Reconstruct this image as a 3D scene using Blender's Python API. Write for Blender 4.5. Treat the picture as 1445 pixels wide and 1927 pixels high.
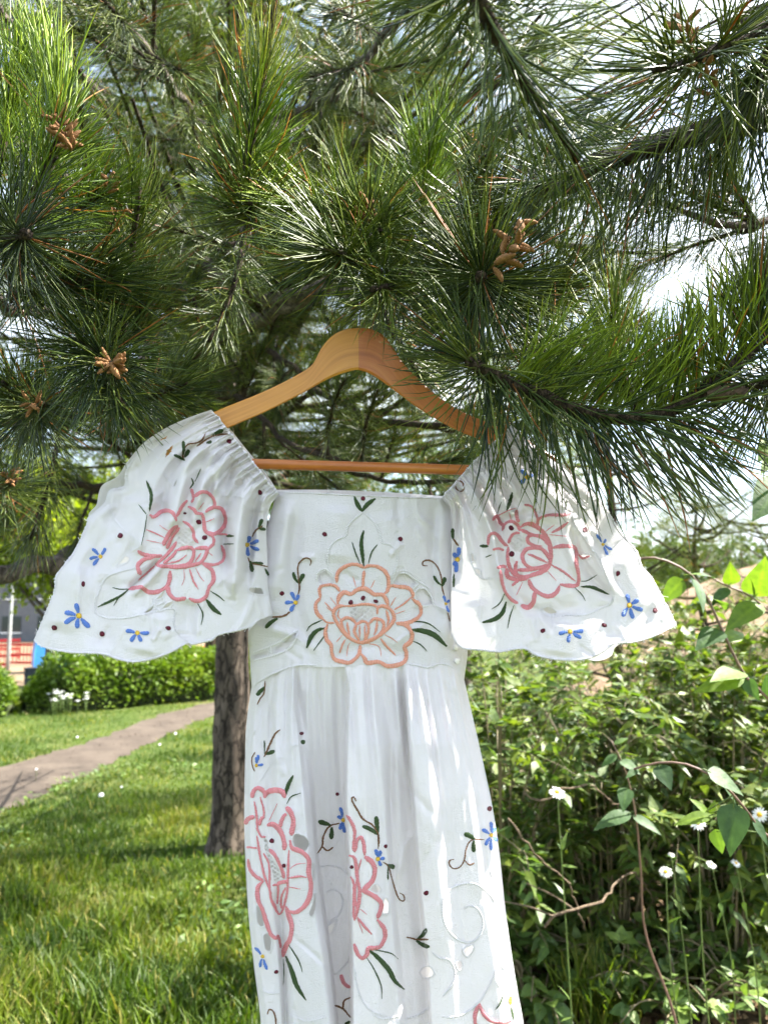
import bpy, math
import numpy as np
from mathutils import Vector, Matrix

for _o in list(bpy.data.objects):
    bpy.data.objects.remove(_o)

# ------------------------------------------------------------------ camera, sky, sun, exposure
SC = bpy.context.scene
CAM_H = 1.5
PITCH = math.radians(7.0)
FPX = 1455.0                     # focal length in pixels of the 1445 x 1927 photograph
PW, PH = 1445.0, 1927.0
DRESS_Y = 1.0                    # metres from the camera to the hanger

cam_d = bpy.data.cameras.new('camera')
cam = bpy.data.objects.new('camera', cam_d)
SC.collection.objects.link(cam)
cam.location = (0, 0, CAM_H)
cam.rotation_euler = (math.radians(90) + PITCH, 0, 0)
cam_d.sensor_fit = 'VERTICAL'
cam_d.sensor_height = 36.0
cam_d.lens = FPX / PH * 36.0
cam_d.clip_start = 0.05
cam_d.clip_end = 2000
cam_d.dof.use_dof = True
cam_d.dof.focus_distance = 0.97
cam_d.dof.aperture_fstop = 27.0 / 4.0
SC.camera = cam

SUN_DIR = Vector((0.63, 0.17, 0.76)).normalized()
world = bpy.data.worlds.new('World')
SC.world = world
world.use_nodes = True
wn, wl = world.node_tree.nodes, world.node_tree.links
wn.clear()
w_out = wn.new('ShaderNodeOutputWorld')
w_bg = wn.new('ShaderNodeBackground')
w_sky = wn.new('ShaderNodeTexSky')
w_sky.sky_type = 'NISHITA'
w_sky.sun_disc = False
w_sky.sun_elevation = math.asin(SUN_DIR.z)
w_sky.sun_rotation = math.atan2(SUN_DIR.x, SUN_DIR.y)
w_sky.air_density = 1.0
w_sky.dust_density = 1.2
w_bg.inputs['Strength'].default_value = 0.09
w_tc = wn.new('ShaderNodeTexCoord')
w_map = wn.new('ShaderNodeMapping')
w_map.inputs['Scale'].default_value = (1.0, 1.0, 2.4)
w_noise = wn.new('ShaderNodeTexNoise')
w_noise.inputs['Scale'].default_value = 2.6
w_noise.inputs['Detail'].default_value = 7
w_noise.inputs['Roughness'].default_value = 0.55
w_ramp = wn.new('ShaderNodeValToRGB')
w_ramp.color_ramp.elements[0].position = 0.40
w_ramp.color_ramp.elements[1].position = 0.62
w_mix = wn.new('ShaderNodeMix')
w_mix.data_type = 'RGBA'
w_mix.inputs['B'].default_value = (6.0, 6.5, 7.1, 1)      # sunlit cloud
wl.new(w_tc.outputs['Generated'], w_map.inputs['Vector'])
wl.new(w_map.outputs['Vector'], w_noise.inputs['Vector'])
wl.new(w_noise.outputs['Fac'], w_ramp.inputs['Fac'])
wl.new(w_ramp.outputs['Color'], w_mix.inputs['Factor'])
wl.new(w_sky.outputs['Color'], w_mix.inputs['A'])
wl.new(w_mix.outputs['Result'], w_bg.inputs['Color'])
wl.new(w_bg.outputs['Background'], w_out.inputs['Surface'])

sun_d = bpy.data.lights.new('sun', 'SUN')
sun_d.energy = 5.0
sun_d.angle = math.radians(0.53)
sun_d.color = (1.0, 0.95, 0.87)
sun = bpy.data.objects.new('sun', sun_d)
SC.collection.objects.link(sun)
sun.rotation_euler = (-SUN_DIR).to_track_quat('-Z', 'Y').to_euler()
sun.location = (4, 1, 9)

SC.view_settings.view_transform = 'Standard'
SC.view_settings.look = 'None'
SC.view_settings.gamma = 1.0
SC.view_settings.use_curve_mapping = False
SC.view_settings.exposure = 2.28
SC.cycles.max_bounces = 5
SC.cycles.diffuse_bounces = 3
SC.cycles.glossy_bounces = 2
SC.cycles.transmission_bounces = 3
SC.cycles.use_adaptive_sampling = True
SC.cycles.adaptive_threshold = 0.03
SC.cycles.sample_clamp_indirect = 6
SC.cycles.use_denoising = True

# ------------------------------------------------------------------ helpers
CP, SP = math.cos(PITCH), math.sin(PITCH)


def W(px, py, Y):
    """The place at distance Y in front of the camera that the photograph shows at (px, py)."""
    px, py, Y = np.broadcast_arrays(np.asarray(px, float), np.asarray(py, float), np.asarray(Y, float))
    xc = (px - PW / 2) / FPX
    yc = (PH / 2 - py) / FPX
    k = Y / (CP - yc * SP)
    return np.stack([xc * k, Y, CAM_H + k * (SP + yc * CP)], -1)


def G(px, py, z=0.0):
    """The place on level ground that the photograph shows at (px, py)."""
    xc = (px - PW / 2) / FPX
    yc = (PH / 2 - py) / FPX
    k = (z - CAM_H) / (SP + yc * CP)
    return np.array([xc * k, k * (CP - yc * SP), z])


def zg(y):
    """Height of the ground: level lawn, then falling away to the yard beyond the hedge."""
    t = np.clip((np.asarray(y, float) - 12.5) / 19, 0, 1)
    return -2.2 * t * t * (3 - 2 * t)


def GF(px, py):
    """The place on the falling ground that the photograph shows at (px, py)."""
    z = -2.2
    for _ in range(60):
        p = G(px, py, z)
        z = 0.5 * z + 0.5 * float(zg(p[1]))
    return G(px, py, z)


def cr(pts, n=8):
    """Catmull-Rom curve through pts, n steps per span."""
    p = np.asarray(pts, float)
    if len(p) < 3:
        t = np.linspace(0, 1, n + 1)[:, None]
        return p[0] * (1 - t) + p[-1] * t
    a = np.vstack([2 * p[0] - p[1], p, 2 * p[-1] - p[-2]])
    out = []
    t = np.linspace(0, 1, n, endpoint=False)[:, None]
    for i in range(len(p) - 1):
        p0, p1, p2, p3 = a[i], a[i + 1], a[i + 2], a[i + 3]
        out.append(0.5 * (2 * p1 + (p2 - p0) * t + (2 * p0 - 5 * p1 + 4 * p2 - p3) * t ** 2 + (3 * p1 - p0 - 3 * p2 + p3) * t ** 3))
    out.append(p[-1:])
    return np.vstack(out)


def resample(pts, m):
    p = np.asarray(pts, float)
    d = np.r_[0, np.cumsum(np.linalg.norm(np.diff(p, axis=0), axis=1))]
    u = np.linspace(0, d[-1], m)
    return np.stack([np.interp(u, d, p[:, k]) for k in range(p.shape[1])], -1)


def inpoly(x, y, poly):
    poly = np.asarray(poly, float)
    r = np.zeros(np.shape(x), bool)
    j = len(poly) - 1
    for i in range(len(poly)):
        xi, yi = poly[i]
        xj, yj = poly[j]
        c = (yi > y) != (yj > y)
        with np.errstate(divide='ignore', invalid='ignore'):
            r ^= c & (x < (xj - xi) * (y - yi) / (yj - yi + 1e-12) + xi)
        j = i
    return r


def mesh(name, V, F, attrs=None, mats=(), midx=None, smooth=True):
    """V (n,3); F a list of (m,k) integer arrays."""
    V = np.asarray(V, np.float32)
    if not isinstance(F, (list, tuple)):
        F = [F]
    F = [np.asarray(f, np.int32) for f in F if len(f)]
    me = bpy.data.meshes.new(name)
    me.vertices.add(len(V))
    me.vertices.foreach_set('co', V.ravel())
    nl = sum(f.size for f in F)
    npoly = sum(len(f) for f in F)
    me.loops.add(nl)
    me.loops.foreach_set('vertex_index', np.concatenate([f.ravel() for f in F]))
    me.polygons.add(npoly)
    tot = np.concatenate([np.full(len(f), f.shape[1], np.int32) for f in F])
    me.polygons.foreach_set('loop_start', np.r_[0, np.cumsum(tot)[:-1]].astype(np.int32))
    me.polygons.foreach_set('loop_total', tot)
    me.polygons.foreach_set('use_smooth', np.full(npoly, smooth, bool))
    if midx is not None:
        me.polygons.foreach_set('material_index', np.asarray(midx, np.int32))
    for k, v in (attrs or {}).items():
        a = me.attributes.new(k, 'FLOAT', 'POINT')
        a.data.foreach_set('value', np.asarray(v, np.float32))
    for m in mats:
        me.materials.append(m)
    me.update(calc_edges=True)
    return me


def link(name, me, parent=None, label=None, category=None, group=None, kind=None):
    o = bpy.data.objects.new(name, me)
    SC.collection.objects.link(o)
    if parent is not None:
        o.parent = parent
    if label:
        o['label'] = label
    if category:
        o['category'] = category
    if group:
        o['group'] = group
    if kind:
        o['kind'] = kind
    return o


def thing(name, loc, label, category, group=None):
    o = link(name, None, None, label, category, group)
    o.location = loc
    o.empty_display_size = 0.05
    bpy.context.view_layer.update()
    return o


def part(name, me, parent, **kw):
    """A child whose mesh is written in world coordinates."""
    o = link(name, me, parent, **kw)
    if parent.type == 'EMPTY':
        o.matrix_parent_inverse = Matrix.Translation(-parent.location)
    return o


def tube(pts, rad, seg=8, bump=0.0, rng=None, cap=True):
    p = np.asarray(pts, float)
    n = len(p)
    rad = np.broadcast_to(np.asarray(rad, float), (n,))
    t = np.gradient(p, axis=0)
    t /= np.linalg.norm(t, axis=1)[:, None] + 1e-12
    u = np.cross(t[0], [0, 0, 1.0])
    if np.linalg.norm(u) < 1e-3:
        u = np.cross(t[0], [0, 1.0, 0])
    u /= np.linalg.norm(u)
    rings = []
    a = np.linspace(0, 2 * np.pi, seg, endpoint=False)
    for i in range(n):
        u = u - t[i] * np.dot(u, t[i])
        u /= np.linalg.norm(u) + 1e-12
        v = np.cross(t[i], u)
        r = np.full(seg, rad[i])
        if bump and rng is not None:
            r = r * (1 + rng.uniform(-bump, bump, seg))
        rings.append(p[i] + np.cos(a)[:, None] * r[:, None] * u + np.sin(a)[:, None] * r[:, None] * v)
    V = np.vstack(rings)
    i, j = np.meshgrid(np.arange(n - 1), np.arange(seg), indexing='ij')
    j2 = (j + 1) % seg
    F = np.stack([i * seg + j, i * seg + j2, (i + 1) * seg + j2, (i + 1) * seg + j], -1).reshape(-1, 4)
    if cap:
        V = np.vstack([V, p[0] - t[0] * rad[0] * .4, p[-1] + t[-1] * rad[-1] * .4])
        c0, c1 = n * seg, n * seg + 1
        jj = np.arange(seg)
        T = np.vstack([np.stack([np.full(seg, c0), (jj + 1) % seg, jj], -1),
                       np.stack([np.full(seg, c1), (n - 1) * seg + jj, (n - 1) * seg + (jj + 1) % seg], -1)])
        return V, [F, T]
    return V, [F]


def merge(parts):
    """parts: list of (V, [F...]) -> one V, F list grouped by face size, with the material index of each."""
    Vs, Fs, off = [], {}, 0
    for q in parts:
        V, F = q[0], q[1]
        m = q[2] if len(q) > 2 else 0
        Vs.append(V)
        for f in F:
            f = np.asarray(f)
            if len(f):
                Fs.setdefault(f.shape[1], []).append((f + off, np.full(len(f), m)))
        off += len(V)
    FF, MI = [], []
    for k in Fs:
        FF.append(np.vstack([a for a, _ in Fs[k]]))
        MI.append(np.concatenate([b for _, b in Fs[k]]))
    return np.vstack(Vs), FF, np.concatenate(MI)


def box(x0, x1, y0, y1, z0, z1):
    V = np.array([[x, y, z] for z in (z0, z1) for y in (y0, y1) for x in (x0, x1)], float)
    F = np.array([[0, 2, 3, 1], [4, 5, 7, 6], [0, 1, 5, 4], [2, 6, 7, 3], [0, 4, 6, 2], [1, 3, 7, 5]])
    return V, [F]


def scatter(tv, tf, M, loc):
    """Copies of a template (tv (n,3), tf (m,k)) with matrices M (N,3,3) at loc (N,3), joined."""
    N, n = len(loc), len(tv)
    V = np.einsum('nij,kj->nki', M, tv) + loc[:, None, :]
    F = (tf[None] + (np.arange(N) * n)[:, None, None]).reshape(-1, tf.shape[1])
    return V.reshape(-1, 3), F


def frames(d, rng, up=None):
    """Rotation matrices whose z axis is d, rolled at random (or with x as level as can be)."""
    d = d / (np.linalg.norm(d, axis=1)[:, None] + 1e-12)
    if up is None:
        r = rng.normal(size=d.shape)
    else:
        r = np.broadcast_to(up, d.shape)
    x = np.cross(r, d)
    x /= np.linalg.norm(x, axis=1)[:, None] + 1e-9
    y = np.cross(d, x)
    return np.stack([x, y, d], -1)


def vnoise(P, scale, seed=0):
    """Smooth value noise for points P (n,3)."""
    Q = np.asarray(P, float) * scale + seed * 17.31
    i = np.floor(Q).astype(np.int64)
    f = Q - i
    f = f * f * (3 - 2 * f)

    def h(a, b, c):
        n = (a * 374761393 + b * 668265263 + c * 2147483647 + seed * 974634) & 0xffffffff
        n = ((n ^ (n >> 13)) * 1274126177) & 0xffffffff
        return ((n ^ (n >> 16)) & 0xffff) / 65535.0
    r = 0
    for dx in (0, 1):
        for dy in (0, 1):
            for dz in (0, 1):
                w = (f[:, 0] if dx else 1 - f[:, 0]) * (f[:, 1] if dy else 1 - f[:, 1]) * (f[:, 2] if dz else 1 - f[:, 2])
                r = r + w * h(i[:, 0] + dx, i[:, 1] + dy, i[:, 2] + dz)
    return r


# ------------------------------------------------------------------ materials
class NT:
    def __init__(s, name):
        s.m = bpy.data.materials.new(name)
        s.m.use_nodes = True
        s.t = s.m.node_tree
        s.t.nodes.clear()
        s.out = s.n('OutputMaterial')

    def n(s, kind, **kw):
        nd = s.t.nodes.new('ShaderNode' + kind)
        for k, v in kw.items():
            if k in nd.inputs:
                nd.inputs[k].default_value = v
            else:
                setattr(nd, k, v)
        return nd

    def l(s, a, ao, b, bi):
        s.t.links.new(a.outputs[ao], b.inputs[bi])

    def ramp(s, src, so, stops):
        r = s.n('ValToRGB')
        e = r.color_ramp.elements
        while len(e) < len(stops):
            e.new(0.5)
        for el, (p, c) in zip(e, stops):
            el.position = p
            el.color = (*c, 1) if len(c) == 3 else c
        s.l(src, so, r, 'Fac')
        return r

    def noise(s, scale, detail=4, rough=0.55, vec=None, stretch=None):
        nz = s.n('TexNoise')
        nz.inputs['Scale'].default_value = scale
        nz.inputs['Detail'].default_value = detail
        nz.inputs['Roughness'].default_value = rough
        tc = s.n('TexCoord')
        if stretch:
            mp = s.n('Mapping')
            mp.inputs['Scale'].default_value = stretch
            s.l(tc, 'Object', mp, 'Vector')
            s.l(mp, 'Vector', nz, 'Vector')
        else:
            s.l(tc, 'Object', nz, 'Vector')
        return nz

    def bump(s, src, so, strength, dist):
        b = s.n('Bump')
        b.inputs['Strength'].default_value = strength
        b.inputs['Distance'].default_value = dist
        s.l(src, so, b, 'Height')
        return b

    def leafy(s, col, co, rough, trans, spec=0.4, tcol=None):
        p = s.n('BsdfPrincipled')
        p.inputs['Roughness'].default_value = rough
        p.inputs['Specular IOR Level'].default_value = spec
        s.l(col, co, p, 'Base Color')
        t = s.n('BsdfTranslucent')
        if tcol:
            mx = s.n('Mix', data_type='RGBA', blend_type='MULTIPLY')
            mx.inputs['Factor'].default_value = 1
            s.l(col, co, mx, 'A')
            mx.inputs['B'].default_value = (*tcol, 1)
            s.l(mx, 'Result', t, 'Color')
        else:
            s.l(col, co, t, 'Color')
        m = s.n('MixShader')
        m.inputs[0].default_value = trans
        s.l(p, 'BSDF', m, 1)
        s.l(t, 'BSDF', m, 2)
        s.l(m, 'Shader', s.out, 'Surface')
        return p


def simple(name, col, rough=0.6, var=0.0, scale=20, spec=0.4, metal=0.0, bump=0.0):
    q = NT(name)
    p = q.n('BsdfPrincipled')
    p.inputs['Roughness'].default_value = rough
    p.inputs['Specular IOR Level'].default_value = spec
    p.inputs['Metallic'].default_value = metal
    p.inputs['Base Color'].default_value = (*col, 1)
    if var or bump:
        nz = q.noise(scale, 5)
        if var:
            r = q.ramp(nz, 'Fac', [(0.25, tuple(c * (1 - var) for c in col)), (0.75, tuple(min(1, c * (1 + var)) for c in col))])
            q.l(r, 'Color', p, 'Base Color')
        if bump:
            b = q.bump(nz, 'Fac', 0.6, bump)
            q.l(b, 'Normal', p, 'Normal')
    q.l(p, 'BSDF', q.out, 'Surface')
    return q.m


def mat_cloth():
    q = NT('white_cotton')
    p = q.n('BsdfPrincipled', Roughness=0.9)
    p.inputs['Base Color'].default_value = (0.86, 0.815, 0.86, 1)
    p.inputs['Specular IOR Level'].default_value = 0.15
    t = q.n('BsdfTranslucent', Color=(0.84, 0.84, 0.82, 1))
    n1 = q.noise(900, 2, 0.6)
    n2 = q.noise(55, 5, 0.6)
    n3 = q.noise(14, 3, 0.5)
    ad = q.n('Math', operation='MULTIPLY_ADD')
    q.l(n2, 'Fac', ad, 0)
    ad.inputs[1].default_value = 1.6
    q.l(n1, 'Fac', ad, 2)
    ad2 = q.n('Math', operation='MULTIPLY_ADD')
    q.l(n3, 'Fac', ad2, 0)
    ad2.inputs[1].default_value = 3.5
    q.l(ad, 'Value', ad2, 2)
    b = q.bump(ad2, 'Value', 0.7, 0.0024)
    q.l(b, 'Normal', p, 'Normal')
    q.l(b, 'Normal', t, 'Normal')
    m = q.n('MixShader')
    m.inputs[0].default_value = 0.25
    q.l(p, 'BSDF', m, 1)
    q.l(t, 'BSDF', m, 2)
    q.l(m, 'Shader', q.out, 'Surface')
    return q.m


def mat_thread(name, col, pitch=0.0021, low=0.78):
    """Satin stitch: ridges across the run of the thread, a soft sheen."""
    q = NT(name)
    p = q.n('BsdfPrincipled', Roughness=0.55)
    p.inputs['Specular IOR Level'].default_value = 0.3
    at = q.n('Attribute', attribute_name='st')
    mu = q.n('Math', operation='MULTIPLY')
    mu.inputs[1].default_value = 2 * math.pi / pitch
    q.l(at, 'Fac', mu, 0)
    sn = q.n('Math', operation='SINE')
    q.l(mu, 'Value', sn, 0)
    nz = q.noise(420, 2)
    ad = q.n('Math', operation='MULTIPLY_ADD')
    q.l(nz, 'Fac', ad, 0)
    ad.inputs[1].default_value = 2.0
    q.l(sn, 'Value', ad, 2)
    mp = q.n('MapRange')
    mp.inputs['From Min'].default_value = -0.6
    mp.inputs['From Max'].default_value = 2.6
    q.l(ad, 'Value', mp, 'Value')
    r = q.ramp(mp, 'Result', [(0.0, tuple(c * low for c in col)), (0.55, col), (1.0, tuple(min(1, c * 1.22) for c in col))])  # stitch shading put into the colour: troughs darkened, crests lightened
    q.l(r, 'Color', p, 'Base Color')
    b = q.bump(ad, 'Value', 0.8, 0.0008)
    q.l(b, 'Normal', p, 'Normal')
    q.l(p, 'BSDF', q.out, 'Surface')
    return q.m


def mat_needle():
    q = NT('pine_needles')
    at = q.n('Attribute', attribute_name='rnd')
    r = q.ramp(at, 'Fac', [(0.0, (0.016, 0.036, 0.013)), (0.45, (0.073, 0.113, 0.022)), (0.85, (0.175, 0.215, 0.032)),
                           (0.962, (0.19, 0.235, 0.055)), (0.968, (0.22, 0.085, 0.025)), (1.0, (0.30, 0.13, 0.04))])
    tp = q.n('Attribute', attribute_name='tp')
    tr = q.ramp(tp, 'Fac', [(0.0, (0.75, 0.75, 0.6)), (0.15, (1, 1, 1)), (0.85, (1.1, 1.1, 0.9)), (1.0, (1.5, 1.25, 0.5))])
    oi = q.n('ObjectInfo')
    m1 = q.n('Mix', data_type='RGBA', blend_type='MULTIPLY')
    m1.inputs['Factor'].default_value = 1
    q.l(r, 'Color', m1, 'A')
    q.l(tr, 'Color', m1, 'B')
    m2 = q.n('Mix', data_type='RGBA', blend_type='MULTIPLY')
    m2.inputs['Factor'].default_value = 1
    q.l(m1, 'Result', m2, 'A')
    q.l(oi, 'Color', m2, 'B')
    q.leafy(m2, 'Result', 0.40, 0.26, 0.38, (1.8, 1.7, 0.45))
    return q.m


def mat_leaf(name, c0, c1, c2, rough=0.42, trans=0.32, spec=0.45):
    q = NT(name)
    at = q.n('Attribute', attribute_name='rnd')
    r = q.ramp(at, 'Fac', [(0.0, c0), (0.5, c1), (1.0, c2)])
    tp = q.n('Attribute', attribute_name='tp')
    tr = q.ramp(tp, 'Fac', [(0.0, (1.25, 1.2, 1.0)), (0.25, (0.95, 0.95, 0.95)), (1.0, (1, 1, 1))])
    m = q.n('Mix', data_type='RGBA', blend_type='MULTIPLY')
    m.inputs['Factor'].default_value = 1
    q.l(r, 'Color', m, 'A')
    q.l(tr, 'Color', m, 'B')
    nz = q.noise(55, 4, 0.6)
    nr_ = q.ramp(nz, 'Fac', [(0.3, (0.72, 0.74, 0.70)), (0.7, (1.2, 1.15, 1.1))])
    m2 = q.n('Mix', data_type='RGBA', blend_type='MULTIPLY')
    m2.inputs['Factor'].default_value = 1
    q.l(m, 'Result', m2, 'A')
    q.l(nr_, 'Color', m2, 'B')
    p = q.leafy(m2, 'Result', rough, trans, spec, (1.5, 1.6, 0.5))
    b = q.bump(nz, 'Fac', 0.5, 0.004)
    q.l(b, 'Normal', p, 'Normal')
    return q.m


def mat_bark(name, dark, light, scale=1.0):
    q = NT(name)
    p = q.n('BsdfPrincipled', Roughness=0.92)
    p.inputs['Specular IOR Level'].default_value = 0.2
    n1 = q.noise(16 * scale, 8, 0.65, stretch=(1, 1, 0.3))
    n2 = q.noise(60 * scale, 5, 0.6)
    vo = q.n('TexVoronoi', feature='DISTANCE_TO_EDGE')
    vo.inputs['Scale'].default_value = 22 * scale
    tc = q.n('TexCoord')
    mp = q.n('Mapping')
    mp.inputs['Scale'].default_value = (1, 1, 0.35)
    q.l(tc, 'Object', mp, 'Vector')
    mv = q.n('Mix', data_type='RGBA')
    mv.inputs['Factor'].default_value = 0.12
    q.l(mp, 'Vector', mv, 'A')
    q.l(n1, 'Color', mv, 'B')
    q.l(mv, 'Result', vo, 'Vector')
    cr_ = q.ramp(vo, 'Distance', [(0.0, (0.3, 0.3, 0.3)), (0.10, (1, 1, 1))])
    col = q.ramp(n1, 'Fac', [(0.3, dark), (0.72, light)])
    m = q.n('Mix', data_type='RGBA', blend_type='MULTIPLY')
    m.inputs['Factor'].default_value = 1
    q.l(col, 'Color', m, 'A')
    q.l(cr_, 'Color', m, 'B')
    q.l(m, 'Result', p, 'Base Color')
    ad = q.n('Math', operation='MULTIPLY_ADD')
    q.l(n2, 'Fac', ad, 0)
    ad.inputs[1].default_value = 0.5
    q.l(cr_, 'Color', ad, 2)
    b = q.bump(ad, 'Value', 0.9, 0.012 / scale)
    q.l(b, 'Normal', p, 'Normal')
    q.l(p, 'BSDF', q.out, 'Surface')
    return q.m


def mat_wood(name, c0, c1, c2):
    q = NT(name)
    p = q.n('BsdfPrincipled', Roughness=0.38)
    p.inputs['Specular IOR Level'].default_value = 0.45
    p.inputs['Coat Weight'].default_value = 0.15
    p.inputs['Coat Roughness'].default_value = 0.25
    at = q.n('Attribute', attribute_name='st')         # distance along the grain
    tc = q.n('TexCoord')
    at2 = q.n('Attribute', attribute_name='ac')        # distance across the grain
    cb = q.n('CombineXYZ')
    m1 = q.n('Math', operation='MULTIPLY')
    m1.inputs[1].default_value = 6
    q.l(at, 'Fac', m1, 0)
    m2 = q.n('Math', operation='MULTIPLY')
    m2.inputs[1].default_value = 190
    q.l(at2, 'Fac', m2, 0)
    q.l(m1, 'Value', cb, 'X')
    q.l(m2, 'Value', cb, 'Y')
    nz = q.n('TexNoise')
    nz.inputs['Scale'].default_value = 1.0
    nz.inputs['Detail'].default_value = 5
    nz.inputs['Roughness'].default_value = 0.6
    nz.inputs['Distortion'].default_value = 0.6
    q.l(cb, 'Vector', nz, 'Vector')
    big = q.noise(9, 3)
    mx = q.n('Math', operation='MULTIPLY_ADD')
    q.l(big, 'Fac', mx, 0)
    mx.inputs[1].default_value = 0.5
    q.l(nz, 'Fac', mx, 2)
    r = q.ramp(mx, 'Value', [(0.45, c0), (0.72, c1), (1.0, c2)])
    q.l(r, 'Color', p, 'Base Color')
    b = q.bump(nz, 'Fac', 0.15, 0.0006)
    q.l(b, 'Normal', p, 'Normal')
    q.l(p, 'BSDF', q.out, 'Surface')
    return q.m


M = {}
M['cloth'] = mat_cloth()
M['pink'] = mat_thread('pink_thread', (0.83, 0.30, 0.335))
M['salmon'] = mat_thread('salmon_thread', (0.87, 0.39, 0.29))
M['green'] = mat_thread('green_thread', (0.050, 0.088, 0.030))
M['brown'] = mat_thread('brown_thread', (0.20, 0.095, 0.045), 0.003)
M['blue'] = mat_thread('blue_thread', (0.13, 0.25, 0.70))
M['yellow'] = mat_thread('yellow_thread', (0.74, 0.46, 0.05))
M['red'] = mat_thread('dark_red_thread', (0.105, 0.006, 0.020))
M['white'] = mat_thread('white_thread', (0.855, 0.81, 0.855), 0.0021, 0.88)
M['wood_light'] = mat_wood('honey_wood', (0.40, 0.15, 0.018), (0.56, 0.235, 0.032), (0.64, 0.30, 0.05))
M['wood_red'] = mat_wood('reddish_wood', (0.30, 0.080, 0.014), (0.44, 0.135, 0.022), (0.52, 0.19, 0.035))
M['steel'] = simple('hook_steel', (0.62, 0.63, 0.65), 0.25, metal=1.0, var=0.05)
M['needle'] = mat_needle()
M['bark'] = mat_bark('pine_bark', (0.035, 0.027, 0.022), (0.17, 0.135, 0.105))
M['limb'] = mat_bark('limb_bark', (0.055, 0.045, 0.038), (0.25, 0.205, 0.165), 2.0)
M['twig'] = mat_bark('twig_bark', (0.020, 0.015, 0.011), (0.105, 0.075, 0.05), 3.0)

# ------------------------------------------------------------------ the dress
class Panel:
    """A sheet of cloth laid over a grid; px, py say where, Y how far from the camera."""

    def __init__(s, px, py, Y):
        s.px, s.py, s.Y = px, py, Y
        s.x0, s.y0 = int(px.min()) - 6, int(py.min()) - 6
        w, h = int(px.max()) - s.x0 + 8, int(py.max()) - s.y0 + 8
        k = 3
        R, C = px.shape
        r = np.linspace(0, R - 1, R * k)
        c = np.linspace(0, C - 1, C * k)
        r0 = np.minimum(r.astype(int), R - 2)
        c0 = np.minimum(c.astype(int), C - 2)
        fr, fc = (r - r0)[:, None], (c - c0)[None]

        def up(a):
            return (a[r0][:, c0] * (1 - fr) * (1 - fc) + a[r0 + 1][:, c0] * fr * (1 - fc)
                    + a[r0][:, c0 + 1] * (1 - fr) * fc + a[r0 + 1][:, c0 + 1] * fr * fc)
        X, Yp, D = up(px), up(py), up(Y)
        img = np.full((h, w), np.nan)
        ix = np.clip((X - s.x0).round().astype(int), 0, w - 1).ravel()
        iy = np.clip((Yp - s.y0).round().astype(int), 0, h - 1).ravel()
        order = np.argsort(-D.ravel())
        img[iy[order], ix[order]] = D.ravel()[order]
        for _ in range(14):
            b = np.isnan(img)
            if not b.any():
                break
            acc = np.zeros_like(img)
            cnt = np.zeros_like(img)
            for dy, dx in ((0, 1), (0, -1), (1, 0), (-1, 0)):
                sh = np.roll(np.roll(img, dy, 0), dx, 1)
                ok = ~np.isnan(sh)
                acc[ok] += sh[ok]
                cnt[ok] += 1
            fill = b & (cnt > 0)
            img[fill] = acc[fill] / cnt[fill]
        img[np.isnan(img)] = np.nanmean(img)
        s.img = img

    def depth(s, x, y):
        h, w = s.img.shape
        fx = np.clip(np.asarray(x) - s.x0, 0, w - 1.01)
        fy = np.clip(np.asarray(y) - s.y0, 0, h - 1.01)
        i, j = fy.astype(int), fx.astype(int)
        a, b = fy - i, fx - j
        m = s.img
        return m[i, j] * (1 - a) * (1 - b) + m[i + 1, j] * a * (1 - b) + m[i, j + 1] * (1 - a) * b + m[i + 1, j + 1] * a * b


def coons(top, bottom, left, right, nr, nc):
    """Grid between four px curves; top/bottom run left to right, left/right run down."""
    T, B = resample(cr(top), nc), resample(cr(bottom), nc)
    L, R = resample(cr(left), nr), resample(cr(right), nr)
    s = np.linspace(0, 1, nc)[None, :, None]
    t = np.linspace(0, 1, nr)[:, None, None]
    P = ((1 - t) * T[None] + t * B[None] + (1 - s) * L[:, None] + s * R[:, None]
         - ((1 - s) * (1 - t) * T[0] + s * (1 - t) * T[-1] + (1 - s) * t * B[0] + s * t * B[-1]))
    return P[..., 0], P[..., 1], np.broadcast_to(s[..., 0], (nr, nc)), np.broadcast_to(t[..., 0], (nr, nc))


def polydist(x, y, pts):
    """Distance to a curve and the share of it run so far."""
    p = resample(cr(pts), 40)
    best = np.full(x.shape, 1e9)
    arg = np.zeros(x.shape)
    for i in range(len(p) - 1):
        a, b = p[i], p[i + 1]
        d = b - a
        u = np.clip(((x - a[0]) * d[0] + (y - a[1]) * d[1]) / (d @ d + 1e-9), 0, 1)
        q = np.hypot(x - a[0] - u * d[0], y - a[1] - u * d[1])
        k = q < best
        best = np.where(k, q, best)
        arg = np.where(k, (i + u) / (len(p) - 1), arg)
    return best, arg


def folds(x, y, lst):
    """Ridges (amp > 0, towards the camera) and valleys; lst of (width, amp, points)."""
    h = np.zeros(x.shape)
    for w, amp, pts in lst:
        d, u = polydist(x, y, pts)
        h += 1.5 * amp * np.exp(-(d / w) ** 2) * np.clip(np.minimum(u, 1 - u) * 6 + 0.15, 0, 1)
    return h


def gridfaces(nr, nc, off=0):
    i, j = np.meshgrid(np.arange(nr - 1), np.arange(nc - 1), indexing='ij')
    a = (i * nc + j).ravel()
    return np.stack([a, a + nc, a + nc + 1, a + 1], -1) + off


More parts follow.
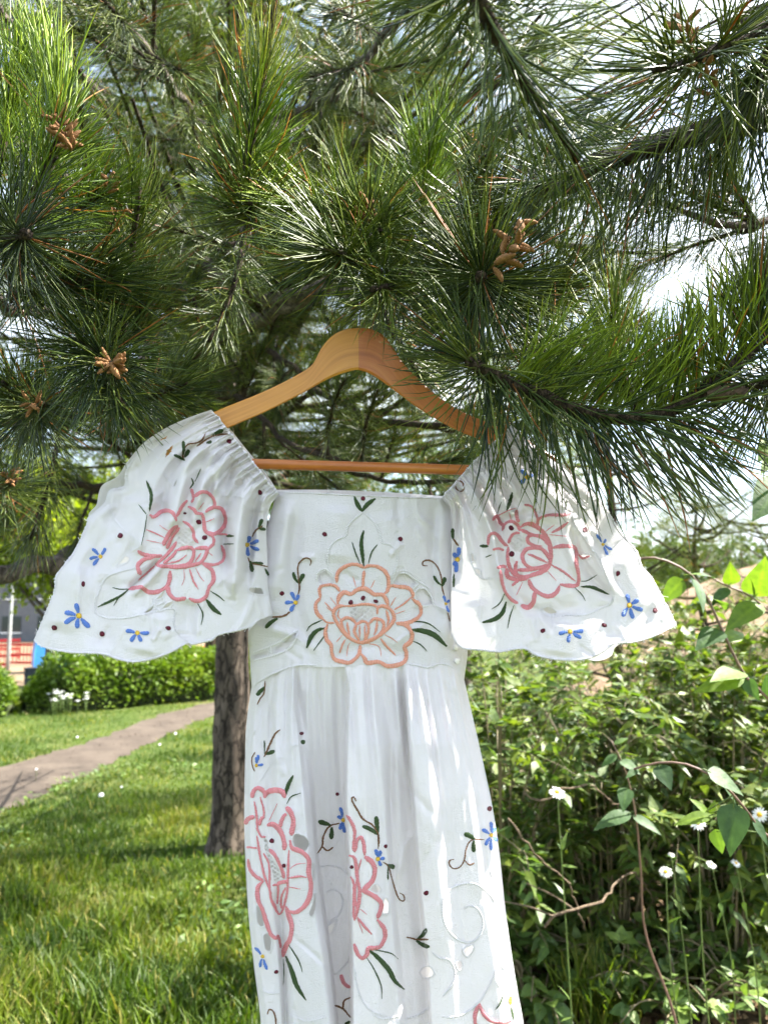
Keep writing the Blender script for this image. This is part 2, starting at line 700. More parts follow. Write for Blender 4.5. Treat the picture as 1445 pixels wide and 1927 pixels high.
def creases(x, y, n, seed, ang0, spread, wr=(3.5, 8), ar=(.0010, .0026), lr=(25, 90)):
    """Fine random creases over a piece of cloth."""
    rg = np.random.default_rng(seed)
    lst = []
    for k in range(n):
        cx, cy = x.ravel()[i_ := rg.integers(0, x.size)], y.ravel()[i_]
        a = ang0 + rg.normal(0, spread)
        L = rg.uniform(*lr)
        d = np.array([math.cos(a), math.sin(a)]) * L / 2
        m = np.array([cx, cy]) + np.array([-d[1], d[0]]) * rg.normal(0, .12)
        lst.append((rg.uniform(*wr), rg.uniform(*ar) * (1 if rg.random() < .55 else -1), [(cx - d[0], cy - d[1]), tuple(m), (cx + d[0], cy + d[1])]))
    return folds(x, y, lst)


class Z:
    """Turns the coordinates of an enlarged view of the photograph into photograph pixels."""

    def __init__(s, ox, oy, k):
        s.ox, s.oy, s.k = ox, oy, k

    def __call__(s, pts):
        p = np.asarray(pts, float)
        return np.stack([s.ox + p[:, 0] / s.k, s.oy + p[:, 1] / s.k], -1)


Z2, Z3, Z4 = Z(60, 760, 3.0104), Z(460, 900, 3.284), Z(820, 780, 3.0104)
Z5, Z6, Z7, Z8 = Z(440, 1240, 4.8167), Z(440, 1560, 4.8167), Z(700, 1240, 4.8167), Z(700, 1560, 4.8167)
PXM = DRESS_Y / FPX              # metres per photograph pixel at the dress
ERNG = np.random.default_rng(5)


def ribbon(panel, pts, w, mode='o', lift=0.0004, hgt=None, jit=0.35):
    """A raised, half-round run of stitches along pts (photo px), w px wide, lying on the panel."""
    c = cr(pts, 6)
    L = np.linalg.norm(np.diff(c, axis=0), axis=1).sum()
    n = max(4, int(L / 1.6))
    c = resample(c, n)
    t = np.gradient(c, axis=0)
    t /= np.linalg.norm(t, axis=1)[:, None] + 1e-9
    nrm = np.stack([-t[:, 1], t[:, 0]], -1)
    u = np.linspace(0, 1, n)
    if mode == 'o':
        pr = np.minimum(1, 0.45 + 6 * np.minimum(u, 1 - u)) * (1 + 0.10 * np.sin(u * L / 9 + L))
    elif mode == 'v':
        pr = np.sin(np.pi * np.clip(u * 0.93 + 0.05, 0, 1)) ** 0.75 + 0.08
    elif mode == 't':
        pr = 0.25 + 0.75 * np.sin(np.pi * np.clip(0.1 + u * .85, 0, 1))
    else:                       # 'b': a club, wide at its far end
        pr = np.where(u < 0.72, 0.42 + 0.58 * np.sin(u / 0.72 * np.pi / 2), np.sqrt(np.clip(1 - ((u - 0.72) / 0.30) ** 2, 0.05, 1)))
    hw = np.maximum(0.55, 0.5 * w * pr)
    if hgt is None:
        hgt = min(0.0011, 0.00018 * w)
    k = np.array([-1, -0.62, 0, 0.62, 1.0])
    hk = np.array([0, 0.85, 1, 0.85, 0])
    jt = ERNG.uniform(-jit, jit, (n, 5)) * (1.7 if w > 3 else 1.0)
    jt[:, 1:4] *= 0.3
    off = hw[:, None] * k[None] + jt
    x = c[:, 0, None] + nrm[:, 0, None] * off
    y = c[:, 1, None] + nrm[:, 1, None] * off
    Y = panel.depth(x, y)
    Ym = panel.depth(c[:, 0], c[:, 1])[:, None]
    Y = np.minimum(Y, Ym + 0.006)
    Y = Y - lift - hgt * hk[None] * np.minimum(1, pr)[:, None]
    V = W(x, y, Y).reshape(-1, 3)
    F = gridfaces(n, 5)
    st = np.repeat(u * L * PXM, 5)
    return V, F, st


def dome(panel, c, r, lift=0.0004, hgt=0.0022, sq=1.0, ang=0.0):
    a = np.linspace(0, 2 * np.pi, 10, endpoint=False)
    rows = [(1.0, 0.0), (0.8, 0.6), (0.45, 0.92)]
    P, H = [], []
    for q, h in rows:
        rr = r * q * (1 + ERNG.uniform(-.13, .13, 10))
        dx, dy = rr * np.cos(a) * sq, rr * np.sin(a)
        P.append(np.stack([c[0] + dx * math.cos(ang) - dy * math.sin(ang), c[1] + dx * math.sin(ang) + dy * math.cos(ang)], -1))
        H.append(np.full(10, h))
    P.append(np.array([c]))
    H.append(np.array([1.0]))
    P, H = np.vstack(P), np.concatenate(H)
    V = W(P[:, 0], P[:, 1], panel.depth(P[:, 0], P[:, 1]) - lift - hgt * H)
    j = np.arange(10)
    q = np.vstack([np.stack([k * 10 + j, k * 10 + (j + 1) % 10, (k + 1) * 10 + (j + 1) % 10, (k + 1) * 10 + j], -1) for k in (0, 1)])
    tri = np.stack([20 + j, 20 + (j + 1) % 10, np.full(10, 30)], -1)
    return V, [q, tri], H * 0.003


def stitched(name, parent, panel, items, label=None):
    """items: (material, 'o/v/t/b', width px, points px) or (material, 'k', radius px, centre[, sq, ang])"""
    mats, Vs, st = [], [], []
    for it in items:
        mk, mode, w, pts = it[:4]
        if mk in ('pink', 'salmon') and mode == 'o':
            w = w * 1.2
        if M[mk] not in mats:
            mats.append(M[mk])
        mi = mats.index(M[mk])
        if mode == 'k':
            V, F, s = dome(panel, pts, w, *([0.0004, 0.0022] + list(it[4:])))
        else:
            V, F, s = ribbon(panel, pts, w, mode, lift=0.0004 + (0.0002 if mk not in ('white',) else 0) + ERNG.uniform(0, 0.0003))
            F = [F]
        Vs.append((V, F, mi))
        st.append(s)
    V, F, mi = merge(Vs)
    me = mesh(name, V, F, {'st': np.concatenate(st)}, mats, mi)
    return part(name, me, parent, label=label)


def net(panel, poly, pitch=9.0, w=2.6):
    poly = np.asarray(poly, float)
    x0, y0 = poly.min(0)
    x1, y1 = poly.max(0)
    out = []
    dg = math.hypot(x1 - x0, y1 - y0)
    cx, cy = (x0 + x1) / 2, (y0 + y1) / 2
    for ang in (0.62, 2.45):
        d = np.array([math.cos(ang), math.sin(ang)])
        nn = np.array([-d[1], d[0]])
        for k in np.arange(-dg, dg, pitch * 0.82):
            u = np.arange(-dg, dg, 1.5)
            p = np.array([cx, cy]) + nn * k + d * u[:, None]
            ins = inpoly(p[:, 0], p[:, 1], poly)
            if ins.sum() > 3:
                q = p[ins]
                out.append(ribbon(panel, [q[0], q[-1]], w, 'o', 0.0001, 0.0004, 0.15))
    V, F, mi = merge([(a, [b], 0) for a, b, _ in out])
    return V, F, np.concatenate([c for _, _, c in out])


def cloth_mesh(name, front, back, holes, join_right=False, join_left=False):
    """front/back Panels of the same grid shape; holes polygons in px cut from the front."""
    nr, nc = front.px.shape
    Vf = W(front.px, front.py, front.Y).reshape(-1, 3)
    Ff = gridfaces(nr, nc)
    cx = front.px.ravel()[Ff].mean(1)
    cy = front.py.ravel()[Ff].mean(1)
    keep = np.ones(len(Ff), bool)
    for h in holes:
        keep &= ~inpoly(cx, cy, h)
    Ff = Ff[keep]
    Vb = W(back.px, back.py, back.Y).reshape(-1, 3)
    rb, cb = back.px.shape
    Fb = gridfaces(rb, cb, nr * nc)[:, ::-1]
    F = [Ff, Fb]
    if rb == nr:
        i = np.arange(nr - 1)
        if join_right:
            F.append(np.stack([i * nc + nc - 1, (i + 1) * nc + nc - 1, nr * nc + (i + 1) * cb + cb - 1, nr * nc + i * cb + cb - 1], -1))
        if join_left:
            F.append(np.stack([i * nc, nr * nc + i * cb, nr * nc + (i + 1) * cb, (i + 1) * nc], -1))
    return mesh(name, np.vstack([Vf, Vb]), [np.vstack(F)], None, [M['cloth']])


def hem(name, parent, panel, pts, w=4.5, fray=0.0):
    """The corded edge of a hem with loose fibres standing off it."""
    V, F, s = ribbon(panel, pts, w, 'o', -0.0012, 0.0028, 0.7)
    Vs, st = [(V, [F], 0)], [s]
    if fray:
        c = resample(cr(pts, 6), 260)
        t = np.gradient(c, axis=0)
        t /= np.linalg.norm(t, axis=1)[:, None]
        n = np.stack([-t[:, 1], t[:, 0]], -1)
        for i in range(260):
            if ERNG.random() < fray:
                a = c[i] + n[i] * 1.0
                ln = ERNG.uniform(2, 6) * (1 + 1.2 * (ERNG.random() < 0.07))
                sg = 1 if ERNG.random() < 0.75 else -1
                b = a + (n[i] * sg + t[i] * ERNG.uniform(-1.1, 1.1)) * ln
                q = (a + b) / 2 + ERNG.uniform(-1.2, 1.2, 2)
                V, F, s = ribbon(panel, [a, q, b], 1.0, 'o', -0.0006, 0.0004, 0.0)
                Vs.append((V, [F], 0))
                st.append(s)
    V, F, mi = merge(Vs)
    return part(name, mesh(name, V, F, {'st': np.concatenate(st)}, [M['white']], mi), parent)


dress_loc = tuple(W(680, 930, DRESS_Y))
dress = thing('dress', dress_loc, 'white cotton dress embroidered with pink flowers hanging from the wooden hanger', 'dress')
D0 = DRESS_Y

# ---- bodice
nr, nc = 150, 180
bx, by, bs, bt = coons([(522, 925), (600, 928), (680, 932), (760, 935), (848, 938)],
                       [(474, 1296), (500, 1277), (530, 1264), (560, 1255), (620, 1256), (690, 1252), (765, 1252), (805, 1259), (830, 1251), (852, 1258), (873, 1280)],
                       [(522, 925), (502, 1000), (484, 1090), (468, 1180), (470, 1230), (474, 1296)],
                       [(848, 938), (856, 1010), (864, 1100), (872, 1180), (880, 1222), (873, 1280)], nr, nc)
rngd = np.random.default_rng(11)
h = 0.030 * np.sin(np.pi * np.clip(bs, 0, 1)) ** 0.6
h += folds(bx, by, [(16, 0.007, [(545, 940), (528, 1040), (510, 1130)]), (12, -0.005, [(560, 950), (552, 1040), (560, 1150), (585, 1240)]),
                    (13, 0.004, [(835, 950), (828, 1080), (842, 1210)]), (10, -0.004, [(815, 950), (815, 1060), (830, 1180)]),
                    (30, 0.004, [(640, 950), (630, 1060)]), (40, 0.004, [(730, 960), (750, 1100)]),
                    (9, 0.003, [(500, 1180), (560, 1200), (600, 1230)]), (14, -0.003, [(620, 1245), (690, 1215), (780, 1240)])])
pk = np.clip((bt - 0.90) / 0.10, 0, 1) ** 1.5
h += pk * 0.0010 * np.sin(bs * 2 * np.pi * 19 + 2 * np.sin(bs * 31))
h += 0.0011 * np.sin(bx / 23 + by / 31) * np.sin(by / 27 - bx / 40)
h += creases(bx, by, 22, 3, 1.2, .7)
bodice_f = Panel(bx, by, D0 - h)
bb_y = by - 8 * (1 - bt) * (0.4 + 0.6 * np.sin(np.pi * bs))
bodice_b = Panel(bx, bb_y, D0 + 0.007 + 0.055 * np.sin(np.pi * bs) ** 0.6 + 0.002 * np.sin(bs * 26))
B_LAT = Z3([(645, 812), (690, 802), (740, 799), (805, 802), (802, 840), (765, 873), (700, 885), (655, 850)])
B_HOLES = [Z3(q) for q in (
    [(915, 655), (940, 600), (990, 585), (1050, 620), (1060, 650), (1020, 680), (960, 660)],
    [(1050, 730), (1065, 690), (1110, 680), (1150, 720), (1165, 780), (1100, 785)],
    [(457, 640), (462, 592), (500, 572), (550, 622), (550, 650), (480, 655)],
    [(55, 1095), (140, 1065), (145, 1090), (60, 1115)],
    [(190, 1050), (260, 1000), (320, 950), (315, 985), (270, 1040), (195, 1085)])]
bodice = part('bodice', cloth_mesh('bodice', bodice_f, bodice_b, B_HOLES + [B_LAT], True, True), dress)

Vl = W(bx[::3, ::3], by[::3, ::3] + 1.5, (bodice_f.Y + 0.0045)[::3, ::3])
Fl = gridfaces(*Vl.shape[:2])
Fl = Fl[~inpoly(bx[::3, ::3].ravel()[Fl].mean(1), by[::3, ::3].ravel()[Fl].mean(1), B_LAT)]
part('lining', mesh('lining', Vl.reshape(-1, 3), [Fl], None, [M['cloth']]), dress)


def S(mat, mode, w, zz, pts):
    return (mat, mode, w / zz.k, zz(pts))


def flower(zz, mat, data, default=18):
    out = []
    for d in data:
        mode, w = 'o', default
        if isinstance(d[0], str):
            mode, d = d[0], d[1:]
        if isinstance(d[0], (int, float)):
            w, d = d[0], d[1:]
        out.append(S(mat, mode, w, zz, d))
    return out


def knots(parent, panel, zz, pts, r):
    for p in pts:
        c = zz([p[:2]])[0]
        stitched('embroidered_knot', parent, panel, [('red', 'k', (p[2] if len(p) > 2 else r) / zz.k, c, 0.72 + 0.3 * ERNG.random(), ERNG.uniform(0, 3))])


def leaves(parent, panel, zz, data, mat='green'):
    for d in data:
        stitched('embroidered_leaf', parent, panel, [S(mat, 'v' if d[0] > 9 else 't', d[0], zz, d[1:])])


def daisy(parent, panel, zz, c, ends, w, r=None):
    items = []
    for e in ends:
        d = np.array(e, float) - np.array(c, float)
        L = np.hypot(*d)
        a = np.array(c) + d * 0.22
        items.append(S('blue', 'b', w, zz, [tuple(a), tuple(np.array(c) + d * 0.6 + np.array([-d[1], d[0]]) * 0.04), tuple(e)]))
    items.append(('yellow', 'k', (r or w * 0.62) / zz.k, zz([c])[0]))
    stitched('embroidered_daisy', parent, panel, items)


def vine(parent, panel, zz, browns, greens):
    items = [S('brown', 'o', b[0], zz, b[1:]) for b in browns]
    items += [S('green', 'b', g[0], zz, g[1:]) for g in greens]
    stitched('embroidered_vine', parent, panel, items)


def cords(parent, panel, zz, w, data):
    for d in data:
        stitched('white_cord', parent, panel, [S('white', 'o', w, zz, d)])


def hole_rims(parent, panel, holes, w=3.6):
    for q in holes:
        stitched('cutwork_rim', parent, panel, [('white', 'o', w, np.vstack([q, q[:1], q[1:2]]))])


stitched('embroidered_flower', bodice, bodice_f, flower(Z3, 'salmon', [
    ((570, 645), (575, 590), (605, 555), (665, 532), (715, 540), (735, 555)), ((735, 555), (775, 540), (830, 550), (875, 585), (890, 630), (885, 690), (865, 715)),
    (15, (740, 570), (735, 620), (730, 675)),
    (22, (575, 780), (585, 735), (615, 705), (660, 715), (695, 690), (740, 682), (775, 700), (805, 718), (850, 720), (880, 760), (885, 795)),
    (16, (590, 700), (560, 665), (500, 660), (465, 680), (470, 740)), ((470, 740), (440, 780), (450, 835), (485, 870)), (10, (485, 870), (510, 890), (555, 895)),
    ((885, 690), (905, 665), (960, 670), (1015, 680), (1040, 715), (1035, 745)), ((1035, 745), (1080, 780), (1090, 830), (1060, 870), (1000, 895), (935, 895)),
    ((635, 790), (590, 790), (555, 815), (555, 860), (590, 920), (640, 980), (710, 1015), (780, 1000), (850, 960), (905, 905), (925, 860), (905, 815), (860, 790), (825, 800), (820, 840)),
    (14, (635, 790), (690, 785), (740, 778), (800, 785), (825, 800)),
    (16, (690, 905), (675, 880), (640, 862), (605, 875), (600, 900), (620, 950), (660, 990)), (16, (690, 905), (730, 885), (760, 900), (765, 950), (740, 1005)),
    (16, (690, 905), (680, 950), (710, 1005)), (16, (765, 905), (800, 870), (850, 880), (860, 920), (830, 970), (780, 1000)),
    ('t', 10, (585, 810), (578, 850), (600, 880)), ('t', 16, (635, 890), (640, 930), (650, 970)), ('t', 12, (712, 910), (712, 985)), ('t', 12, (745, 905), (742, 980)),
    ('t', 16, (820, 880), (815, 930), (800, 970)), ('t', 18, (875, 815), (890, 870), (880, 910)),
    (20, (515, 900), (500, 950), (510, 1000), (535, 1030), (540, 1080), (560, 1120), (610, 1135), (650, 1140), (690, 1110), (710, 1080), (715, 1030)),
    (22, (715, 1080), (740, 1110), (760, 1140), (830, 1135), (880, 1160), (940, 1155), (990, 1130), (1000, 1080), (990, 1040), (1025, 1010), (1035, 960), (1000, 910), (940, 900)),
    ('t', 6, (670, 605), (690, 675)), ('t', 6, (805, 630), (780, 680)), ('t', 9, (495, 765), (545, 820)), ('t', 6, (530, 735), (575, 795)), ('t', 6, (505, 795), (550, 830)),
    ('t', 11, (925, 812), (980, 780), (1030, 735)), ('t', 6, (895, 800), (935, 735)), ('t', 6, (935, 838), (992, 818)), ('t', 13, (588, 1080), (605, 1030), (625, 995)),
    ('t', 6, (568, 1010), (605, 970)), ('t', 6, (632, 1100), (640, 1040), (655, 1015)), ('t', 15, (840, 990), (880, 1040), (935, 1095)), ('t', 6, (865, 965), (910, 990), (945, 1015)),
    ('t', 6, (760, 1020), (830, 1040), (845, 1100))], 19), label='salmon pink flower on the chest of the dress')
V, F, st = net(bodice_f, B_LAT)
part('drawn_thread_net', mesh('drawn_thread_net', V, F, {'st': st}, [M['white']]), bodice)
leaves(bodice, bodice_f, Z3, [(24, (738, 322), (722, 400), (738, 548)), (9, (665, 395), (690, 470), (718, 535)), (9, (820, 410), (785, 460), (765, 530)),
                              (32, (1250, 1040), (1180, 975), (1110, 945), (1020, 935)), (9, (985, 905), (1060, 885), (1140, 900), (1208, 950)), (8, (1040, 1005), (1090, 1030), (1128, 1070)),
                              (26, (385, 1050), (410, 985), (450, 940), (500, 925)), (9, (385, 945), (410, 910), (490, 872)), (8, (428, 1065), (460, 1020), (495, 970), (515, 910)),
                              (26, (728, 205), (700, 165), (678, 112)), (26, (728, 205), (760, 160), (810, 125))])
knots(bodice, bodice_f, Z3, [(733, 124), (496, 346), (963, 375), (658, 767), (733, 740), (812, 760), (232, 712)], 16)
vine(bodice, bodice_f, Z3, [(9, (405, 540), (412, 510), (385, 492), (350, 510), (330, 550), (335, 620), (340, 680), (332, 720))],
     [(20, (335, 648), (315, 625), (302, 580)), (26, (340, 650), (350, 620), (368, 590))])
daisy(bodice, bodice_f, Z3, (317, 768), [(288, 703), (332, 718), (250, 770), (286, 824)], 24)
vine(bodice, bodice_f, Z3, [(11, (282, 825), (240, 852), (165, 858))], [(26, (205, 866), (165, 890), (130, 925))])
vine(bodice, bodice_f, Z3, [(9, (1130, 542), (1100, 535), (1110, 510), (1150, 510), (1190, 545), (1215, 610), (1222, 680), (1235, 730)), (8, (1255, 830), (1268, 885))],
     [(18, (1215, 660), (1190, 640), (1168, 602)), (26, (1220, 668), (1240, 612))])
daisy(bodice, bodice_f, Z3, (1245, 775), [(1228, 725), (1264, 750), (1264, 828)], 16)
cords(bodice, bodice_f, Z3, 13, [[(735, 210), (680, 250), (640, 300), (625, 355), (570, 380), (530, 420), (515, 480), (520, 550), (560, 620)],
                                 [(735, 210), (790, 260), (830, 320), (850, 395), (900, 410), (940, 450), (945, 520), (925, 590), (900, 640)],
                                 [(445, 640), (450, 590), (490, 560), (545, 590)], [(930, 580), (990, 570), (1040, 595), (1080, 640), (1140, 680), (1170, 780)], [(1035, 690), (1080, 650)],
                                 [(1100, 795), (1170, 785), (1240, 810)], [(48, 1078), (160, 1040), (250, 990), (325, 938), (325, 975), (280, 1050), (180, 1095), (50, 1130)],
                                 [(160, 1045), (165, 1095)]])
hole_rims(bodice, bodice_f, B_HOLES[:2])
hem('neckline_edge', bodice, bodice_f, list(zip(bx[0, ::12], by[0, ::12] + 1)), 3.2)
hem('waist_seam', bodice, bodice_f, [(475, 1292), (500, 1275), (530, 1261), (560, 1252), (600, 1252)], 4.5)
hem('waist_seam', bodice, bodice_f, [(764, 1249), (785, 1252), (805, 1256), (830, 1249), (852, 1256), (871, 1276)], 4.5)
for i, (ux, uy) in enumerate([(858, 1218), (860, 1244)]):
    V, F, s = dome(bodice_f, (ux, uy), 6.5, 0.001, 0.003)
    part('button', mesh('button', V, F, {'st': s}, [M['white']]), bodice)

# ---- skirt
nr, nc = 380, 250
sx, sy, ss, st_ = coons([(474, 1290), (500, 1271), (530, 1258), (560, 1250), (620, 1250), (690, 1247), (765, 1247), (805, 1253), (830, 1245), (852, 1253), (872, 1274)],
                        [(500, 2420), (560, 2440), (640, 2425), (720, 2440), (820, 2430), (930, 2440), (1040, 2420)],
                        [(474, 1290), (466, 1345), (462, 1400), (460, 1560), (466, 1700), (478, 1820), (491, 1927), (500, 2100), (500, 2420)],
                        [(872, 1274), (885, 1330), (901, 1400), (925, 1510), (940, 1610), (952, 1720), (968, 1830), (985, 1927), (1010, 2100), (1040, 2420)], nr, nc)
KY = np.array([1240, 1300, 1400, 1500, 1600, 1720, 1800, 1927, 2430.])
KN = [  # fold lines across the skirt: x at each KY, height towards the camera at each KY
    ([474, 474, 462, 460, 461, 468, 475, 491, 500], [0, 0, 0, 0, 0, 0, 0, 0, 0]),
    ([484, 482, 472, 470, 470, 477, 485, 501, 512], [.008, .012, .020, .024, .026, .028, .028, .028, .028]),
    ([500, 497, 492, 494, 500, 515, 524, 530, 545], [.012, .014, .022, .026, .030, .034, .034, .032, .030]),
    ([506, 502, 499, 505, 514, 530, 534, 538, 555], [.009, .009, .018, .026, .034, .024, .022, .022, .022]),
    ([522, 520, 522, 530, 538, 545, 548, 556, 570], [.014, .022, .034, .044, .048, .046, .046, .046, .046]),
    ([548, 552, 562, 572, 580, 592, 606, 620, 640], [.016, .026, .042, .050, .052, .052, .052, .052, .050]),
    ([554, 560, 570, 581, 590, 605, 618, 631, 655], [.010, .014, .026, .030, .034, .034, .034, .034, .034]),
    ([562, 570, 582, 592, 598, 612, 623, 636, 662], [.015, .022, .016, .006, -.004, -.006, -.006, -.006, -.006]),
    ([590, 598, 612, 628, 632, 636, 640, 648, 675], [.020, .018, .010, -.002, -.008, -.010, -.010, -.010, -.010]),
    ([640, 652, 649, 648, 653, 658, 660, 660, 690], [.018, .012, .004, -.006, -.010, -.012, -.012, -.012, -.012]),
    ([650, 660, 654, 652, 657, 662, 664, 664, 697], [.022, .034, .046, .052, .054, .054, .054, .054, .054]),
    ([672, 680, 680, 684, 690, 700, 705, 710, 740], [.020, .034, .052, .060, .062, .062, .060, .060, .058]),
    ([700, 705, 716, 722, 728, 735, 742, 750, 780], [.024, .032, .046, .050, .050, .048, .046, .046, .044]),
    ([718, 728, 737, 735, 738, 746, 756, 768, 800], [.016, .018, .024, .026, .028, .030, .030, .030, .028]),
    ([734, 742, 748, 748, 752, 762, 772, 784, 818], [.024, .030, .032, .030, .028, .028, .027, .026, .026]),
    ([752, 760, 767, 775, 782, 792, 801, 808, 845], [.016, .014, .016, .018, .018, .018, .018, .018, .018]),
    ([768, 766, 772, 779, 786, 796, 804, 811, 850], [.024, .040, .050, .052, .052, .052, .050, .050, .050]),
    ([790, 790, 796, 808, 818, 832, 842, 852, 895], [.022, .036, .054, .060, .060, .058, .056, .055, .052]),
    ([812, 816, 822, 836, 852, 872, 888, 902, 945], [.014, .026, .042, .048, .048, .046, .046, .046, .044]),
    ([832, 840, 856, 876, 895, 912, 926, 942, 990], [.018, .026, .040, .044, .044, .044, .044, .044, .042]),
    ([852, 862, 880, 902, 916, 930, 944, 960, 1010], [.010, .016, .024, .030, .032, .034, .034, .034, .032]),
    ([872, 878, 901, 925, 940, 952, 966, 985, 1040], [0, 0, 0, 0, 0, 0, 0, 0, 0])]
XK = np.stack([np.interp(sy[:, 125], KY, k[0]) for k in KN], -1)
HK = np.stack([np.interp(sy[:, 125], KY, k[1]) for k in KN], -1)
h = np.zeros_like(sx)
for i in range(nr):
    xk = np.maximum.accumulate(XK[i] + np.arange(len(KN)) * 1e-3)
    xk[0], xk[-1] = sx[i, 0], sx[i, -1]
    f = np.interp(sx[i], xk, np.arange(len(KN)))
    k = np.minimum(f.astype(int), len(KN) - 2)
    u = f - k
    u = u * u * (3 - 2 * u)
    h[i] = HK[i, k] * (1 - u) + HK[i, k + 1] * u
h = (2 * h + np.roll(h, 1, 1) + np.roll(h, -1, 1)) / 4 * np.clip(np.minimum(ss, 1 - ss) * 40, 0, 1)
gath = np.exp(-np.clip(st_ - 0.0, 0, 1) * 11)
h += gath * 0.0090 * (np.sin(ss * 2 * np.pi * 17 + 3 * np.sin(ss * 9) + st_ * 9) + 0.6 * np.sin(ss * 2 * np.pi * 29 + 1.3)) * np.clip(np.minimum(ss, 1 - ss) * 14, 0, 1)
h += 0.0012 * np.sin(sx / 17 + sy / 90) * np.sin(sy / 60 - sx / 45) * np.clip(st_ * 8, 0, 1)
h *= 1.15
h += ((D0 + 0.004 - h[0]) - (bodice_f.depth(sx[0], sy[0]) + 0.0012))[None] * np.exp(-st_ * 20)
h[:260] += creases(sx[:260], sy[:260], 30, 6, 1.55, .35, (4, 10), (.0008, .0020), (40, 140))
skirt_f = Panel(sx, sy, D0 + 0.004 - h)
bk = np.sin(np.pi * ss) ** 0.6
BC = np.linspace(0, nc - 1, 60).astype(int)
skirt_b = Panel(sx[:, BC], sy[:, BC], (D0 + 0.004 + (0.05 + 0.07 * st_) * bk + 0.010 * bk * np.sin(ss * 2 * np.pi * 6 + st_ * 3) * np.clip(st_ * 5, 0, 1))[:, BC])
K_LAT = Z6([(275, 90), (305, 100), (330, 240), (400, 350), (440, 440), (430, 470), (370, 470), (340, 330), (290, 200)])
K_HOLES = [Z6(q) for q in (
    [(530, 80), (560, 40), (640, 60), (690, 130), (660, 200), (600, 200), (540, 150)], [(712, 300), (735, 330), (735, 440), (712, 470)],
    [(680, 760), (710, 680), (735, 560), (752, 640), (742, 740), (710, 800)], [(205, 690), (240, 710), (270, 790), (280, 870), (240, 890), (205, 830)],
    [(265, 960), (320, 940), (345, 1010), (335, 1110), (285, 1095)], [(850, 930), (860, 880), (935, 820), (900, 930), (870, 955)],
    [(1235, 560), (1250, 510), (1300, 500), (1335, 550), (1300, 585)], [(1350, 680), (1370, 620), (1405, 670), (1400, 765), (1345, 765)])]
K_HOLES += [Z8(q) for q in (
    [(820, 1100), (850, 1070), (915, 1050), (915, 1100), (860, 1160)], [(760, 1220), (800, 1190), (820, 1240), (785, 1285)],
    [(440, 1290), (480, 1245), (530, 1250), (560, 1320), (500, 1355), (450, 1330)], [(1080, 370), (1110, 335), (1140, 380), (1125, 465), (1090, 430)],
    [(1185, 1140), (1205, 1110), (1230, 1200), (1210, 1270), (1170, 1230)], [(1130, 1390), (1170, 1370), (1220, 1410), (1190, 1460)])]
skirt = part('skirt', cloth_mesh('skirt', skirt_f, skirt_b, K_HOLES + [K_LAT], True, True), dress)
V, F, st = net(skirt_f, K_LAT, 7.6, 2.3)
part('drawn_thread_net', mesh('drawn_thread_net', V, F, {'st': st}, [M['white']]), skirt)
hole_rims(skirt, skirt_f, K_HOLES, 3.2)
stitched('embroidered_flower', skirt, skirt_f, flower(Z5, 'pink', [
    ((165, 1260), (180, 1200), (220, 1170), (265, 1195), (270, 1220)), (40, (275, 1260), (300, 1210), (370, 1190), (440, 1205), (465, 1260)),
    (38, (475, 1340), (520, 1400), (540, 1480), (520, 1600)), (32, (105, 1500), (130, 1450), (190, 1430)), (16, (185, 1290), (205, 1400), (215, 1550)), (14, (240, 1250), (275, 1400), (230, 1500)),
    (26, (230, 1510), (250, 1450), (280, 1430)), (28, (475, 1400), (440, 1450), (415, 1530)), (38, (300, 1510), (360, 1500), (420, 1560), (455, 1650), (460, 1734)),
    ('t', 9, (395, 1310), (320, 1470)), (18, (205, 1530), (250, 1610), (290, 1610)), (14, (115, 1705), (215, 1715))], 34) + flower(Z6, 'pink', [
        (26, (130, 270), (145, 360), (200, 430), (270, 470)), (32, (270, 470), (220, 530), (220, 640), (260, 730), (300, 860), (340, 960), (390, 990), (405, 960)), (18, (405, 960), (430, 1080)),
        (36, (445, 1160), (465, 1080), (510, 990), (525, 880), (490, 760), (475, 700)),
        (36, (510, 100), (530, 170), (620, 210), (680, 280), (680, 400), (700, 480), (690, 600), (640, 700), (560, 755), (490, 745)),
        (18, (500, 190), (495, 300), (490, 420), (485, 560), (460, 680), (430, 760), (400, 760), (340, 640), (330, 560), (280, 430), (240, 250), (210, 60)),
        (26, (320, 180), (380, 250), (440, 380), (455, 450)), (16, (270, 220), (320, 330), (330, 600), (390, 720)), (28, (395, 500), (440, 480), (490, 480)),
        (16, (350, 510), (400, 520), (395, 680)), (16, (470, 530), (430, 620), (430, 720)), ('t', 22, (500, 445), (600, 430), (660, 440)), ('t', 9, (510, 360), (570, 320), (650, 310)),
        ('t', 9, (500, 525), (605, 545))], 30), label='pink flower folded round the side of the skirt below the trunk')
stitched('embroidered_flower', skirt, skirt_f, flower(Z6, 'pink', [
    (24, (1020, -126), (1060, -71), (1095, 20), (1085, 160), (1100, 210)), (26, (1100, 200), (1115, 110), (1150, 75), (1175, 130), (1185, 240)),
    (36, (1185, 250), (1250, 300), (1280, 370), (1260, 460), (1210, 520), (1160, 560)), (36, (1160, 560), (1240, 590), (1330, 660), (1330, 740), (1300, 810)),
    (32, (1300, 820), (1360, 900), (1370, 980), (1330, 1060), (1270, 1080), (1220, 1080), (1205, 1140), (1160, 1170), (1120, 1130), (1090, 1040)),
    (26, (1040, 240), (1090, 260), (1110, 340), (1120, 450), (1140, 560), (1130, 680), (1100, 820)), (22, (1058, 430), (1085, 490), (1090, 600), (1085, 760), (1095, 830)),
    (14, (1110, 460), (1100, 600), (1110, 720)), ('t', 14, (1155, 270), (1130, 370)), ('t', 26, (1120, 800), (1180, 880), (1250, 955)), ('t', 9, (1120, 820), (1170, 945)),
    ('t', 9, (1145, 725), (1205, 775))], 30), label='pink half flower in the middle of the skirt')
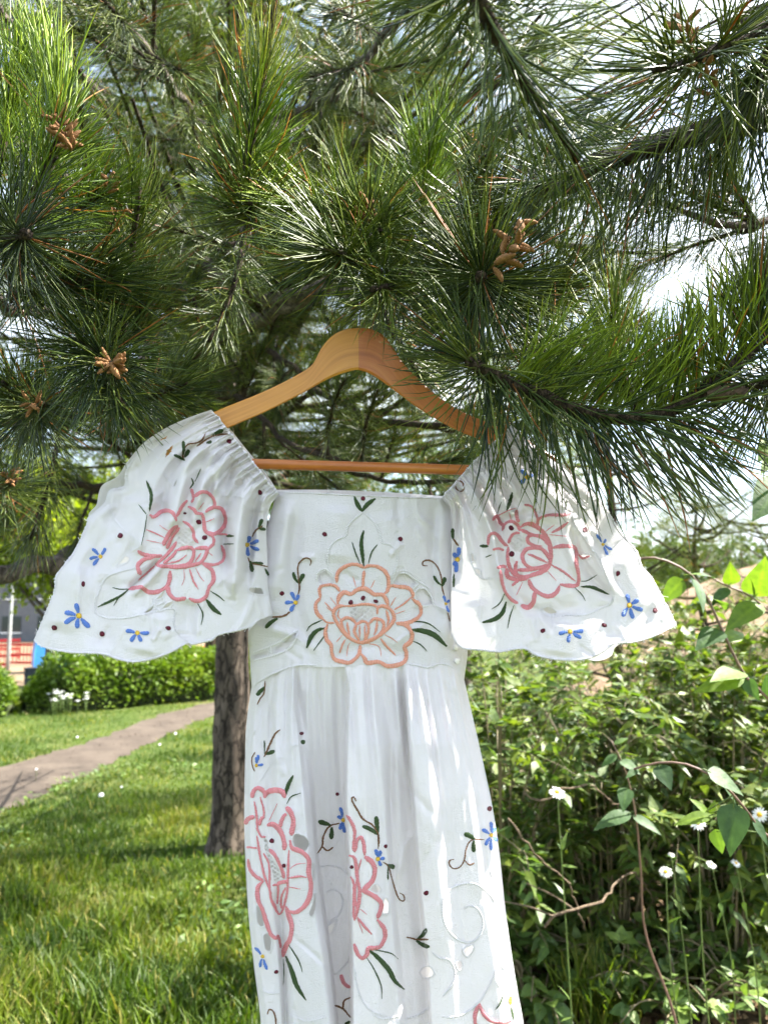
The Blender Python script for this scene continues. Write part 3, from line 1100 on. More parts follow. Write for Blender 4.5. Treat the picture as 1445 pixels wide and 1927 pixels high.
stitched('embroidered_flower', skirt, skirt_f, flower(Z8, 'pink', [(28, (970, 1580), (1010, 1680), (1080, 1740), (1160, 1755), (1260, 1740)), (28, (970, 1580), (930, 1700), (960, 1840), (1060, 1900))]))
stitched('embroidered_flower', skirt, skirt_f, flower(Z6, 'pink', [(28, (970, 1320), (1000, 1400), (1055, 1440))]))
leaves(skirt, skirt_f, Z5, [(34, (540, 1055), (490, 1150), (470, 1240)), (12, (607, 1215), (520, 1250), (480, 1315))])
leaves(skirt, skirt_f, Z6, [(42, (470, 1150), (530, 1300), (570, 1420), (655, 1555)), (12, (480, 1025), (550, 1130), (600, 1220), (622, 1300)), (8, (450, 1180), (455, 1300), (450, 1410)),
                            (44, (1215, 1090), (1310, 1170), (1400, 1270), (1462, 1380), (1547, 1455)), (12, (1200, 1160), (1270, 1270), (1335, 1420), (1342, 1540)),
                            (12, (1220, 1085), (1330, 1105), (1430, 1130), (1490, 1180)), (28, (1005, 1768), (1058, 1745))])
leaves(skirt, skirt_f, Z8, [(14, (1190, 1500), (1155, 1590), (1115, 1640)), (20, (1260, 1610), (1285, 1740))])
leaves(skirt, skirt_f, Z8, [(32, (1255, 1515), (1255, 1595))], 'yellow')
knots(skirt, skirt_f, Z5, [(615, 675, 20), (940, 1225, 16)], 20)
knots(skirt, skirt_f, Z6, [(345, 108, 24), (455, 333, 20), (386, 1295, 22), (1068, 345, 20), (1376, 157, 20)], 20)
knots(skirt, skirt_f, Z8, [(490, 580, 26)], 22)
knots(skirt, skirt_f, Z7, [(1063, 1357, 24)], 22)
stitched('embroidered_leaf', skirt, skirt_f, [('green', 'k', 4.4, Z5([(628, 753)])[0])])
vine(skirt, skirt_f, Z5, [(12, (285, 200), (275, 310), (240, 360), (212, 415))], [(40, (280, 255), (245, 290), (208, 330))])
vine(skirt, skirt_f, Z5, [(17, (422, 640), (375, 680), (330, 770), (295, 850), (272, 890))], [(14, (280, 860), (278, 740)), (36, (290, 862), (330, 850), (372, 833))])
vine(skirt, skirt_f, Z5, [(12, (195, 845), (165, 900), (170, 970), (190, 1020))], [])
daisy(skirt, skirt_f, Z5, (205, 965), [(222, 868), (200, 890), (268, 955)], 26)
vine(skirt, skirt_f, Z5, [(15, (960, 1490), (880, 1510), (840, 1550), (810, 1620), (800, 1700), (755, 1765)), (14, (800, 1700), (850, 1738), (902, 1705))],
     [(44, (880, 1508), (830, 1490), (765, 1473)), (42, (888, 1525), (884, 1635))])
daisy(skirt, skirt_f, Z5, (990, 1460), [(962, 1345), (938, 1425), (962, 1548), (1008, 1575)], 32)
vine(skirt, skirt_f, Z5, [(16, (1110, 1290), (1085, 1250), (1070, 1280), (1120, 1370), (1170, 1450), (1260, 1510), (1310, 1600), (1310, 1720))],
     [(44, (1305, 1585), (1290, 1425)), (42, (1305, 1592), (1240, 1545), (1165, 1515))])
daisy(skirt, skirt_f, Z6, (1308, 272), [(1282, 185), (1330, 195), (1368, 262), (1336, 335)], 34)
daisy(skirt, skirt_f, Z6, (262, 1155), [(190, 1075), (238, 1255), (304, 1275)], 28)
vine(skirt, skirt_f, Z6, [(15, (305, 1680), (320, 1640), (355, 1650), (380, 1720), (380, 1790))], [])
vine(skirt, skirt_f, Z6, [(18, (915, 1598), (990, 1630), (1058, 1710)), (17, (990, 1620), (1000, 1560), (1058, 1525))], [])
vine(skirt, skirt_f, Z8, [(13, (100, 300), (150, 340), (180, 450), (220, 580), (250, 640), (290, 650), (288, 605), (250, 580))], [(44, (140, 325), (205, 350)), (16, (145, 340), (145, 462))])
vine(skirt, skirt_f, Z8, [(16, (308, 980), (400, 1000), (510, 1000))], [(36, (410, 1000), (460, 960), (492, 902)), (40, (400, 1010), (450, 1045), (520, 1072))])
vine(skirt, skirt_f, Z8, [(12, (1015, 97), (930, 92), (880, 120), (850, 190), (835, 280), (800, 340), (740, 360), (700, 320), (705, 285), (742, 275)), (12, (835, 280), (880, 325), (928, 308))],
     [(46, (930, 92), (880, 60), (835, 42)), (42, (922, 105), (920, 210))])
daisy(skirt, skirt_f, Z7, (1082, 1598), [(1074, 1475), (995, 1545), (1112, 1525), (1026, 1690), (1083, 1735), (1136, 1650)], 34)
cords(skirt, skirt_f, Z8, 20, [[(1150, 750), (1080, 610), (960, 510), (850, 495), (720, 540), (650, 640), (640, 780), (680, 900), (760, 990), (860, 1030), (950, 1000), (1000, 900), (1000, 810), (950, 720), (880, 700), (820, 725)],
                               [(540, 1120), (610, 1170), (700, 1190), (750, 1280), (740, 1390), (640, 1520)], [(1170, 1080), (1120, 1300), (1050, 1450), (960, 1580), (830, 1680), (700, 1710), (630, 1700)],
                               [(0, 1680), (90, 1720), (190, 1710), (250, 1690)], [(300, 1720), (420, 1690), (530, 1610)]])
cords(skirt, skirt_f, Z6, 15, [[(755, 360), (850, 330), (950, 350), (1040, 410)], [(830, 580), (890, 550), (960, 580), (990, 660), (960, 770), (900, 820), (830, 850)], [(880, 1330), (960, 1290), (1050, 1180)],
                               [(1090, 1250), (1130, 1480), (1230, 1640), (1400, 1700)], [(460, 1620), (540, 1700), (680, 1740), (850, 1700)], [(215, 1430), (320, 1490), (440, 1480)]])
cords(skirt, skirt_f, Z5, 12, [[(495, 805), (550, 785), (640, 780)], [(235, 1120), (300, 1010), (370, 920), (450, 888)], [(130, 720), (170, 690), (200, 640)]])
hem('skirt_hem', skirt, skirt_f, list(zip(sx[-1, ::10], sy[-1, ::10] - 1)), 5)

# ---- left-hand sleeve
nr, nc = 170, 190
L_left = [(398, 771), (352, 790), (310, 812), (268, 839), (240, 884), (236, 915), (208, 924), (199, 948), (168, 975), (164, 990), (140, 1040), (108, 1083), (104, 1112), (85, 1160), (65, 1205)]
L_bot = [(65, 1205), (82, 1217), (130, 1227), (193, 1230), (222, 1240), (258, 1245), (310, 1232), (352, 1210), (362, 1212), (400, 1203), (412, 1194), (470, 1180), (484, 1168), (513, 1155)]
lx, ly, ls, lt = coons([(398, 771), (430, 808), (462, 850), (495, 893), (528, 932)], L_bot, L_left,
                       [(528, 932), (510, 950), (502, 990), (504, 1060), (506, 1110), (513, 1155)], nr, nc)


def sleeve_h(s, t, x, y, lst, seed, inner):
    """Height towards the camera: flare, elastic gathers, folds."""
    e = inner(s)
    h = 0.020 + (0.012 + 0.05 * t ** 0.8) * np.sin(np.pi * np.clip(e, 0, 1)) ** 0.7 + 0.02 * t * (1 - e)
    g = np.exp(-t * 9)
    h += g * (0.0050 * np.sin(2 * np.pi * 15 * s + 2 * np.sin(9 * s + seed) + 5 * t) + 0.0032 * np.sin(2 * np.pi * 26 * s + seed))
    h += np.exp(-(t / 0.045) ** 2) * 0.0022 * np.sin(2 * np.pi * 44 * s + seed)
    g2 = np.exp(-t * 3.4) * np.clip(t * 8, 0, 1)
    h += g2 * (0.0095 * np.sin(2 * np.pi * 6.3 * s + 1.2 * np.sin(5 * t + seed) + seed) + 0.006 * np.sin(2 * np.pi * 11 * s - 4 * t + 2 * seed))
    h += folds(x, y, lst)
    h += 0.0012 * np.sin(x / 19 + y / 33 + seed) * np.sin(y / 21 - x / 37)
    return h


h = sleeve_h(ls, lt, lx, ly, [
    (14, .012, [(395, 812), (355, 870), (330, 960), (318, 1010)]), (10, -.010, [(375, 822), (330, 890), (300, 990)]), (11, -.014, [(440, 862), (424, 930), (418, 980), (428, 1080)]),
    (12, .014, [(472, 902), (455, 960), (445, 1040), (438, 1130)]), (8, -.012, [(487, 940), (472, 1010), (466, 1100)]), (9, .009, [(410, 840), (385, 900), (375, 960)]),
    (7, .008, [(430, 850), (410, 900), (405, 935)]), (10, .008, [(290, 925), (268, 1000), (262, 1045)]), (6, -.008, [(300, 1052), (270, 1085), (240, 1112)]),
    (6, .006, [(308, 1062), (278, 1095), (248, 1122)]), (30, .008, [(150, 1060), (110, 1190)]), (26, -.007, [(200, 1080), (185, 1220)]), (30, .006, [(290, 1150), (270, 1235)]),
    (20, -.006, [(360, 1130), (350, 1205)]), (14, -.006, [(240, 900), (205, 1000), (160, 1100)])], 1.0, lambda s: s)
h += creases(lx, ly, 46, 4, 2.0, .6)
lsl_f = Panel(lx, ly, D0 - h)
Lb_left = [(398, 771), (350, 788), (306, 809), (268, 836), (238, 872), (222, 896), (194, 912), (186, 930), (182, 950), (168, 966), (166, 984), (150, 1030), (122, 1080), (112, 1110), (92, 1150), (80, 1185)]
lbx, lby, _, _ = coons([(398, 771), (432, 806), (466, 848), (500, 890), (528, 932)], [(80, 1185), (140, 1205), (230, 1222), (330, 1208), (430, 1180), (513, 1150)], Lb_left,
                       [(528, 932), (510, 950), (502, 990), (504, 1060), (506, 1110), (513, 1150)], nr, nc)
eb = np.sin(np.pi * np.clip(ls, 0.02, 1)) ** 0.7
BC = np.linspace(0, nc - 1, 60).astype(int)
lsl_b = Panel(lbx[:, BC], lby[:, BC], (D0 + 0.016 + (0.01 + 0.05 * lt) * eb + 0.012 * lt * np.sin(ls * 14))[:, BC])
L_LAT = Z2([(840, 692), (860, 682), (895, 702), (915, 742), (938, 793), (905, 808), (818, 808), (818, 770)])
L_HOLES = [Z2(q) for q in (
    [(640, 240), (700, 207), (772, 184), (760, 197), (700, 217)], [(755, 310), (765, 265), (800, 235), (790, 270), (762, 302)],
    [(480, 920), (520, 870), (550, 865), (545, 895), (500, 915)], [(555, 838), (600, 815), (592, 842), (565, 848)],
    [(705, 1105), (755, 1050), (748, 1090), (722, 1110)], [(635, 1182), (690, 1138), (690, 1165), (655, 1188)], [(732, 1168), (755, 1135), (802, 1116), (792, 1146), (745, 1168)],
    [(1145, 440), (1180, 410), (1200, 450), (1180, 470), (1150, 465)], [(1208, 410), (1222, 403), (1230, 430), (1215, 437)], [(800, 460), (820, 420), (827, 440), (808, 480)],
    [(1228, 1042), (1300, 1040), (1312, 1080), (1240, 1072)])]
lsl = part('sleeve', cloth_mesh('sleeve', lsl_f, lsl_b, L_HOLES + [L_LAT], join_right=True), dress, label='puffed sleeve with one large pink flower, hanging clear of the needles')
V, F, st = net(lsl_f, L_LAT, 9.0, 2.6)
part('drawn_thread_net', mesh('drawn_thread_net', V, F, {'st': st}, [M['white']]), lsl)
hole_rims(lsl, lsl_f, L_HOLES[2:], 3.2)
hem('scalloped_hem', lsl, lsl_f, L_bot, 4.6, 0.25)
hem('scalloped_hem', lsl, lsl_f, L_left[3:], 4.2, 0.12)
hem('elastic_edge', lsl, lsl_f, list(zip(lx[0, ::6] + ERNG.uniform(-1.5, 1.5, len(lx[0, ::6])), ly[0, ::6] + 3 + ERNG.uniform(-1.5, 1.5, len(lx[0, ::6])))), 5.5)
hem('elastic_edge', lsl, lsl_f, list(zip(lx[9, ::5] + ERNG.uniform(-2, 2, len(lx[0, ::5])), ly[9, ::5] + ERNG.uniform(-2, 2, len(lx[0, ::5])))), 2.6)
stitched('embroidered_flower', lsl, lsl_f, flower(Z2, 'pink', [
    ((668, 628), (695, 640), (735, 610), (775, 605), (805, 625), (822, 665)), (14, (822, 640), (850, 585), (882, 545)), (14, (905, 480), (915, 530), (905, 560)),
    (16, (915, 530), (960, 500), (1000, 505), (1030, 540), (1035, 580), (1000, 600), (985, 615)), ((1030, 585), (1075, 595), (1098, 650), (1085, 700), (1040, 735), (990, 725)),
    (16, (885, 580), (920, 600), (935, 620), (965, 625), (975, 660), (980, 710), (1000, 735), (1025, 750), (1030, 790), (990, 830)), (10, (1030, 735), (1110, 740)),
    (14, (1075, 800), (1090, 850), (1080, 890), (1040, 910), (1000, 910), (970, 900)), (20, (830, 690), (790, 720), (755, 780), (748, 805)), (16, (838, 700), (800, 750), (765, 820)),
    (14, (855, 665), (890, 685), (915, 720), (920, 760), (945, 790)), (18, (820, 830), (860, 818), (900, 815), (920, 840), (905, 890), (870, 915), (800, 920), (740, 920), (705, 912)),
    (18, (925, 820), (990, 818), (985, 860), (955, 900), (905, 915), (850, 925), (780, 928)), (16, (700, 912), (760, 860), (810, 800), (820, 780)), (14, (745, 905), (800, 860), (820, 825)),
    ('t', 10, (760, 905), (830, 890), (880, 855)), ('t', 10, (925, 895), (960, 845)), (18, (600, 830), (625, 850), (680, 862), (740, 860)), (20, (690, 870), (640, 880), (605, 910), (605, 940), (620, 970)),
    (9, (605, 1000), (650, 960), (700, 915)), (20, (548, 1050), (600, 1040), (625, 1040), (660, 1065), (710, 1065), (760, 1040), (780, 1000), (785, 945)),
    (20, (770, 1030), (780, 1075), (820, 1108), (875, 1100)), (18, (890, 1100), (935, 1118), (985, 1095), (1005, 1040), (1030, 1000), (1025, 950), (1000, 925), (965, 905)),
    ('t', 9, (650, 712), (705, 735), (755, 760)), ('t', 5, (725, 688), (775, 722)), ('t', 5, (650, 772), (735, 790)), ('t', 12, (895, 935), (915, 1000), (945, 1050)), ('t', 5, (862, 940), (865, 990), (850, 1030)),
    ('t', 5, (930, 930), (955, 980), (978, 1005)), ('t', 5, (985, 670), (1035, 650)), ('t', 5, (945, 600), (975, 560)), ('t', 5, (1000, 840), (1025, 860))]))
leaves(lsl, lsl_f, Z2, [(18, (650, 435), (672, 490), (678, 530), (668, 610)), (7, (607, 570), (630, 600), (650, 625)), (5, (655, 625), (640, 720), (622, 800)), (14, (375, 1150), (450, 1115), (500, 1090), (550, 1050)),
                        (7, (458, 1040), (500, 1050), (550, 1048)), (7, (465, 1142), (495, 1095), (535, 1060)), (24, (988, 1108), (1030, 1160), (1074, 1195)), (8, (940, 1130), (970, 1190), (960, 1252)),
                        (8, (1012, 1060), (1060, 1090), (1093, 1117)), (10, (905, 420), (915, 450), (895, 480)), (6, (958, 368), (940, 410), (925, 440)), (14, (1100, 748), (1146, 748)), (7, (1085, 795), (1145, 792))])
knots(lsl, lsl_f, Z2, [(948, 670), (980, 757), (868, 620, 9), (502, 747), (293, 1020), (128, 1268), (400, 1304), (774, 1270), (1293, 502), (1118, 212)], 16)
vine(lsl, lsl_f, Z2, [(9, (860, 320), (858, 270), (885, 230), (930, 222), (965, 205), (985, 165)), (9, (935, 240), (985, 205), (1020, 185), (1060, 175), (1110, 170))],
     [(20, (858, 290), (862, 250), (858, 210)), (18, (868, 320), (835, 302), (806, 288)), (24, (866, 302), (880, 280), (892, 260)), (26, (1025, 180), (1050, 165), (1085, 148)), (18, (990, 222), (1020, 212))])
daisy(lsl, lsl_f, Z2, (390, 865), [(343, 820), (418, 816), (328, 878), (350, 916)], 20)
daisy(lsl, lsl_f, Z2, (268, 1200), [(250, 1130), (187, 1182), (187, 1244), (258, 1272), (330, 1266)], 28)
daisy(lsl, lsl_f, Z2, (600, 1298), [(533, 1286), (667, 1296), (560, 1346), (624, 1346)], 24)
daisy(lsl, lsl_f, Z2, (1222, 798), [(1234, 748), (1286, 772), (1290, 828), (1228, 862)], 22)
vine(lsl, lsl_f, Z2, [(9, (1248, 755), (1270, 715), (1310, 690))], [(22, (1285, 705), (1306, 652)), (20, (1285, 705), (1326, 712))])
vine(lsl, lsl_f, Z2, [(8, (1225, 870), (1240, 900), (1290, 912), (1338, 922))], [(24, (1238, 890), (1250, 952)), (16, (1250, 898), (1312, 905)), (14, (1322, 932), (1342, 972))])
cords(lsl, lsl_f, Z2, 11, [[(440, 500), (440, 590), (500, 690), (620, 790)], [(690, 920), (560, 935), (430, 980), (375, 1080), (360, 1170), (400, 1205), (500, 1215), (620, 1195), (800, 1160), (805, 1230), (830, 1300), (890, 1355)],
                           [(830, 520), (800, 470), (750, 400), (730, 400)], [(1010, 310), (1060, 350), (1075, 400), (1060, 470)], [(1075, 520), (1160, 520), (1210, 535)], [(1200, 570), (1250, 600), (1310, 605)],
                           [(690, 260), (715, 325)], [(630, 225), (690, 270)], [(690, 1100), (700, 1150), (735, 1180)], [(700, 1145), (760, 1120)]])

# ---- right-hand sleeve
R_bot = [(848, 1190), (868, 1218), (900, 1222), (940, 1226), (985, 1220), (1010, 1233), (1050, 1241), (1100, 1240), (1140, 1222), (1152, 1212), (1200, 1206), (1240, 1192), (1271, 1175)]
R_right = [(962, 800), (1000, 838), (1042, 868), (1090, 905), (1130, 940), (1142, 962), (1165, 1000), (1190, 1028), (1200, 1045), (1206, 1066), (1226, 1090), (1250, 1135), (1271, 1175)]
rx, ry, rs, rt = coons([(829, 938), (858, 905), (890, 870), (925, 835), (962, 800)], R_bot, [(829, 938), (846, 960), (849, 1020), (849, 1100), (848, 1190)], R_right, nr, nc)
h = sleeve_h(rs, rt, rx, ry, [
    (9, .015, [(882, 902), (905, 960), (925, 1010), (936, 1060), (950, 1110), (978, 1145)]), (9, -.012, [(900, 905), (928, 965), (945, 1000)]), (10, -.012, [(868, 930), (862, 1000), (860, 1100)]),
    (10, .009, [(915, 880), (950, 950), (985, 985)]), (8, -.009, [(1068, 955), (1085, 1040), (1118, 1090), (1150, 1130)]), (14, .009, [(1000, 900), (1056, 950), (1078, 1050), (1088, 1095)]),
    (12, -.006, [(935, 1095), (1010, 1150), (1100, 1140)]), (8, .006, [(1092, 990), (1130, 1060), (1160, 1120)]), (26, .007, [(1180, 1040), (1220, 1150)]), (22, -.005, [(1140, 1130), (1150, 1205)]),
    (24, .005, [(1060, 1170), (1050, 1235)]), (12, .006, [(985, 970), (1060, 975), (1085, 1010)]), (7, -.005, [(930, 985), (1000, 965), (1070, 960)]), (20, .006, [(890, 1130), (910, 1215)])], 2.3, lambda s: 1 - s)
h += creases(rx, ry, 46, 5, 1.1, .6)
rsl_f = Panel(rx, ry, D0 - h)
rbx, rby, _, _ = coons([(829, 938), (858, 905), (890, 870), (925, 835), (962, 800)], [(848, 1180), (900, 1205), (1000, 1215), (1085, 1235), (1122, 1244), (1150, 1234), (1160, 1215), (1215, 1195), (1255, 1165)],
                       [(829, 938), (846, 960), (849, 1020), (849, 1100), (848, 1180)], [(962, 800), (1002, 834), (1046, 864), (1094, 902), (1126, 936), (1160, 995), (1196, 1050), (1230, 1110), (1255, 1165)], nr, nc)
eb = np.sin(np.pi * np.clip(1 - rs, 0.02, 1)) ** 0.7
rsl_b = Panel(rbx[:, BC], rby[:, BC], (D0 + 0.016 + (0.01 + 0.05 * rt) * eb + 0.012 * rt * np.sin(rs * 13))[:, BC])
R_LAT = Z4([(415, 720), (432, 690), (470, 678), (490, 700), (515, 745), (490, 780), (440, 770)])
R_HOLES = [Z4(q) for q in ([(195, 790), (210, 785), (222, 830), (200, 835)], [(220, 870), (250, 880), (252, 915), (228, 905)], [(800, 800), (840, 790), (885, 800), (850, 822)], [(600, 1102), (640, 1090), (690, 1122), (640, 1134)])]
rsl = part('sleeve', cloth_mesh('sleeve', rsl_f, rsl_b, R_HOLES + [R_LAT], join_left=True), dress, label='puffed sleeve with a crumpled pink flower under the drooping needles')
V, F, st = net(rsl_f, R_LAT, 9.0, 2.8)
part('drawn_thread_net', mesh('drawn_thread_net', V, F, {'st': st}, [M['white']]), rsl)
hole_rims(rsl, rsl_f, R_HOLES, 3.2)
hem('scalloped_hem', rsl, rsl_f, R_bot, 4.6, 0.25)
hem('scalloped_hem', rsl, rsl_f, R_right[4:], 4.6, 0.35)
hem('elastic_edge', rsl, rsl_f, list(zip(rx[0, ::6] + ERNG.uniform(-1.5, 1.5, len(rx[0, ::6])), ry[0, ::6] + 3 + ERNG.uniform(-1.5, 1.5, len(rx[0, ::6])))), 5.5)
hem('elastic_edge', rsl, rsl_f, list(zip(rx[9, ::5] + ERNG.uniform(-2, 2, len(rx[0, ::5])), ry[9, ::5] + ERNG.uniform(-2, 2, len(rx[0, ::5])))), 2.6)
stitched('embroidered_flower', rsl, rsl_f, flower(Z4, 'pink', [
    (16, (320, 600), (345, 575), (365, 615), (385, 625)), (5, (345, 575), (420, 540), (455, 530)), (14, (375, 660), (390, 620), (425, 605), (460, 625), (475, 660)), (14, (410, 730), (425, 690), (450, 672), (475, 672)),
    (20, (475, 640), (510, 620), (550, 625), (600, 660), (635, 710), (650, 780), (645, 840), (620, 880), (560, 905), (500, 920), (455, 905), (450, 860), (460, 830)), (16, (480, 650), (540, 680), (600, 690), (620, 710)),
    (16, (600, 745), (560, 745), (520, 720), (525, 690), (560, 685), (610, 705), (640, 745)), (18, (650, 830), (610, 770), (560, 755), (510, 765), (490, 800), (500, 840), (540, 870), (600, 865), (640, 845)),
    ('t', 16, (520, 790), (570, 810), (630, 840)), (16, (460, 880), (520, 880), (590, 870)), (16, (295, 740), (300, 690), (325, 672), (350, 685), (385, 730), (410, 745)), (12, (320, 765), (355, 760), (385, 770)),
    (14, (345, 870), (375, 860), (400, 865)), (16, (365, 880), (375, 950), (395, 1010), (430, 1050), (465, 1070)), (20, (400, 870), (410, 920), (470, 935), (525, 925)), (16, (410, 750), (405, 810), (420, 870), (450, 920)),
    (22, (480, 1080), (520, 1092), (550, 1065), (560, 1000)), (20, (525, 935), (545, 980), (590, 1015), (640, 1030), (680, 1010), (700, 970)),
    (18, (655, 755), (720, 745), (780, 750), (795, 780), (795, 850), (808, 910), (800, 965), (750, 970), (700, 962)), ('t', 14, (650, 850), (720, 890), (790, 945)),
    (14, (570, 640), (585, 590), (640, 570), (720, 570), (760, 560)), ('t', 18, (655, 670), (700, 645), (750, 610)), ('t', 5, (610, 670), (670, 625)), ('t', 5, (640, 680), (740, 690)), (16, (455, 540), (460, 590), (470, 610)),
    (12, (500, 510), (545, 525), (575, 590), (570, 630)), (14, (430, 970), (470, 935)), ('t', 5, (630, 885), (680, 940)), ('t', 5, (455, 1025), (490, 950)), ('t', 5, (415, 555), (425, 600)), (12, (805, 790), (830, 815), (870, 800))]))
leaves(rsl, rsl_f, Z4, [(24, (262, 1178), (330, 1160), (375, 1125), (398, 1060)), (7, (315, 1103), (360, 1070), (388, 1015)), (7, (405, 1212), (420, 1140), (442, 1080)), (18, (820, 975), (890, 980), (980, 1020)),
                        (7, (822, 945), (860, 940), (912, 908)), (6, (785, 980), (825, 1020), (845, 1055)), (18, (248, 745), (298, 746)), (7, (280, 808), (315, 795)), (20, (400, 545), (420, 490), (432, 440)), (6, (348, 560), (360, 520), (370, 495)),
                        (8, (735, 540), (740, 480))])
knots(rsl, rsl_f, Z4, [(425, 643), (428, 790), (845, 653), (1030, 900), (1240, 1110), (953, 1193), (605, 1225)], 16)
daisy(rsl, rsl_f, Z4, (122, 822), [(130, 752), (97, 785), (100, 856), (115, 894)], 24)
daisy(rsl, rsl_f, Z4, (945, 735), [(908, 680), (962, 705), (998, 765), (974, 795)], 16)
daisy(rsl, rsl_f, Z4, (1095, 1080), [(1080, 1018), (1146, 1045), (1170, 1108), (1118, 1156), (1056, 1145)], 26)
daisy(rsl, rsl_f, Z4, (760, 1230), [(694, 1243), (835, 1224), (824, 1265), (750, 1292)], 24)
daisy(rsl, rsl_f, Z4, (515, 355), [(480, 315), (550, 338), (482, 390)], 24)
vine(rsl, rsl_f, Z4, [(9, (95, 700), (128, 745))], [(20, (96, 705), (94, 645)), (14, (102, 905), (100, 978))])
vine(rsl, rsl_f, Z4, [(8, (110, 400), (125, 375), (150, 385), (158, 420), (145, 435), (120, 425), (108, 400)), (8, (470, 240), (490, 235), (500, 260), (545, 270)), (7, (340, 230), (380, 235))], [])
cords(rsl, rsl_f, Z4, 11, [[(745, 480), (765, 560), (800, 640), (880, 760), (930, 820), (960, 900), (1000, 1050), (930, 1100), (840, 1135), (740, 1135), (640, 1140), (560, 1080)],
                           [(195, 790), (200, 840), (230, 900), (270, 930), (330, 920), (355, 890)], [(870, 590), (850, 540), (800, 500)]])

# ------------------------------------------------------------------ the hanger
hang = thing('clothes_hanger', tuple(W(675, 690, D0)), 'varnished wooden clothes hanger with trouser bar, hooked over a pine branch', 'hanger')


def arm(top, bot, n, name, mat, sag):
    T, B = resample(cr(top, 10), n), resample(cr(bot, 10), n)
    th = 0.0085
    rows = []
    L = np.r_[0, np.cumsum(np.linalg.norm(np.diff((T + B) / 2, axis=0), axis=1))] * PXM
    cs = [(0.0, -0.72), (0.06, -1.0), (0.94, -1.0), (1.0, -0.72), (1.0, 0.72), (0.94, 1.0), (0.06, 1.0), (0.0, 0.72)]
    u = np.linspace(0, 1, n)
    V, ac = [], []
    for i in range(n):
        for a, d in cs:
            p = T[i] * (1 - a) + B[i] * a
            V.append(W(p[0], p[1], D0 + sag * u[i] ** 1.6 + d * th * (1 - 0.25 * u[i])))
            ac.append(a * np.linalg.norm(T[i] - B[i]) * PXM + d * 0.004)
    V = np.array(V)
    m = len(cs)
    i, j = np.meshgrid(np.arange(n - 1), np.arange(m), indexing='ij')
    F = np.stack([i * m + j, i * m + (j + 1) % m, (i + 1) * m + (j + 1) % m, (i + 1) * m + j], -1).reshape(-1, 4)
    caps = np.array([list(range(m))[::-1], [(n - 1) * m + k for k in range(m)]])
    me = mesh(name, V, [F, caps], {'st': np.repeat(L, m), 'ac': np.array(ac)}, [M[mat]], smooth=False)
    return part(name, me, hang)


arm([(674.95, 617), (650, 620), (625, 632), (605, 655), (592, 680), (580, 693), (560, 705), (530, 721), (480, 744), (408, 773), (340, 806), (285, 838)],
    [(674.95, 696), (660, 698), (620, 712), (560, 745), (500, 775), (440, 801), (400, 818), (340, 848), (300, 866)], 60, 'arm', 'wood_light', 0.012)
arm([(675.05, 617), (700, 620), (722, 632), (740, 655), (757, 682), (780, 706), (820, 742), (870, 775), (930, 800), (990, 830), (1050, 862)],
    [(675.05, 696), (700, 705), (740, 733), (790, 770), (850, 805), (905, 828), (940, 842), (1000, 872), (1030, 886)], 60, 'arm', 'wood_red', 0.012)
bp = W(np.linspace(418, 935, 30), np.linspace(871, 886, 30), D0 + 0.004)
V, F = tube(bp, 0.0068, 14)
FR = np.linalg.norm(V - V[0], axis=1)
part('trouser_bar', mesh('trouser_bar', V, F, {'st': FR, 'ac': np.tile(np.arange(14), 31)[:len(V)] * 0.002}, [M['wood_red']]), hang)
for (ax, ay, by_) in ((424, 812, 871), (928, 842, 886)):
    V, F = tube(W(np.full(6, ax), np.linspace(ay, by_, 6), D0 + 0.006), 0.0022, 8)
    part('bar_pin', mesh('bar_pin', V, F, None, [M['steel']]), hang)
hp = [W(675.3, 614, D0), W(676, 600, D0), W(678, 570, D0), W(677, 550, D0)]
hc = W(700, 520, D0)
hr = 25 * PXM
for a in np.linspace(math.pi, -0.25 * math.pi, 12):
    hp.append(hc + np.array([hr * math.cos(a), 0, hr * math.sin(a)]))
V, F = tube(cr(hp, 5), 0.0016, 10)
part('hook', mesh('hook', V, F, None, [M['steel']]), hang)

# ------------------------------------------------------------------ ground, path, lawn
def mat_ground():
    q = NT('lawn_soil')
    p = q.n('BsdfPrincipled', Roughness=0.95)
    p.inputs['Specular IOR Level'].default_value = 0.1
    n1 = q.noise(0.9, 6, 0.6)
    n2 = q.noise(14, 6, 0.7)
    mx = q.n('Math', operation='MULTIPLY_ADD')
    q.l(n2, 'Fac', mx, 0)
    mx.inputs[1].default_value = 0.6
    q.l(n1, 'Fac', mx, 2)
    r = q.ramp(mx, 'Value', [(0.52, (0.030, 0.045, 0.012)), (0.75, (0.055, 0.085, 0.018)), (0.95, (0.105, 0.115, 0.035)), (1.1, (0.16, 0.13, 0.06))])
    q.l(r, 'Color', p, 'Base Color')
    b = q.bump(n2, 'Fac', 0.8, 0.03)
    q.l(b, 'Normal', p, 'Normal')
    q.l(p, 'BSDF', q.out, 'Surface')
    return q.m


def mat_dirt(name, c0, c1, c2, scale=3.0, bump=0.02):
    q = NT(name)
    p = q.n('BsdfPrincipled', Roughness=0.95)
    p.inputs['Specular IOR Level'].default_value = 0.15
    n1 = q.noise(scale, 7, 0.65)
    n2 = q.noise(scale * 22, 5, 0.7)
    mx = q.n('Math', operation='MULTIPLY_ADD')
    q.l(n2, 'Fac', mx, 0)
    mx.inputs[1].default_value = 0.5
    q.l(n1, 'Fac', mx, 2)
    r = q.ramp(mx, 'Value', [(0.5, c0), (0.75, c1), (1.0, c2)])
    q.l(r, 'Color', p, 'Base Color')
    b = q.bump(mx, 'Value', 0.7, bump)
    q.l(b, 'Normal', p, 'Normal')
    q.l(p, 'BSDF', q.out, 'Surface')
    return q.m


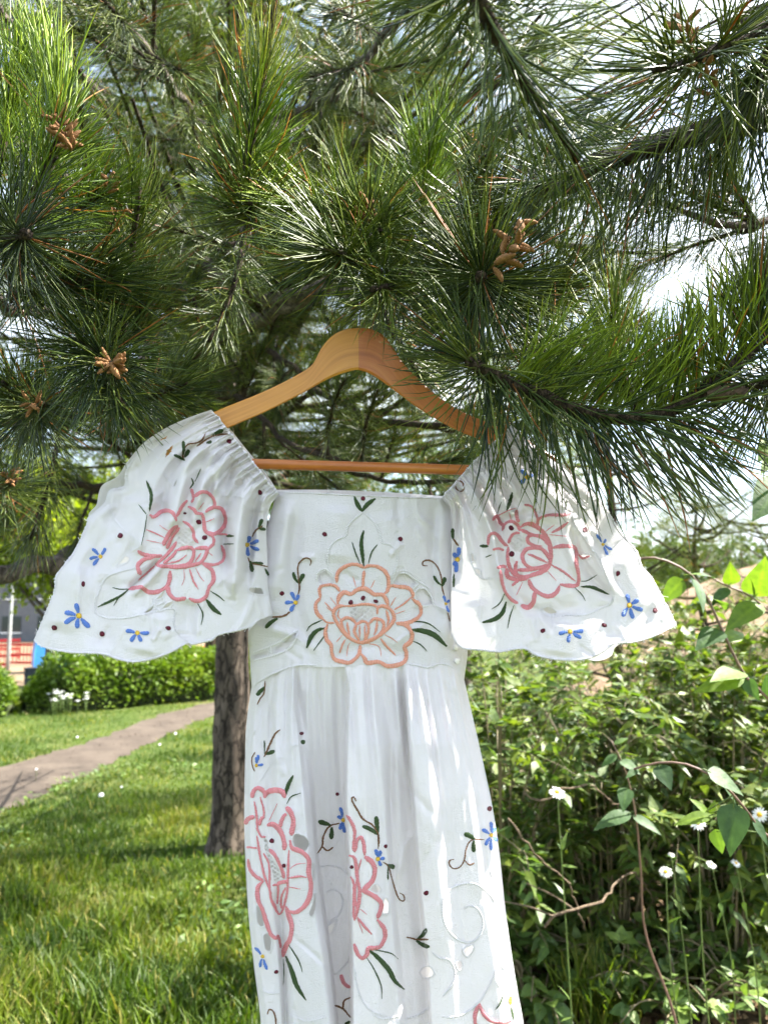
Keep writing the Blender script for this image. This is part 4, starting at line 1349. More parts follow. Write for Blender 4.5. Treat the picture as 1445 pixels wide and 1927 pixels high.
M['ground'] = mat_ground()
M['path'] = mat_dirt('trodden_path', (0.055, 0.043, 0.034), (0.088, 0.070, 0.055), (0.13, 0.105, 0.082))
M['yard'] = mat_dirt('bare_yard', (0.13, 0.09, 0.055), (0.20, 0.145, 0.09), (0.26, 0.19, 0.125), 1.2)
M['litter_soil'] = mat_dirt('leaf_litter_soil', (0.030, 0.022, 0.014), (0.08, 0.055, 0.032), (0.16, 0.11, 0.065), 6)
M['grass'] = mat_leaf('grass_blades', (0.045, 0.088, 0.010), (0.115, 0.168, 0.016), (0.29, 0.26, 0.08), 0.5, 0.38, 0.3)
M['leaf_shrub'] = mat_leaf('shrub_leaves', (0.030, 0.065, 0.020), (0.075, 0.135, 0.034), (0.16, 0.21, 0.036), 0.48, 0.34, 0.4)
M['leaf_hero'] = mat_leaf('broad_leaves', (0.040, 0.085, 0.035), (0.075, 0.150, 0.050), (0.16, 0.25, 0.030), 0.55, 0.36, 0.35)
M['leaf_hedge'] = mat_leaf('hedge_leaves', (0.045, 0.100, 0.016), (0.115, 0.190, 0.024), (0.20, 0.27, 0.035), 0.45, 0.30, 0.4)
M['leaf_tree'] = mat_leaf('lime_green_leaves', (0.080, 0.125, 0.015), (0.175, 0.235, 0.020), (0.28, 0.31, 0.035), 0.5, 0.45, 0.3)
M['leaf_far'] = mat_leaf('far_leaves', (0.035, 0.070, 0.020), (0.070, 0.115, 0.030), (0.11, 0.15, 0.045), 0.6, 0.25, 0.2)
M['leaf_bramble'] = mat_leaf('bramble_leaves', (0.050, 0.105, 0.030), (0.095, 0.165, 0.045), (0.17, 0.25, 0.055), 0.45, 0.30, 0.4)
M['dry'] = mat_leaf('dry_leaves', (0.10, 0.060, 0.030), (0.20, 0.13, 0.07), (0.33, 0.24, 0.14), 0.8, 0.1, 0.2)
M['stem'] = simple('plant_stem', (0.16, 0.13, 0.07), 0.6, 0.35, 40)
M['stem_green'] = simple('green_stem', (0.10, 0.15, 0.035), 0.55, 0.3, 40)
M['petal'] = simple('daisy_petal', (0.80, 0.80, 0.76), 0.7, 0.05)
M['disc'] = simple('daisy_disc', (0.65, 0.38, 0.03), 0.8, 0.2, 300)
M['dead_twig'] = mat_bark('dead_twig_bark', (0.14, 0.10, 0.065), (0.34, 0.26, 0.18), 4.0)


def sheet(name, poly, z, mat, n=1):
    P = np.asarray(poly, float)
    V = np.c_[P[:, 0], P[:, 1], np.full(len(P), z)]
    return link(name, mesh(name, V, [np.arange(len(P))[None]], None, [M[mat]]), kind='structure')


gx = np.r_[-600, -120, -40, np.linspace(-14, 14, 57), 40, 120, 600]
gy = np.r_[-60, -10, np.linspace(-4, 40, 89), 60, 120, 700]
GX, GY = np.meshgrid(gx, gy)
V = np.c_[GX.ravel(), GY.ravel(), zg(GY.ravel())]
link('ground', mesh('ground', V, [gridfaces(len(gy), len(gx))[:, ::-1]], None, [M['ground']]), kind='structure')

near = [G(x, y)[:2] for x, y in ((-260, 1640), (-120, 1580), (0, 1530), (100, 1487), (200, 1438), (300, 1392), (390, 1352), (470, 1322), (560, 1296))]
farr = [G(x, y)[:2] for x, y in ((560, 1278), (470, 1300), (390, 1324), (300, 1347), (200, 1385), (100, 1415), (0, 1447), (-120, 1490), (-260, 1540))]
rngp = np.random.default_rng(3)
near_c, far_c = cr(near, 10), cr(farr, 10)
near_c[:, :2] += rngp.normal(0, 0.035, near_c.shape)
far_c[:, :2] += rngp.normal(0, 0.035, far_c.shape)
PATH = np.vstack([near_c, far_c])
sheet('path', PATH, 0.004, 'path')
YARD = [(x, y) for y in (37, 43, 55, 75, 110) for x in (-70, -30, -9, 4)]
YV = np.array([(x, y, zg(y) + .006) for x, y in YARD])
link('dirt_yard', mesh('dirt_yard', YV, [gridfaces(5, 4)[:, ::-1]], None, [M['yard']]), kind='structure')
LIT = np.array([(0.05, 1.2), (0.15, 2.2), (0.28, 3.2), (0.5, 5.2), (6, 6), (6, 1.0)])
sheet('leaf_litter_soil', LIT, 0.004, 'litter_soil')


def blade_tpl(k=0.25, w=0.5):
    """A grass blade 1 high, bent over by k."""
    z = np.array([0, 0.4, 0.75, 1.0])
    x = k * z ** 2
    ww = np.array([0.8, 1.0, 0.7]) * w / 2
    V = []
    for i in range(3):
        V += [[x[i], -ww[i], z[i]], [x[i], ww[i], z[i]]]
    V.append([x[3], 0, z[3] * 0.95])
    Q = np.array([[0, 1, 3, 2], [2, 3, 5, 4]])
    T = np.array([[4, 5, 6, 6]])
    return np.array(V), np.vstack([Q]), np.array([[4, 5, 6]]), np.array([0, 0, .4, .4, .75, .75, 1.0])


def make_grass(name, X, Y, Hh, rnd, seed, z=0.0, wid=0.012):
    rng = np.random.default_rng(seed)
    N = len(X)
    grp = rng.integers(0, 4, N)
    Vs, Qs, Ts, R, T_, off = [], [], [], [], [], 0
    for g, k in enumerate((0.12, 0.3, 0.55, 0.85)):
        i = np.where(grp == g)[0]
        tv, tq, tt, tp = blade_tpl(k, 1.0)
        d = np.c_[rng.normal(0, 0.28, (len(i), 2)), np.ones(len(i))]
        Mx = frames(d, rng)
        sc = np.c_[Hh[i], wid * rng.uniform(.6, 1.3, len(i)), Hh[i]]
        Mx = Mx * sc[:, None, :]
        loc = np.c_[X[i], Y[i], np.full(len(i), z)]
        V, Q = scatter(tv, tq, Mx, loc)
        _, T = scatter(tv, tt, Mx, loc)
        Vs.append(V)
        Qs.append(Q + off)
        Ts.append(T + off)
        R.append(np.repeat(rnd[i], len(tv)))
        T_.append(np.tile(tp, len(i)))
        off += len(V)
    me = mesh(name, np.vstack(Vs), [np.vstack(Qs), np.vstack(Ts)], {'rnd': np.concatenate(R), 'tp': np.concatenate(T_)}, [M['grass']])
    return me


rng = np.random.default_rng(21)
N = 100000
gy_ = 2.6 * (13.5 / 2.6) ** (rng.random(N) ** 0.85)
gx_ = (rng.random(N) * (0.50 + 0.30) - 0.56) * gy_ * 1.0 + rng.normal(0, 0.05, N)
ok = ~inpoly(gx_, gy_, PATH) & ~inpoly(gx_, gy_, LIT) & (np.hypot(gx_ - G(432, 1600)[0], gy_ - G(432, 1600)[1]) > 0.22)
edge = inpoly(gx_, gy_, PATH)
gx_, gy_ = gx_[ok], gy_[ok]
P3 = np.c_[gx_, gy_, np.zeros(len(gx_))]
pat = vnoise(P3, 1.6, 1) * 0.6 + vnoise(P3, 4.5, 2) * 0.4
pat2 = vnoise(P3, 2.2, 7)
hh = (0.036 + 0.085 * np.clip((5.4 - gy_) / 2.0, 0, 1)) * (0.25 + 2.6 * pat ** 2) * rng.uniform(0.55, 1.35, len(gx_))
keep = rng.random(len(gx_)) < np.clip(0.35 + 1.1 * pat, 0, 1)
rnd = np.clip(0.10 + 1.0 * (pat2 - 0.35) + 0.35 * (vnoise(P3, .8, 12) - .5) + rng.normal(0, 0.16, len(gx_)), 0, 1)
rnd = np.where(rng.random(len(gx_)) < 0.05, 0.95, rnd)
link('lawn_grass', make_grass('lawn_grass', gx_[keep], gy_[keep], hh[keep], rnd[keep], 4, 0.0, 0.0075),
     label='green lawn grass with dry tufts under the pine', category='grass', kind='stuff')


n = 5200
P = np.c_[rng.uniform(-3.2, .2, n), rng.uniform(2.7, 7.5, n), np.zeros(n)]
w_ = vnoise(P, 1.1, 31)
P = P[(w_ > .52) & ~inpoly(P[:, 0], P[:, 1], PATH) & ~inpoly(P[:, 0], P[:, 1], LIT)]
P[:, 2] = rng.uniform(.02, .07, len(P))
WEED = P

# ------------------------------------------------------------------ leaves, plants
def leaf_tpl(rows=5, cols=2, w=0.42, bend=0.18, fold=0.12, tip=1.0, base=0.55):
    """A leaf along +z, 1 long, its face towards +x."""
    u = np.linspace(0, 1, rows)
    hw = w / 2 * (np.sin(np.pi * np.clip(u, 0, 1) ** base) ** 0.9) * (1 - 0.25 * u * tip)
    hw[0] = 0.02
    hw[-1] = 0.004
    c = np.linspace(-1, 1, cols * 2 + 1)
    V = np.array([[-bend * uu ** 2 + fold * abs(k) * h, k * h, uu] for uu, h in zip(u, hw) for k in c])
    F = gridfaces(rows, len(c))
    return V, F, np.repeat(np.abs(c)[None], rows, 0).ravel() * 1.0


def leaf_mesh(name, P, D, L, rnd, mat, rng, tpls, up=None):
    Vs, Fs, R, T, off = [], [], [], [], 0
    g = rng.integers(0, len(tpls), len(P))
    for k, (tv, tf, tp) in enumerate(tpls):
        i = np.where(g == k)[0]
        if not len(i):
            continue
        d = D[i]
        Mx = frames(d, rng, up)
        if up is not None:      # x axis of the leaf = its face: as near to up as can be
            dn = d / np.linalg.norm(d, axis=1)[:, None]
            upv = np.broadcast_to(up, dn.shape) + rng.normal(0, 0.35, dn.shape)
            x = upv - dn * (upv * dn).sum(1)[:, None]
            x /= np.linalg.norm(x, axis=1)[:, None]
            Mx = np.stack([x, np.cross(dn, x), dn], -1)
        Mx = Mx * L[i][:, None, None]
        V, F = scatter(tv, tf, Mx, P[i])
        Vs.append(V)
        Fs.append(F + off)
        R.append(np.repeat(rnd[i], len(tv)))
        T.append(np.tile(tp, len(i)))
        off += len(V)
    return mesh(name, np.vstack(Vs), [np.vstack(Fs)], {'rnd': np.concatenate(R), 'tp': np.concatenate(T)}, [M[mat]])


UP = np.array([0, 0, 1.0])
TPL_OVAL = [leaf_tpl(5, 1, 0.50, b, 0.10) for b in (0.05, 0.2, 0.38)]
TPL_NARROW = [leaf_tpl(5, 1, 0.34, b, 0.10) for b in (0.1, 0.25, 0.45)]
TPL_QUAD = [(np.array([[0, 0, 0], [f, -.34, .48], [f, .34, .48], [-b, 0, 1.0]]), np.array([[0, 2, 3], [0, 3, 1]]), np.array([0, 1, 1, 0.3])) for b, f in ((.05, .12), (.3, .1))]
rng = np.random.default_rng(8)
n = len(WEED)
link('lawn_weeds', leaf_mesh('lawn_weeds', WEED, rng.normal(0, 1, (n, 3)) * np.array([1, 1, .3]) + np.array([0, 0, .35]), rng.uniform(.025, .06, n), np.clip(rng.normal(.6, .2, n), 0, 1), 'leaf_bramble', rng, TPL_OVAL, UP),
     label='small broad-leaved weeds among the lawn grass', category='weeds', kind='stuff')
n = 2500
P = np.c_[rng.uniform(-6, 0, n), rng.uniform(4, 14, n), np.full(n, .009)]
P = P[inpoly(P[:, 0], P[:, 1], PATH)]
n = len(P)
tet = np.array([[1, 0, 0], [-.5, .8, 0], [-.5, -.8, 0], [0, 0, .8], [.6, .7, .4], [-.7, .1, .45]])
tf_ = np.array([[0, 4, 3], [4, 1, 5], [4, 5, 3], [5, 2, 3], [2, 0, 3], [1, 2, 5], [0, 1, 4]])
V, F = scatter(tet, tf_, frames(rng.normal(0, .3, (n, 3)) + UP, rng) * rng.uniform(.003, .011, n)[:, None, None], P)
link('path_grit', mesh('path_grit', V, [F], None, [M['path']], smooth=False), label='loose grit and small stones on the footpath', category='grit', kind='stuff')


def shrub(name, X, Y, H, R, n, L, seed, label, mat='leaf_shrub', tpls=TPL_OVAL, cat='shrub', group=None, stems=14, tone=0.06, sub=6):
    rng = np.random.default_rng(seed)
    t = thing(name, (X, Y, 0), label, cat, group)
    sv, P, D = [], [], []
    for k in range(stems):
        a = rng.uniform(0, 2 * np.pi)
        r = R * rng.uniform(0.25, 1.0)
        top = np.array([X + r * math.cos(a), Y + r * math.sin(a), H * rng.uniform(0.62, 1.0) * (1 - 0.25 * (r / R) ** 2)])
        b = np.array([X + 0.06 * math.cos(a), Y + 0.06 * math.sin(a), 0])
        mid = (b + top) / 2 + np.array([-0.15 * r * math.cos(a), -0.15 * r * math.sin(a), 0.10 * H])
        c = resample(cr([b, mid, top, top + np.array([math.cos(a), math.sin(a), -0.25]) * 0.12], 6), 18)
        sv.append((*tube(c, np.linspace(0.006, 0.0018, 18), 5), 0))
        for q in range(sub):
            i = rng.integers(2, 17)
            dv = rng.normal(0, 1, 3) + np.array([math.cos(a), math.sin(a), 0.35])
            dv /= np.linalg.norm(dv)
            tl = rng.uniform(0.10, 0.30) * min(1, H)
            tw = c[i] + dv * np.linspace(0, tl, 6)[:, None] + np.array([0, 0, -0.3 * tl]) * (np.linspace(0, 1, 6) ** 2)[:, None]
            sv.append((*tube(tw, np.linspace(0.0022, 0.0010, 6), 4), 0))
            m = max(2, int(n / (stems * sub)))
            u = np.sort(rng.uniform(0.1, 1.0, m))
            pp = np.stack([np.interp(u * 5, np.arange(6), tw[:, j]) for j in range(3)], -1)
            side = rng.normal(0, 1, (m, 3))
            side[:, 2] = np.abs(side[:, 2]) * 0.2
            dd = side / np.linalg.norm(side, axis=1)[:, None] + dv * 0.7 - np.array([0, 0, 0.25])
            P.append(pp)
            D.append(dd)
    V, F, mi = merge(sv)
    part('stems', mesh('stems', V, F, None, [M['stem']]), t)
    P, D = np.vstack(P), np.vstack(D)
    LL = L * rng.uniform(0.55, 1.25, len(P))
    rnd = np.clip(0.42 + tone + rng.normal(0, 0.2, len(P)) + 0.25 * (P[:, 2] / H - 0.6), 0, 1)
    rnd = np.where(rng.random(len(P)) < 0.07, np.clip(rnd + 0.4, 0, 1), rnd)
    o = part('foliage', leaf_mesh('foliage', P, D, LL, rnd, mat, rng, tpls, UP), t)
    o['kind'] = 'stuff'
    return t


def at(px, Y, z=0.0):
    """World x of the photograph's column px at distance Y."""
    return float(W(px, 1142, Y)[0])


def top_z(py, Y):
    return float(W(722, py, Y)[2])


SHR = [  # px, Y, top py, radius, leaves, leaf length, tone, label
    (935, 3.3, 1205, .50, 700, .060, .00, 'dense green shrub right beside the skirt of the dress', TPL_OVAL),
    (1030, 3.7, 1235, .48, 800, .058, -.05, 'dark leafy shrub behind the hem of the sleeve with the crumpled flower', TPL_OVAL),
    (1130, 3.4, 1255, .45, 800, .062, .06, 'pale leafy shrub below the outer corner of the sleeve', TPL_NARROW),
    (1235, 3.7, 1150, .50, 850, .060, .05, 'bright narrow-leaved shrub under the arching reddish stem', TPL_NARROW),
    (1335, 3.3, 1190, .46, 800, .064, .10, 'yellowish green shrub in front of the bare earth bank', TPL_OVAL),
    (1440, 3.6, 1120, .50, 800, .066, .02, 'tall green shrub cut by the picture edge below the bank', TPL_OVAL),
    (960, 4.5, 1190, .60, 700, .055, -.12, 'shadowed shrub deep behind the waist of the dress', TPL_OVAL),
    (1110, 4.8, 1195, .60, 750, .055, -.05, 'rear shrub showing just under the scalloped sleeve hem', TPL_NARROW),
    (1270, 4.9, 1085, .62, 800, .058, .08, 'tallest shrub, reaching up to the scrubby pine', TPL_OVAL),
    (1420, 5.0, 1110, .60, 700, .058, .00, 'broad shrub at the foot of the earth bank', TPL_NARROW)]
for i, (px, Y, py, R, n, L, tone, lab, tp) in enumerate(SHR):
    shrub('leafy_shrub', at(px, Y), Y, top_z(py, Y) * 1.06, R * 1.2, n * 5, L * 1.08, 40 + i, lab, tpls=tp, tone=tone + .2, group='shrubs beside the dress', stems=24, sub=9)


# --- low plants in front of the shrubs
def low_plant(name, px, py, label, H, R, n, L, seed, tpls, mat='leaf_bramble', cat='plant', tone=0.1):
    X, Y, _ = G(px, py)
    return shrub(name, X, Y, H * 1.1, R * 1.35, int(n * 2.2), L * 1.1, seed, label, mat, tpls, cat, None, 12, tone + .1, 5)


TPL_BR = [leaf_tpl(6, 1, 0.78, b, 0.14, 0.6, 0.6) for b in (0.1, 0.25)]
low_plant('bramble_plant', 1010, 1915, 'low bramble with crinkled leaves at the skirt edge', .22, .22, 150, .055, 71, TPL_BR)
low_plant('bramble_plant', 1075, 1850, 'bramble sprawl growing behind the bright grass tuft', .24, .26, 170, .052, 72, TPL_BR, tone=0)
low_plant('bramble_plant', 1190, 1880, 'pale bramble patch between grass tuft and brown litter', .26, .26, 190, .050, 73, TPL_BR, tone=.18)
low_plant('bramble_plant', 1290, 1930, 'bramble shoots over the brown leaf litter', .24, .22, 120, .048, 74, TPL_BR, tone=.1)
low_plant('clover_plant', 1235, 1800, 'round-leaved plant in the dark hollow under the shrubs', .34, .24, 170, .044, 75, TPL_BR, tone=.2)
low_plant('clover_plant', 1330, 1790, 'upright plant with pale oval leaves below the daisies', .50, .20, 200, .042, 76, TPL_OVAL, tone=.25)
low_plant('feathery_plant', 1430, 1800, 'feathery bright green plant at the picture edge', .62, .30, 700, .030, 77, TPL_NARROW, tone=.2)
low_plant('feathery_plant', 1130, 1790, 'leggy weed with small leaves under the bare twig', .55, .20, 240, .034, 78, TPL_NARROW, tone=.15)
low_plant('clover_plant', 1400, 1905, 'low dark plant at the bottom corner of the litter', .22, .24, 130, .050, 79, TPL_OVAL, tone=-.1)
low_plant('feathery_plant', 990, 1780, 'thin weed standing against the lower skirt edge', .60, .16, 170, .036, 80, TPL_NARROW, tone=.0)

rng = np.random.default_rng(33)
for (px, py, n, hgt, lab, sp) in ((1120, 1925, 260, .30, 'bright green grass tuft at the bottom beside the bramble', .07), (1000, 1800, 170, .42, 'tall thin grass tuft close to the skirt', .08),
                                  (1395, 1860, 150, .30, 'sparse grass tuft over the litter near the edge', .09), (1270, 1850, 120, .26, 'small grass tuft in the middle of the undergrowth', .07)):
    X, Y, _ = G(px, py)
    xs, ys = X + rng.normal(0, sp, n), Y + rng.normal(0, sp, n)
    o = link('grass_tuft', make_grass('grass_tuft', xs, ys, hgt * rng.uniform(.4, 1.1, n), np.clip(rng.normal(.45, .2, n), 0, 1), int(px), 0.004, 0.007), label=lab, category='grass tuft', group='grass tufts under the shrubs')

# leaf litter
n = 2600
lx_ = rng.uniform(0.6, 2.2, n)
ly_ = rng.uniform(2.4, 4.6, n)
P = np.c_[lx_, ly_, rng.uniform(0.008, 0.03, n)]
Dd = rng.normal(0, 1, (n, 3)) * np.array([1, 1, 0.22])
o = link('fallen_leaves', leaf_mesh('fallen_leaves', P, Dd, rng.uniform(.02, .06, n), rng.random(n), 'dry', rng, TPL_QUAD, UP), label='brown dead leaves scattered under the shrubs', category='leaf litter', kind='stuff')


def twig(name, pts, r0, r1, label, forks=()):
    t = thing(name, tuple(pts[0]), label, 'twig')
    c = resample(cr(pts, 8), 26)
    rg = np.random.default_rng(int(abs(pts[0][0]) * 1000))
    c[1:-1] += rg.normal(0, .004, (24, 3))
    V, F = tube(c, np.linspace(r0, r1, 26) * .62, 7, 0.2, rg)
    part('stick', mesh('stick', V, F, None, [M['dead_twig']]), t)
    for f in forks:
        c = resample(cr(f, 8), 14)
        V, F = tube(c, np.linspace(r0 * .45, r1 * .35, 14), 6, 0.2, rg)
        part('fork', mesh('fork', V, F, None, [M['dead_twig']]), t)


twig('dead_twig', [W(1024, 1745, 2.5), W(1042, 1725, 2.5), W(1075, 1712, 2.52), W(1110, 1703, 2.55), W(1135, 1692, 2.6), W(1190, 1640, 2.9), W(1230, 1700, 3.2)], .007, .004,
     'pale dead twig lying across the weeds beside the skirt', [[W(1042, 1725, 2.5), W(1000, 1708, 2.52), W(955, 1698, 2.6), W(900, 1690, 2.8)], [W(1080, 1712, 2.53), W(1040, 1685, 2.6), W(985, 1660, 2.8)]])
twig('dead_twig', [W(985, 1490, 2.6), W(1010, 1508, 2.6), W(1030, 1500, 2.6), W(1068, 1484, 2.62), W(1120, 1482, 2.7), W(1200, 1560, 3.0)], .0055, .003, 'thin bent dead twig behind the topmost daisy')
twig('dead_twig', [W(955, 1540, 2.5), W(985, 1580, 2.5), W(1020, 1622, 2.55), W(1065, 1658, 2.6), W(1100, 1750, 2.8)], .005, .004, 'dead twig slanting down behind the weeds at the skirt edge')


def daisy_plant(px, py, Y, gpx, label, r=0.017, tilt=(0, -0.5, 0.8), seed=0):
    """An oxeye daisy: stem, toothed leaves, a head of white rays round a yellow disc."""
    rg = np.random.default_rng(seed)
    top = W(px, py, Y)
    base = np.array([at(gpx, Y), Y + 0.02, 0])
    t = thing('oxeye_daisy', tuple(base), label, 'flower', 'oxeye daisies in the weeds')
    c = resample(cr([base, (base + top) / 2 + np.array([rg.uniform(-.03, .03), 0, 0]), top], 8), 22)
    V, F = tube(c, np.linspace(.003, .0016, 22), 6)
    part('stem', mesh('stem', V, F, None, [M['stem_green']]), t)
    P = c[rg.integers(3, 18, 9)]
    D = rg.normal(0, 1, (9, 3)) + np.array([0, 0, .6])
    part('leaves', leaf_mesh('leaves', P, D, rg.uniform(.03, .06, 9), rg.uniform(.3, .8, 9), 'leaf_bramble', rg, TPL_NARROW, UP), t, kind='stuff')
    z = np.array(tilt, float)
    z /= np.linalg.norm(z)
    Mz = frames(z[None], rg)[0]
    tv, tf, tp = leaf_tpl(4, 1, 0.36, 0.12, 0.02, 0.2, 0.8)
    a = np.linspace(0, 2 * np.pi, 15, endpoint=False)
    dirs = np.stack([np.cos(a), np.sin(a), rg.uniform(-.25, .1, 15)], -1) @ Mz.T
    for k in range(15):
        x = z - dirs[k] * (z @ dirs[k]) / (dirs[k] @ dirs[k])
        x /= np.linalg.norm(x)
        d = dirs[k] / np.linalg.norm(dirs[k])
        mm = np.stack([x, np.cross(d, x), d], -1) * r
        V = tv @ mm.T + top + d * r * .25
        part('petal', mesh('petal', V, [tf], None, [M['petal']]), t)
    V, F, _ = disc_dome(top, z, r * .42)
    part('disc', mesh('disc', V, F, None, [M['disc']]), t)


def disc_dome(c, z, r):
    Mz = frames(np.asarray(z, float)[None], np.random.default_rng(1))[0]
    a = np.linspace(0, 2 * np.pi, 10, endpoint=False)
    P = [np.stack([np.cos(a) * r * q, np.sin(a) * r * q, np.full(10, h * r)], -1) for q, h in ((1, 0), (.85, .3), (.5, .5))]
    P = np.vstack(P + [np.array([[0, 0, .55 * r]])]) @ Mz.T + c
    j = np.arange(10)
    q = np.vstack([np.stack([k * 10 + j, k * 10 + (j + 1) % 10, (k + 1) * 10 + (j + 1) % 10, (k + 1) * 10 + j], -1) for k in (0, 1)])
    return P, [q, np.stack([20 + j, 20 + (j + 1) % 10, np.full(10, 30)], -1)], None


daisy_plant(1048, 1490, 2.5, 1062, 'topmost white daisy, above the pale dead twig', .022, (0.1, -.45, .9), 1)
daisy_plant(1312, 1547, 2.5, 1310, 'white daisy facing us beside the heart-shaped leaf', .022, (0, -.75, .6), 2)
daisy_plant(1252, 1640, 2.6, 1268, 'white daisy over the round-leaved plant', .018, (-.2, -.5, .8), 3)
daisy_plant(1338, 1626, 2.7, 1345, 'small white daisy below the tip of the heart-shaped leaf', .014, (.2, -.5, .8), 4)
daisy_plant(1384, 1624, 2.7, 1392, 'small white daisy nearest the feathery plant', .014, (.3, -.4, .8), 5)
daisy_plant(1428, 1533, 2.4, 1440, 'half-open white daisy at the picture edge', .020, (-.6, -.6, .5), 6)
daisy_plant(1262, 1608, 2.7, 1272, 'tiny white daisy bud directly above another daisy', .010, (0, -.3, .9), 7)


# --- broad-leaved stems standing nearer
TV_HEART = leaf_tpl(10, 2, 0.66, 0.16, 0.10, 0.9, 0.58)
TV_LANCE = leaf_tpl(10, 2, 0.44, 0.22, 0.12, 0.8, 0.72)


def broad_stem(name, pts, radii, leaf_list, label, seed):
    """leaf_list: (base px, base py, tip px, tip py, Y base, Y tip, kind, rnd, face)"""
    rg = np.random.default_rng(seed)
    g0 = np.array(pts[0])
    pts = [np.array([g0[0] + .12, g0[1] + .05, 0.0]), np.array([g0[0] + .09, g0[1] + .04, g0[2] * .5])] + list(pts)
    c = resample(cr(pts, 10), 60)
    t = thing(name, tuple(c[0]), label, 'plant')
    V, F = tube(c, np.linspace(radii[0] * 1.3, radii[1], 60), 8, 0.06, rg)
    part('stem', mesh('stem', V, F, None, [M['stem_red']]), t)
    for (bx_, by_, tx, ty, Yb, Yt, kind, rn, face) in leaf_list:
        b, e = W(bx_, by_, Yb), W(tx, ty, Yt)
        k = np.argmin(np.linalg.norm(c - b, axis=1))
        d = e - b
        L = np.linalg.norm(d)
        d /= L
        fv = np.array(face, float)
        x = fv - d * (fv @ d)
        x /= np.linalg.norm(x)
        mm = np.stack([x, np.cross(d, x), d], -1) * L
        tv, tf, tp = TV_HEART if kind == 'h' else TV_LANCE
        V = tv @ mm.T + b
        pv, pf = tube(np.stack([c[k], (c[k] + b) / 2 + np.array([0, 0, .002]), b + d * .1 * L]), [.0016, .0014, .0008], 5)
        VV, FF, mi = merge([(V, [tf], 0), (pv, pf, 1)])
        att = {'rnd': np.r_[np.full(len(V), rn), np.full(len(pv), .5)], 'tp': np.r_[tp, np.zeros(len(pv))]}
        part('leaf', mesh('leaf', VV, FF, att, [M['leaf_hero'], M['stem_green']], mi), t)


M['stem_red'] = simple('reddish_stem', (0.17, 0.105, 0.075), 0.5, 0.3, 60)
YF = 1.7
broad_stem('arching_shrub_stem', [W(1560, 1560, 1.8), W(1500, 1400, 1.75), W(1445, 1316, YF), W(1400, 1270, YF), W(1360, 1190, YF), W(1330, 1125, YF), W(1300, 1082, YF), W(1268, 1062, YF), W(1235, 1050, YF), W(1203, 1051, YF)], (.0042, .0026), [
    (1285, 1090, 1240, 1135, 1.7, 1.72, 'h', .8, (0, -.6, .5)), (1290, 1082, 1318, 1075, 1.7, 1.65, 'h', .9, (0, -.4, .8)), (1300, 1085, 1338, 1140, 1.7, 1.62, 'l', .3, (.6, -.6, .5)),
    (1355, 1185, 1308, 1215, 1.7, 1.66, 'h', .3, (0, -.5, .9)), (1352, 1180, 1312, 1172, 1.7, 1.78, 'l', .9, (0, -.6, .6)), (1400, 1272, 1312, 1292, 1.7, 1.68, 'l', .95, (-.1, -.75, .5)),
    (1402, 1278, 1428, 1318, 1.7, 1.68, 'h', .35, (-.5, -.5, .6)), (1398, 1265, 1345, 1262, 1.7, 1.62, 'l', .85, (0, -.5, .8)), (1445, 1320, 1436, 1268, 1.7, 1.7, 'l', .25, (-.8, -.5, .1)),
    (1365, 1205, 1405, 1180, 1.7, 1.75, 'l', .85, (.2, -.6, .7)), (1330, 1125, 1372, 1125, 1.7, 1.8, 'l', .7, (0, -.5, .8)), (1250, 1055, 1232, 1045, 1.7, 1.74, 'l', .5, (0, -.5, .9))],
    'arching reddish stem with broad leaves beside the outer sleeve corner', 5)
broad_stem('side_shrub_stem', [W(1600, 1260, 1.9), W(1500, 1190, 1.85), W(1442, 1146, 1.8), W(1405, 1118, 1.8), W(1372, 1105, 1.8), W(1335, 1086, 1.8), W(1322, 1078, 1.8)], (.0035, .002), [
    (1376, 1100, 1374, 1062, 1.8, 1.76, 'h', .95, (-.3, -.8, .2)), (1420, 1120, 1424, 1080, 1.8, 1.75, 'l', .9, (.3, -.8, .1)), (1425, 1122, 1438, 1060, 1.8, 1.7, 'h', .85, (-.3, -.8, .2)),
    (1370, 1107, 1340, 1130, 1.8, 1.76, 'l', .3, (0, -.5, .8)), (1340, 1088, 1318, 1070, 1.8, 1.74, 'l', .4, (0, -.5, .8)), (1415, 1125, 1424, 1108, 1.8, 1.85, 'l', .25, (.5, -.8, 0)),
    (1430, 1135, 1372, 1168, 1.8, 1.72, 'l', .8, (0, -.6, .7))], 'slim stem with upright sunlit leaves against the earth bank', 6)
broad_stem('drooping_shrub_stem', [W(1650, 1750, 1.7), W(1540, 1640, 1.62), W(1440, 1570, 1.58), W(1400, 1520, 1.56), W(1362, 1478, 1.56), W(1320, 1450, 1.56), W(1280, 1436, 1.57), W(1232, 1436, 1.58), W(1190, 1448, 1.6)], (.004, .002), [
    (1240, 1440, 1262, 1482, 1.58, 1.53, 'h', .02, (-.2, -.8, .4)), (1330, 1450, 1404, 1490, 1.56, 1.54, 'h', .35, (.1, -.55, .8)), (1380, 1512, 1376, 1612, 1.56, 1.53, 'h', .12, (-.2, -.85, .3)),
    (1360, 1478, 1398, 1512, 1.57, 1.6, 'l', .2, (.4, -.6, .5)), (1415, 1540, 1452, 1590, 1.57, 1.55, 'l', .1, (.2, -.7, .6)), (1345, 1560, 1360, 1610, 1.66, 1.66, 'h', .7, (-.3, -.8, .4)),
    (1330, 1530, 1302, 1500, 1.6, 1.6, 'l', .9, (0, -.6, .7)), (1336, 1532, 1345, 1505, 1.6, 1.6, 'l', .95, (0, -.6, .7)), (1340, 1535, 1268, 1542, 1.6, 1.6, 'l', .9, (0, -.5, .8)), (1200, 1446, 1178, 1460, 1.6, 1.58, 'l', .3, (0, -.6, .7))],
    'drooping stem with dark heart-shaped leaves above the daisies', 7)
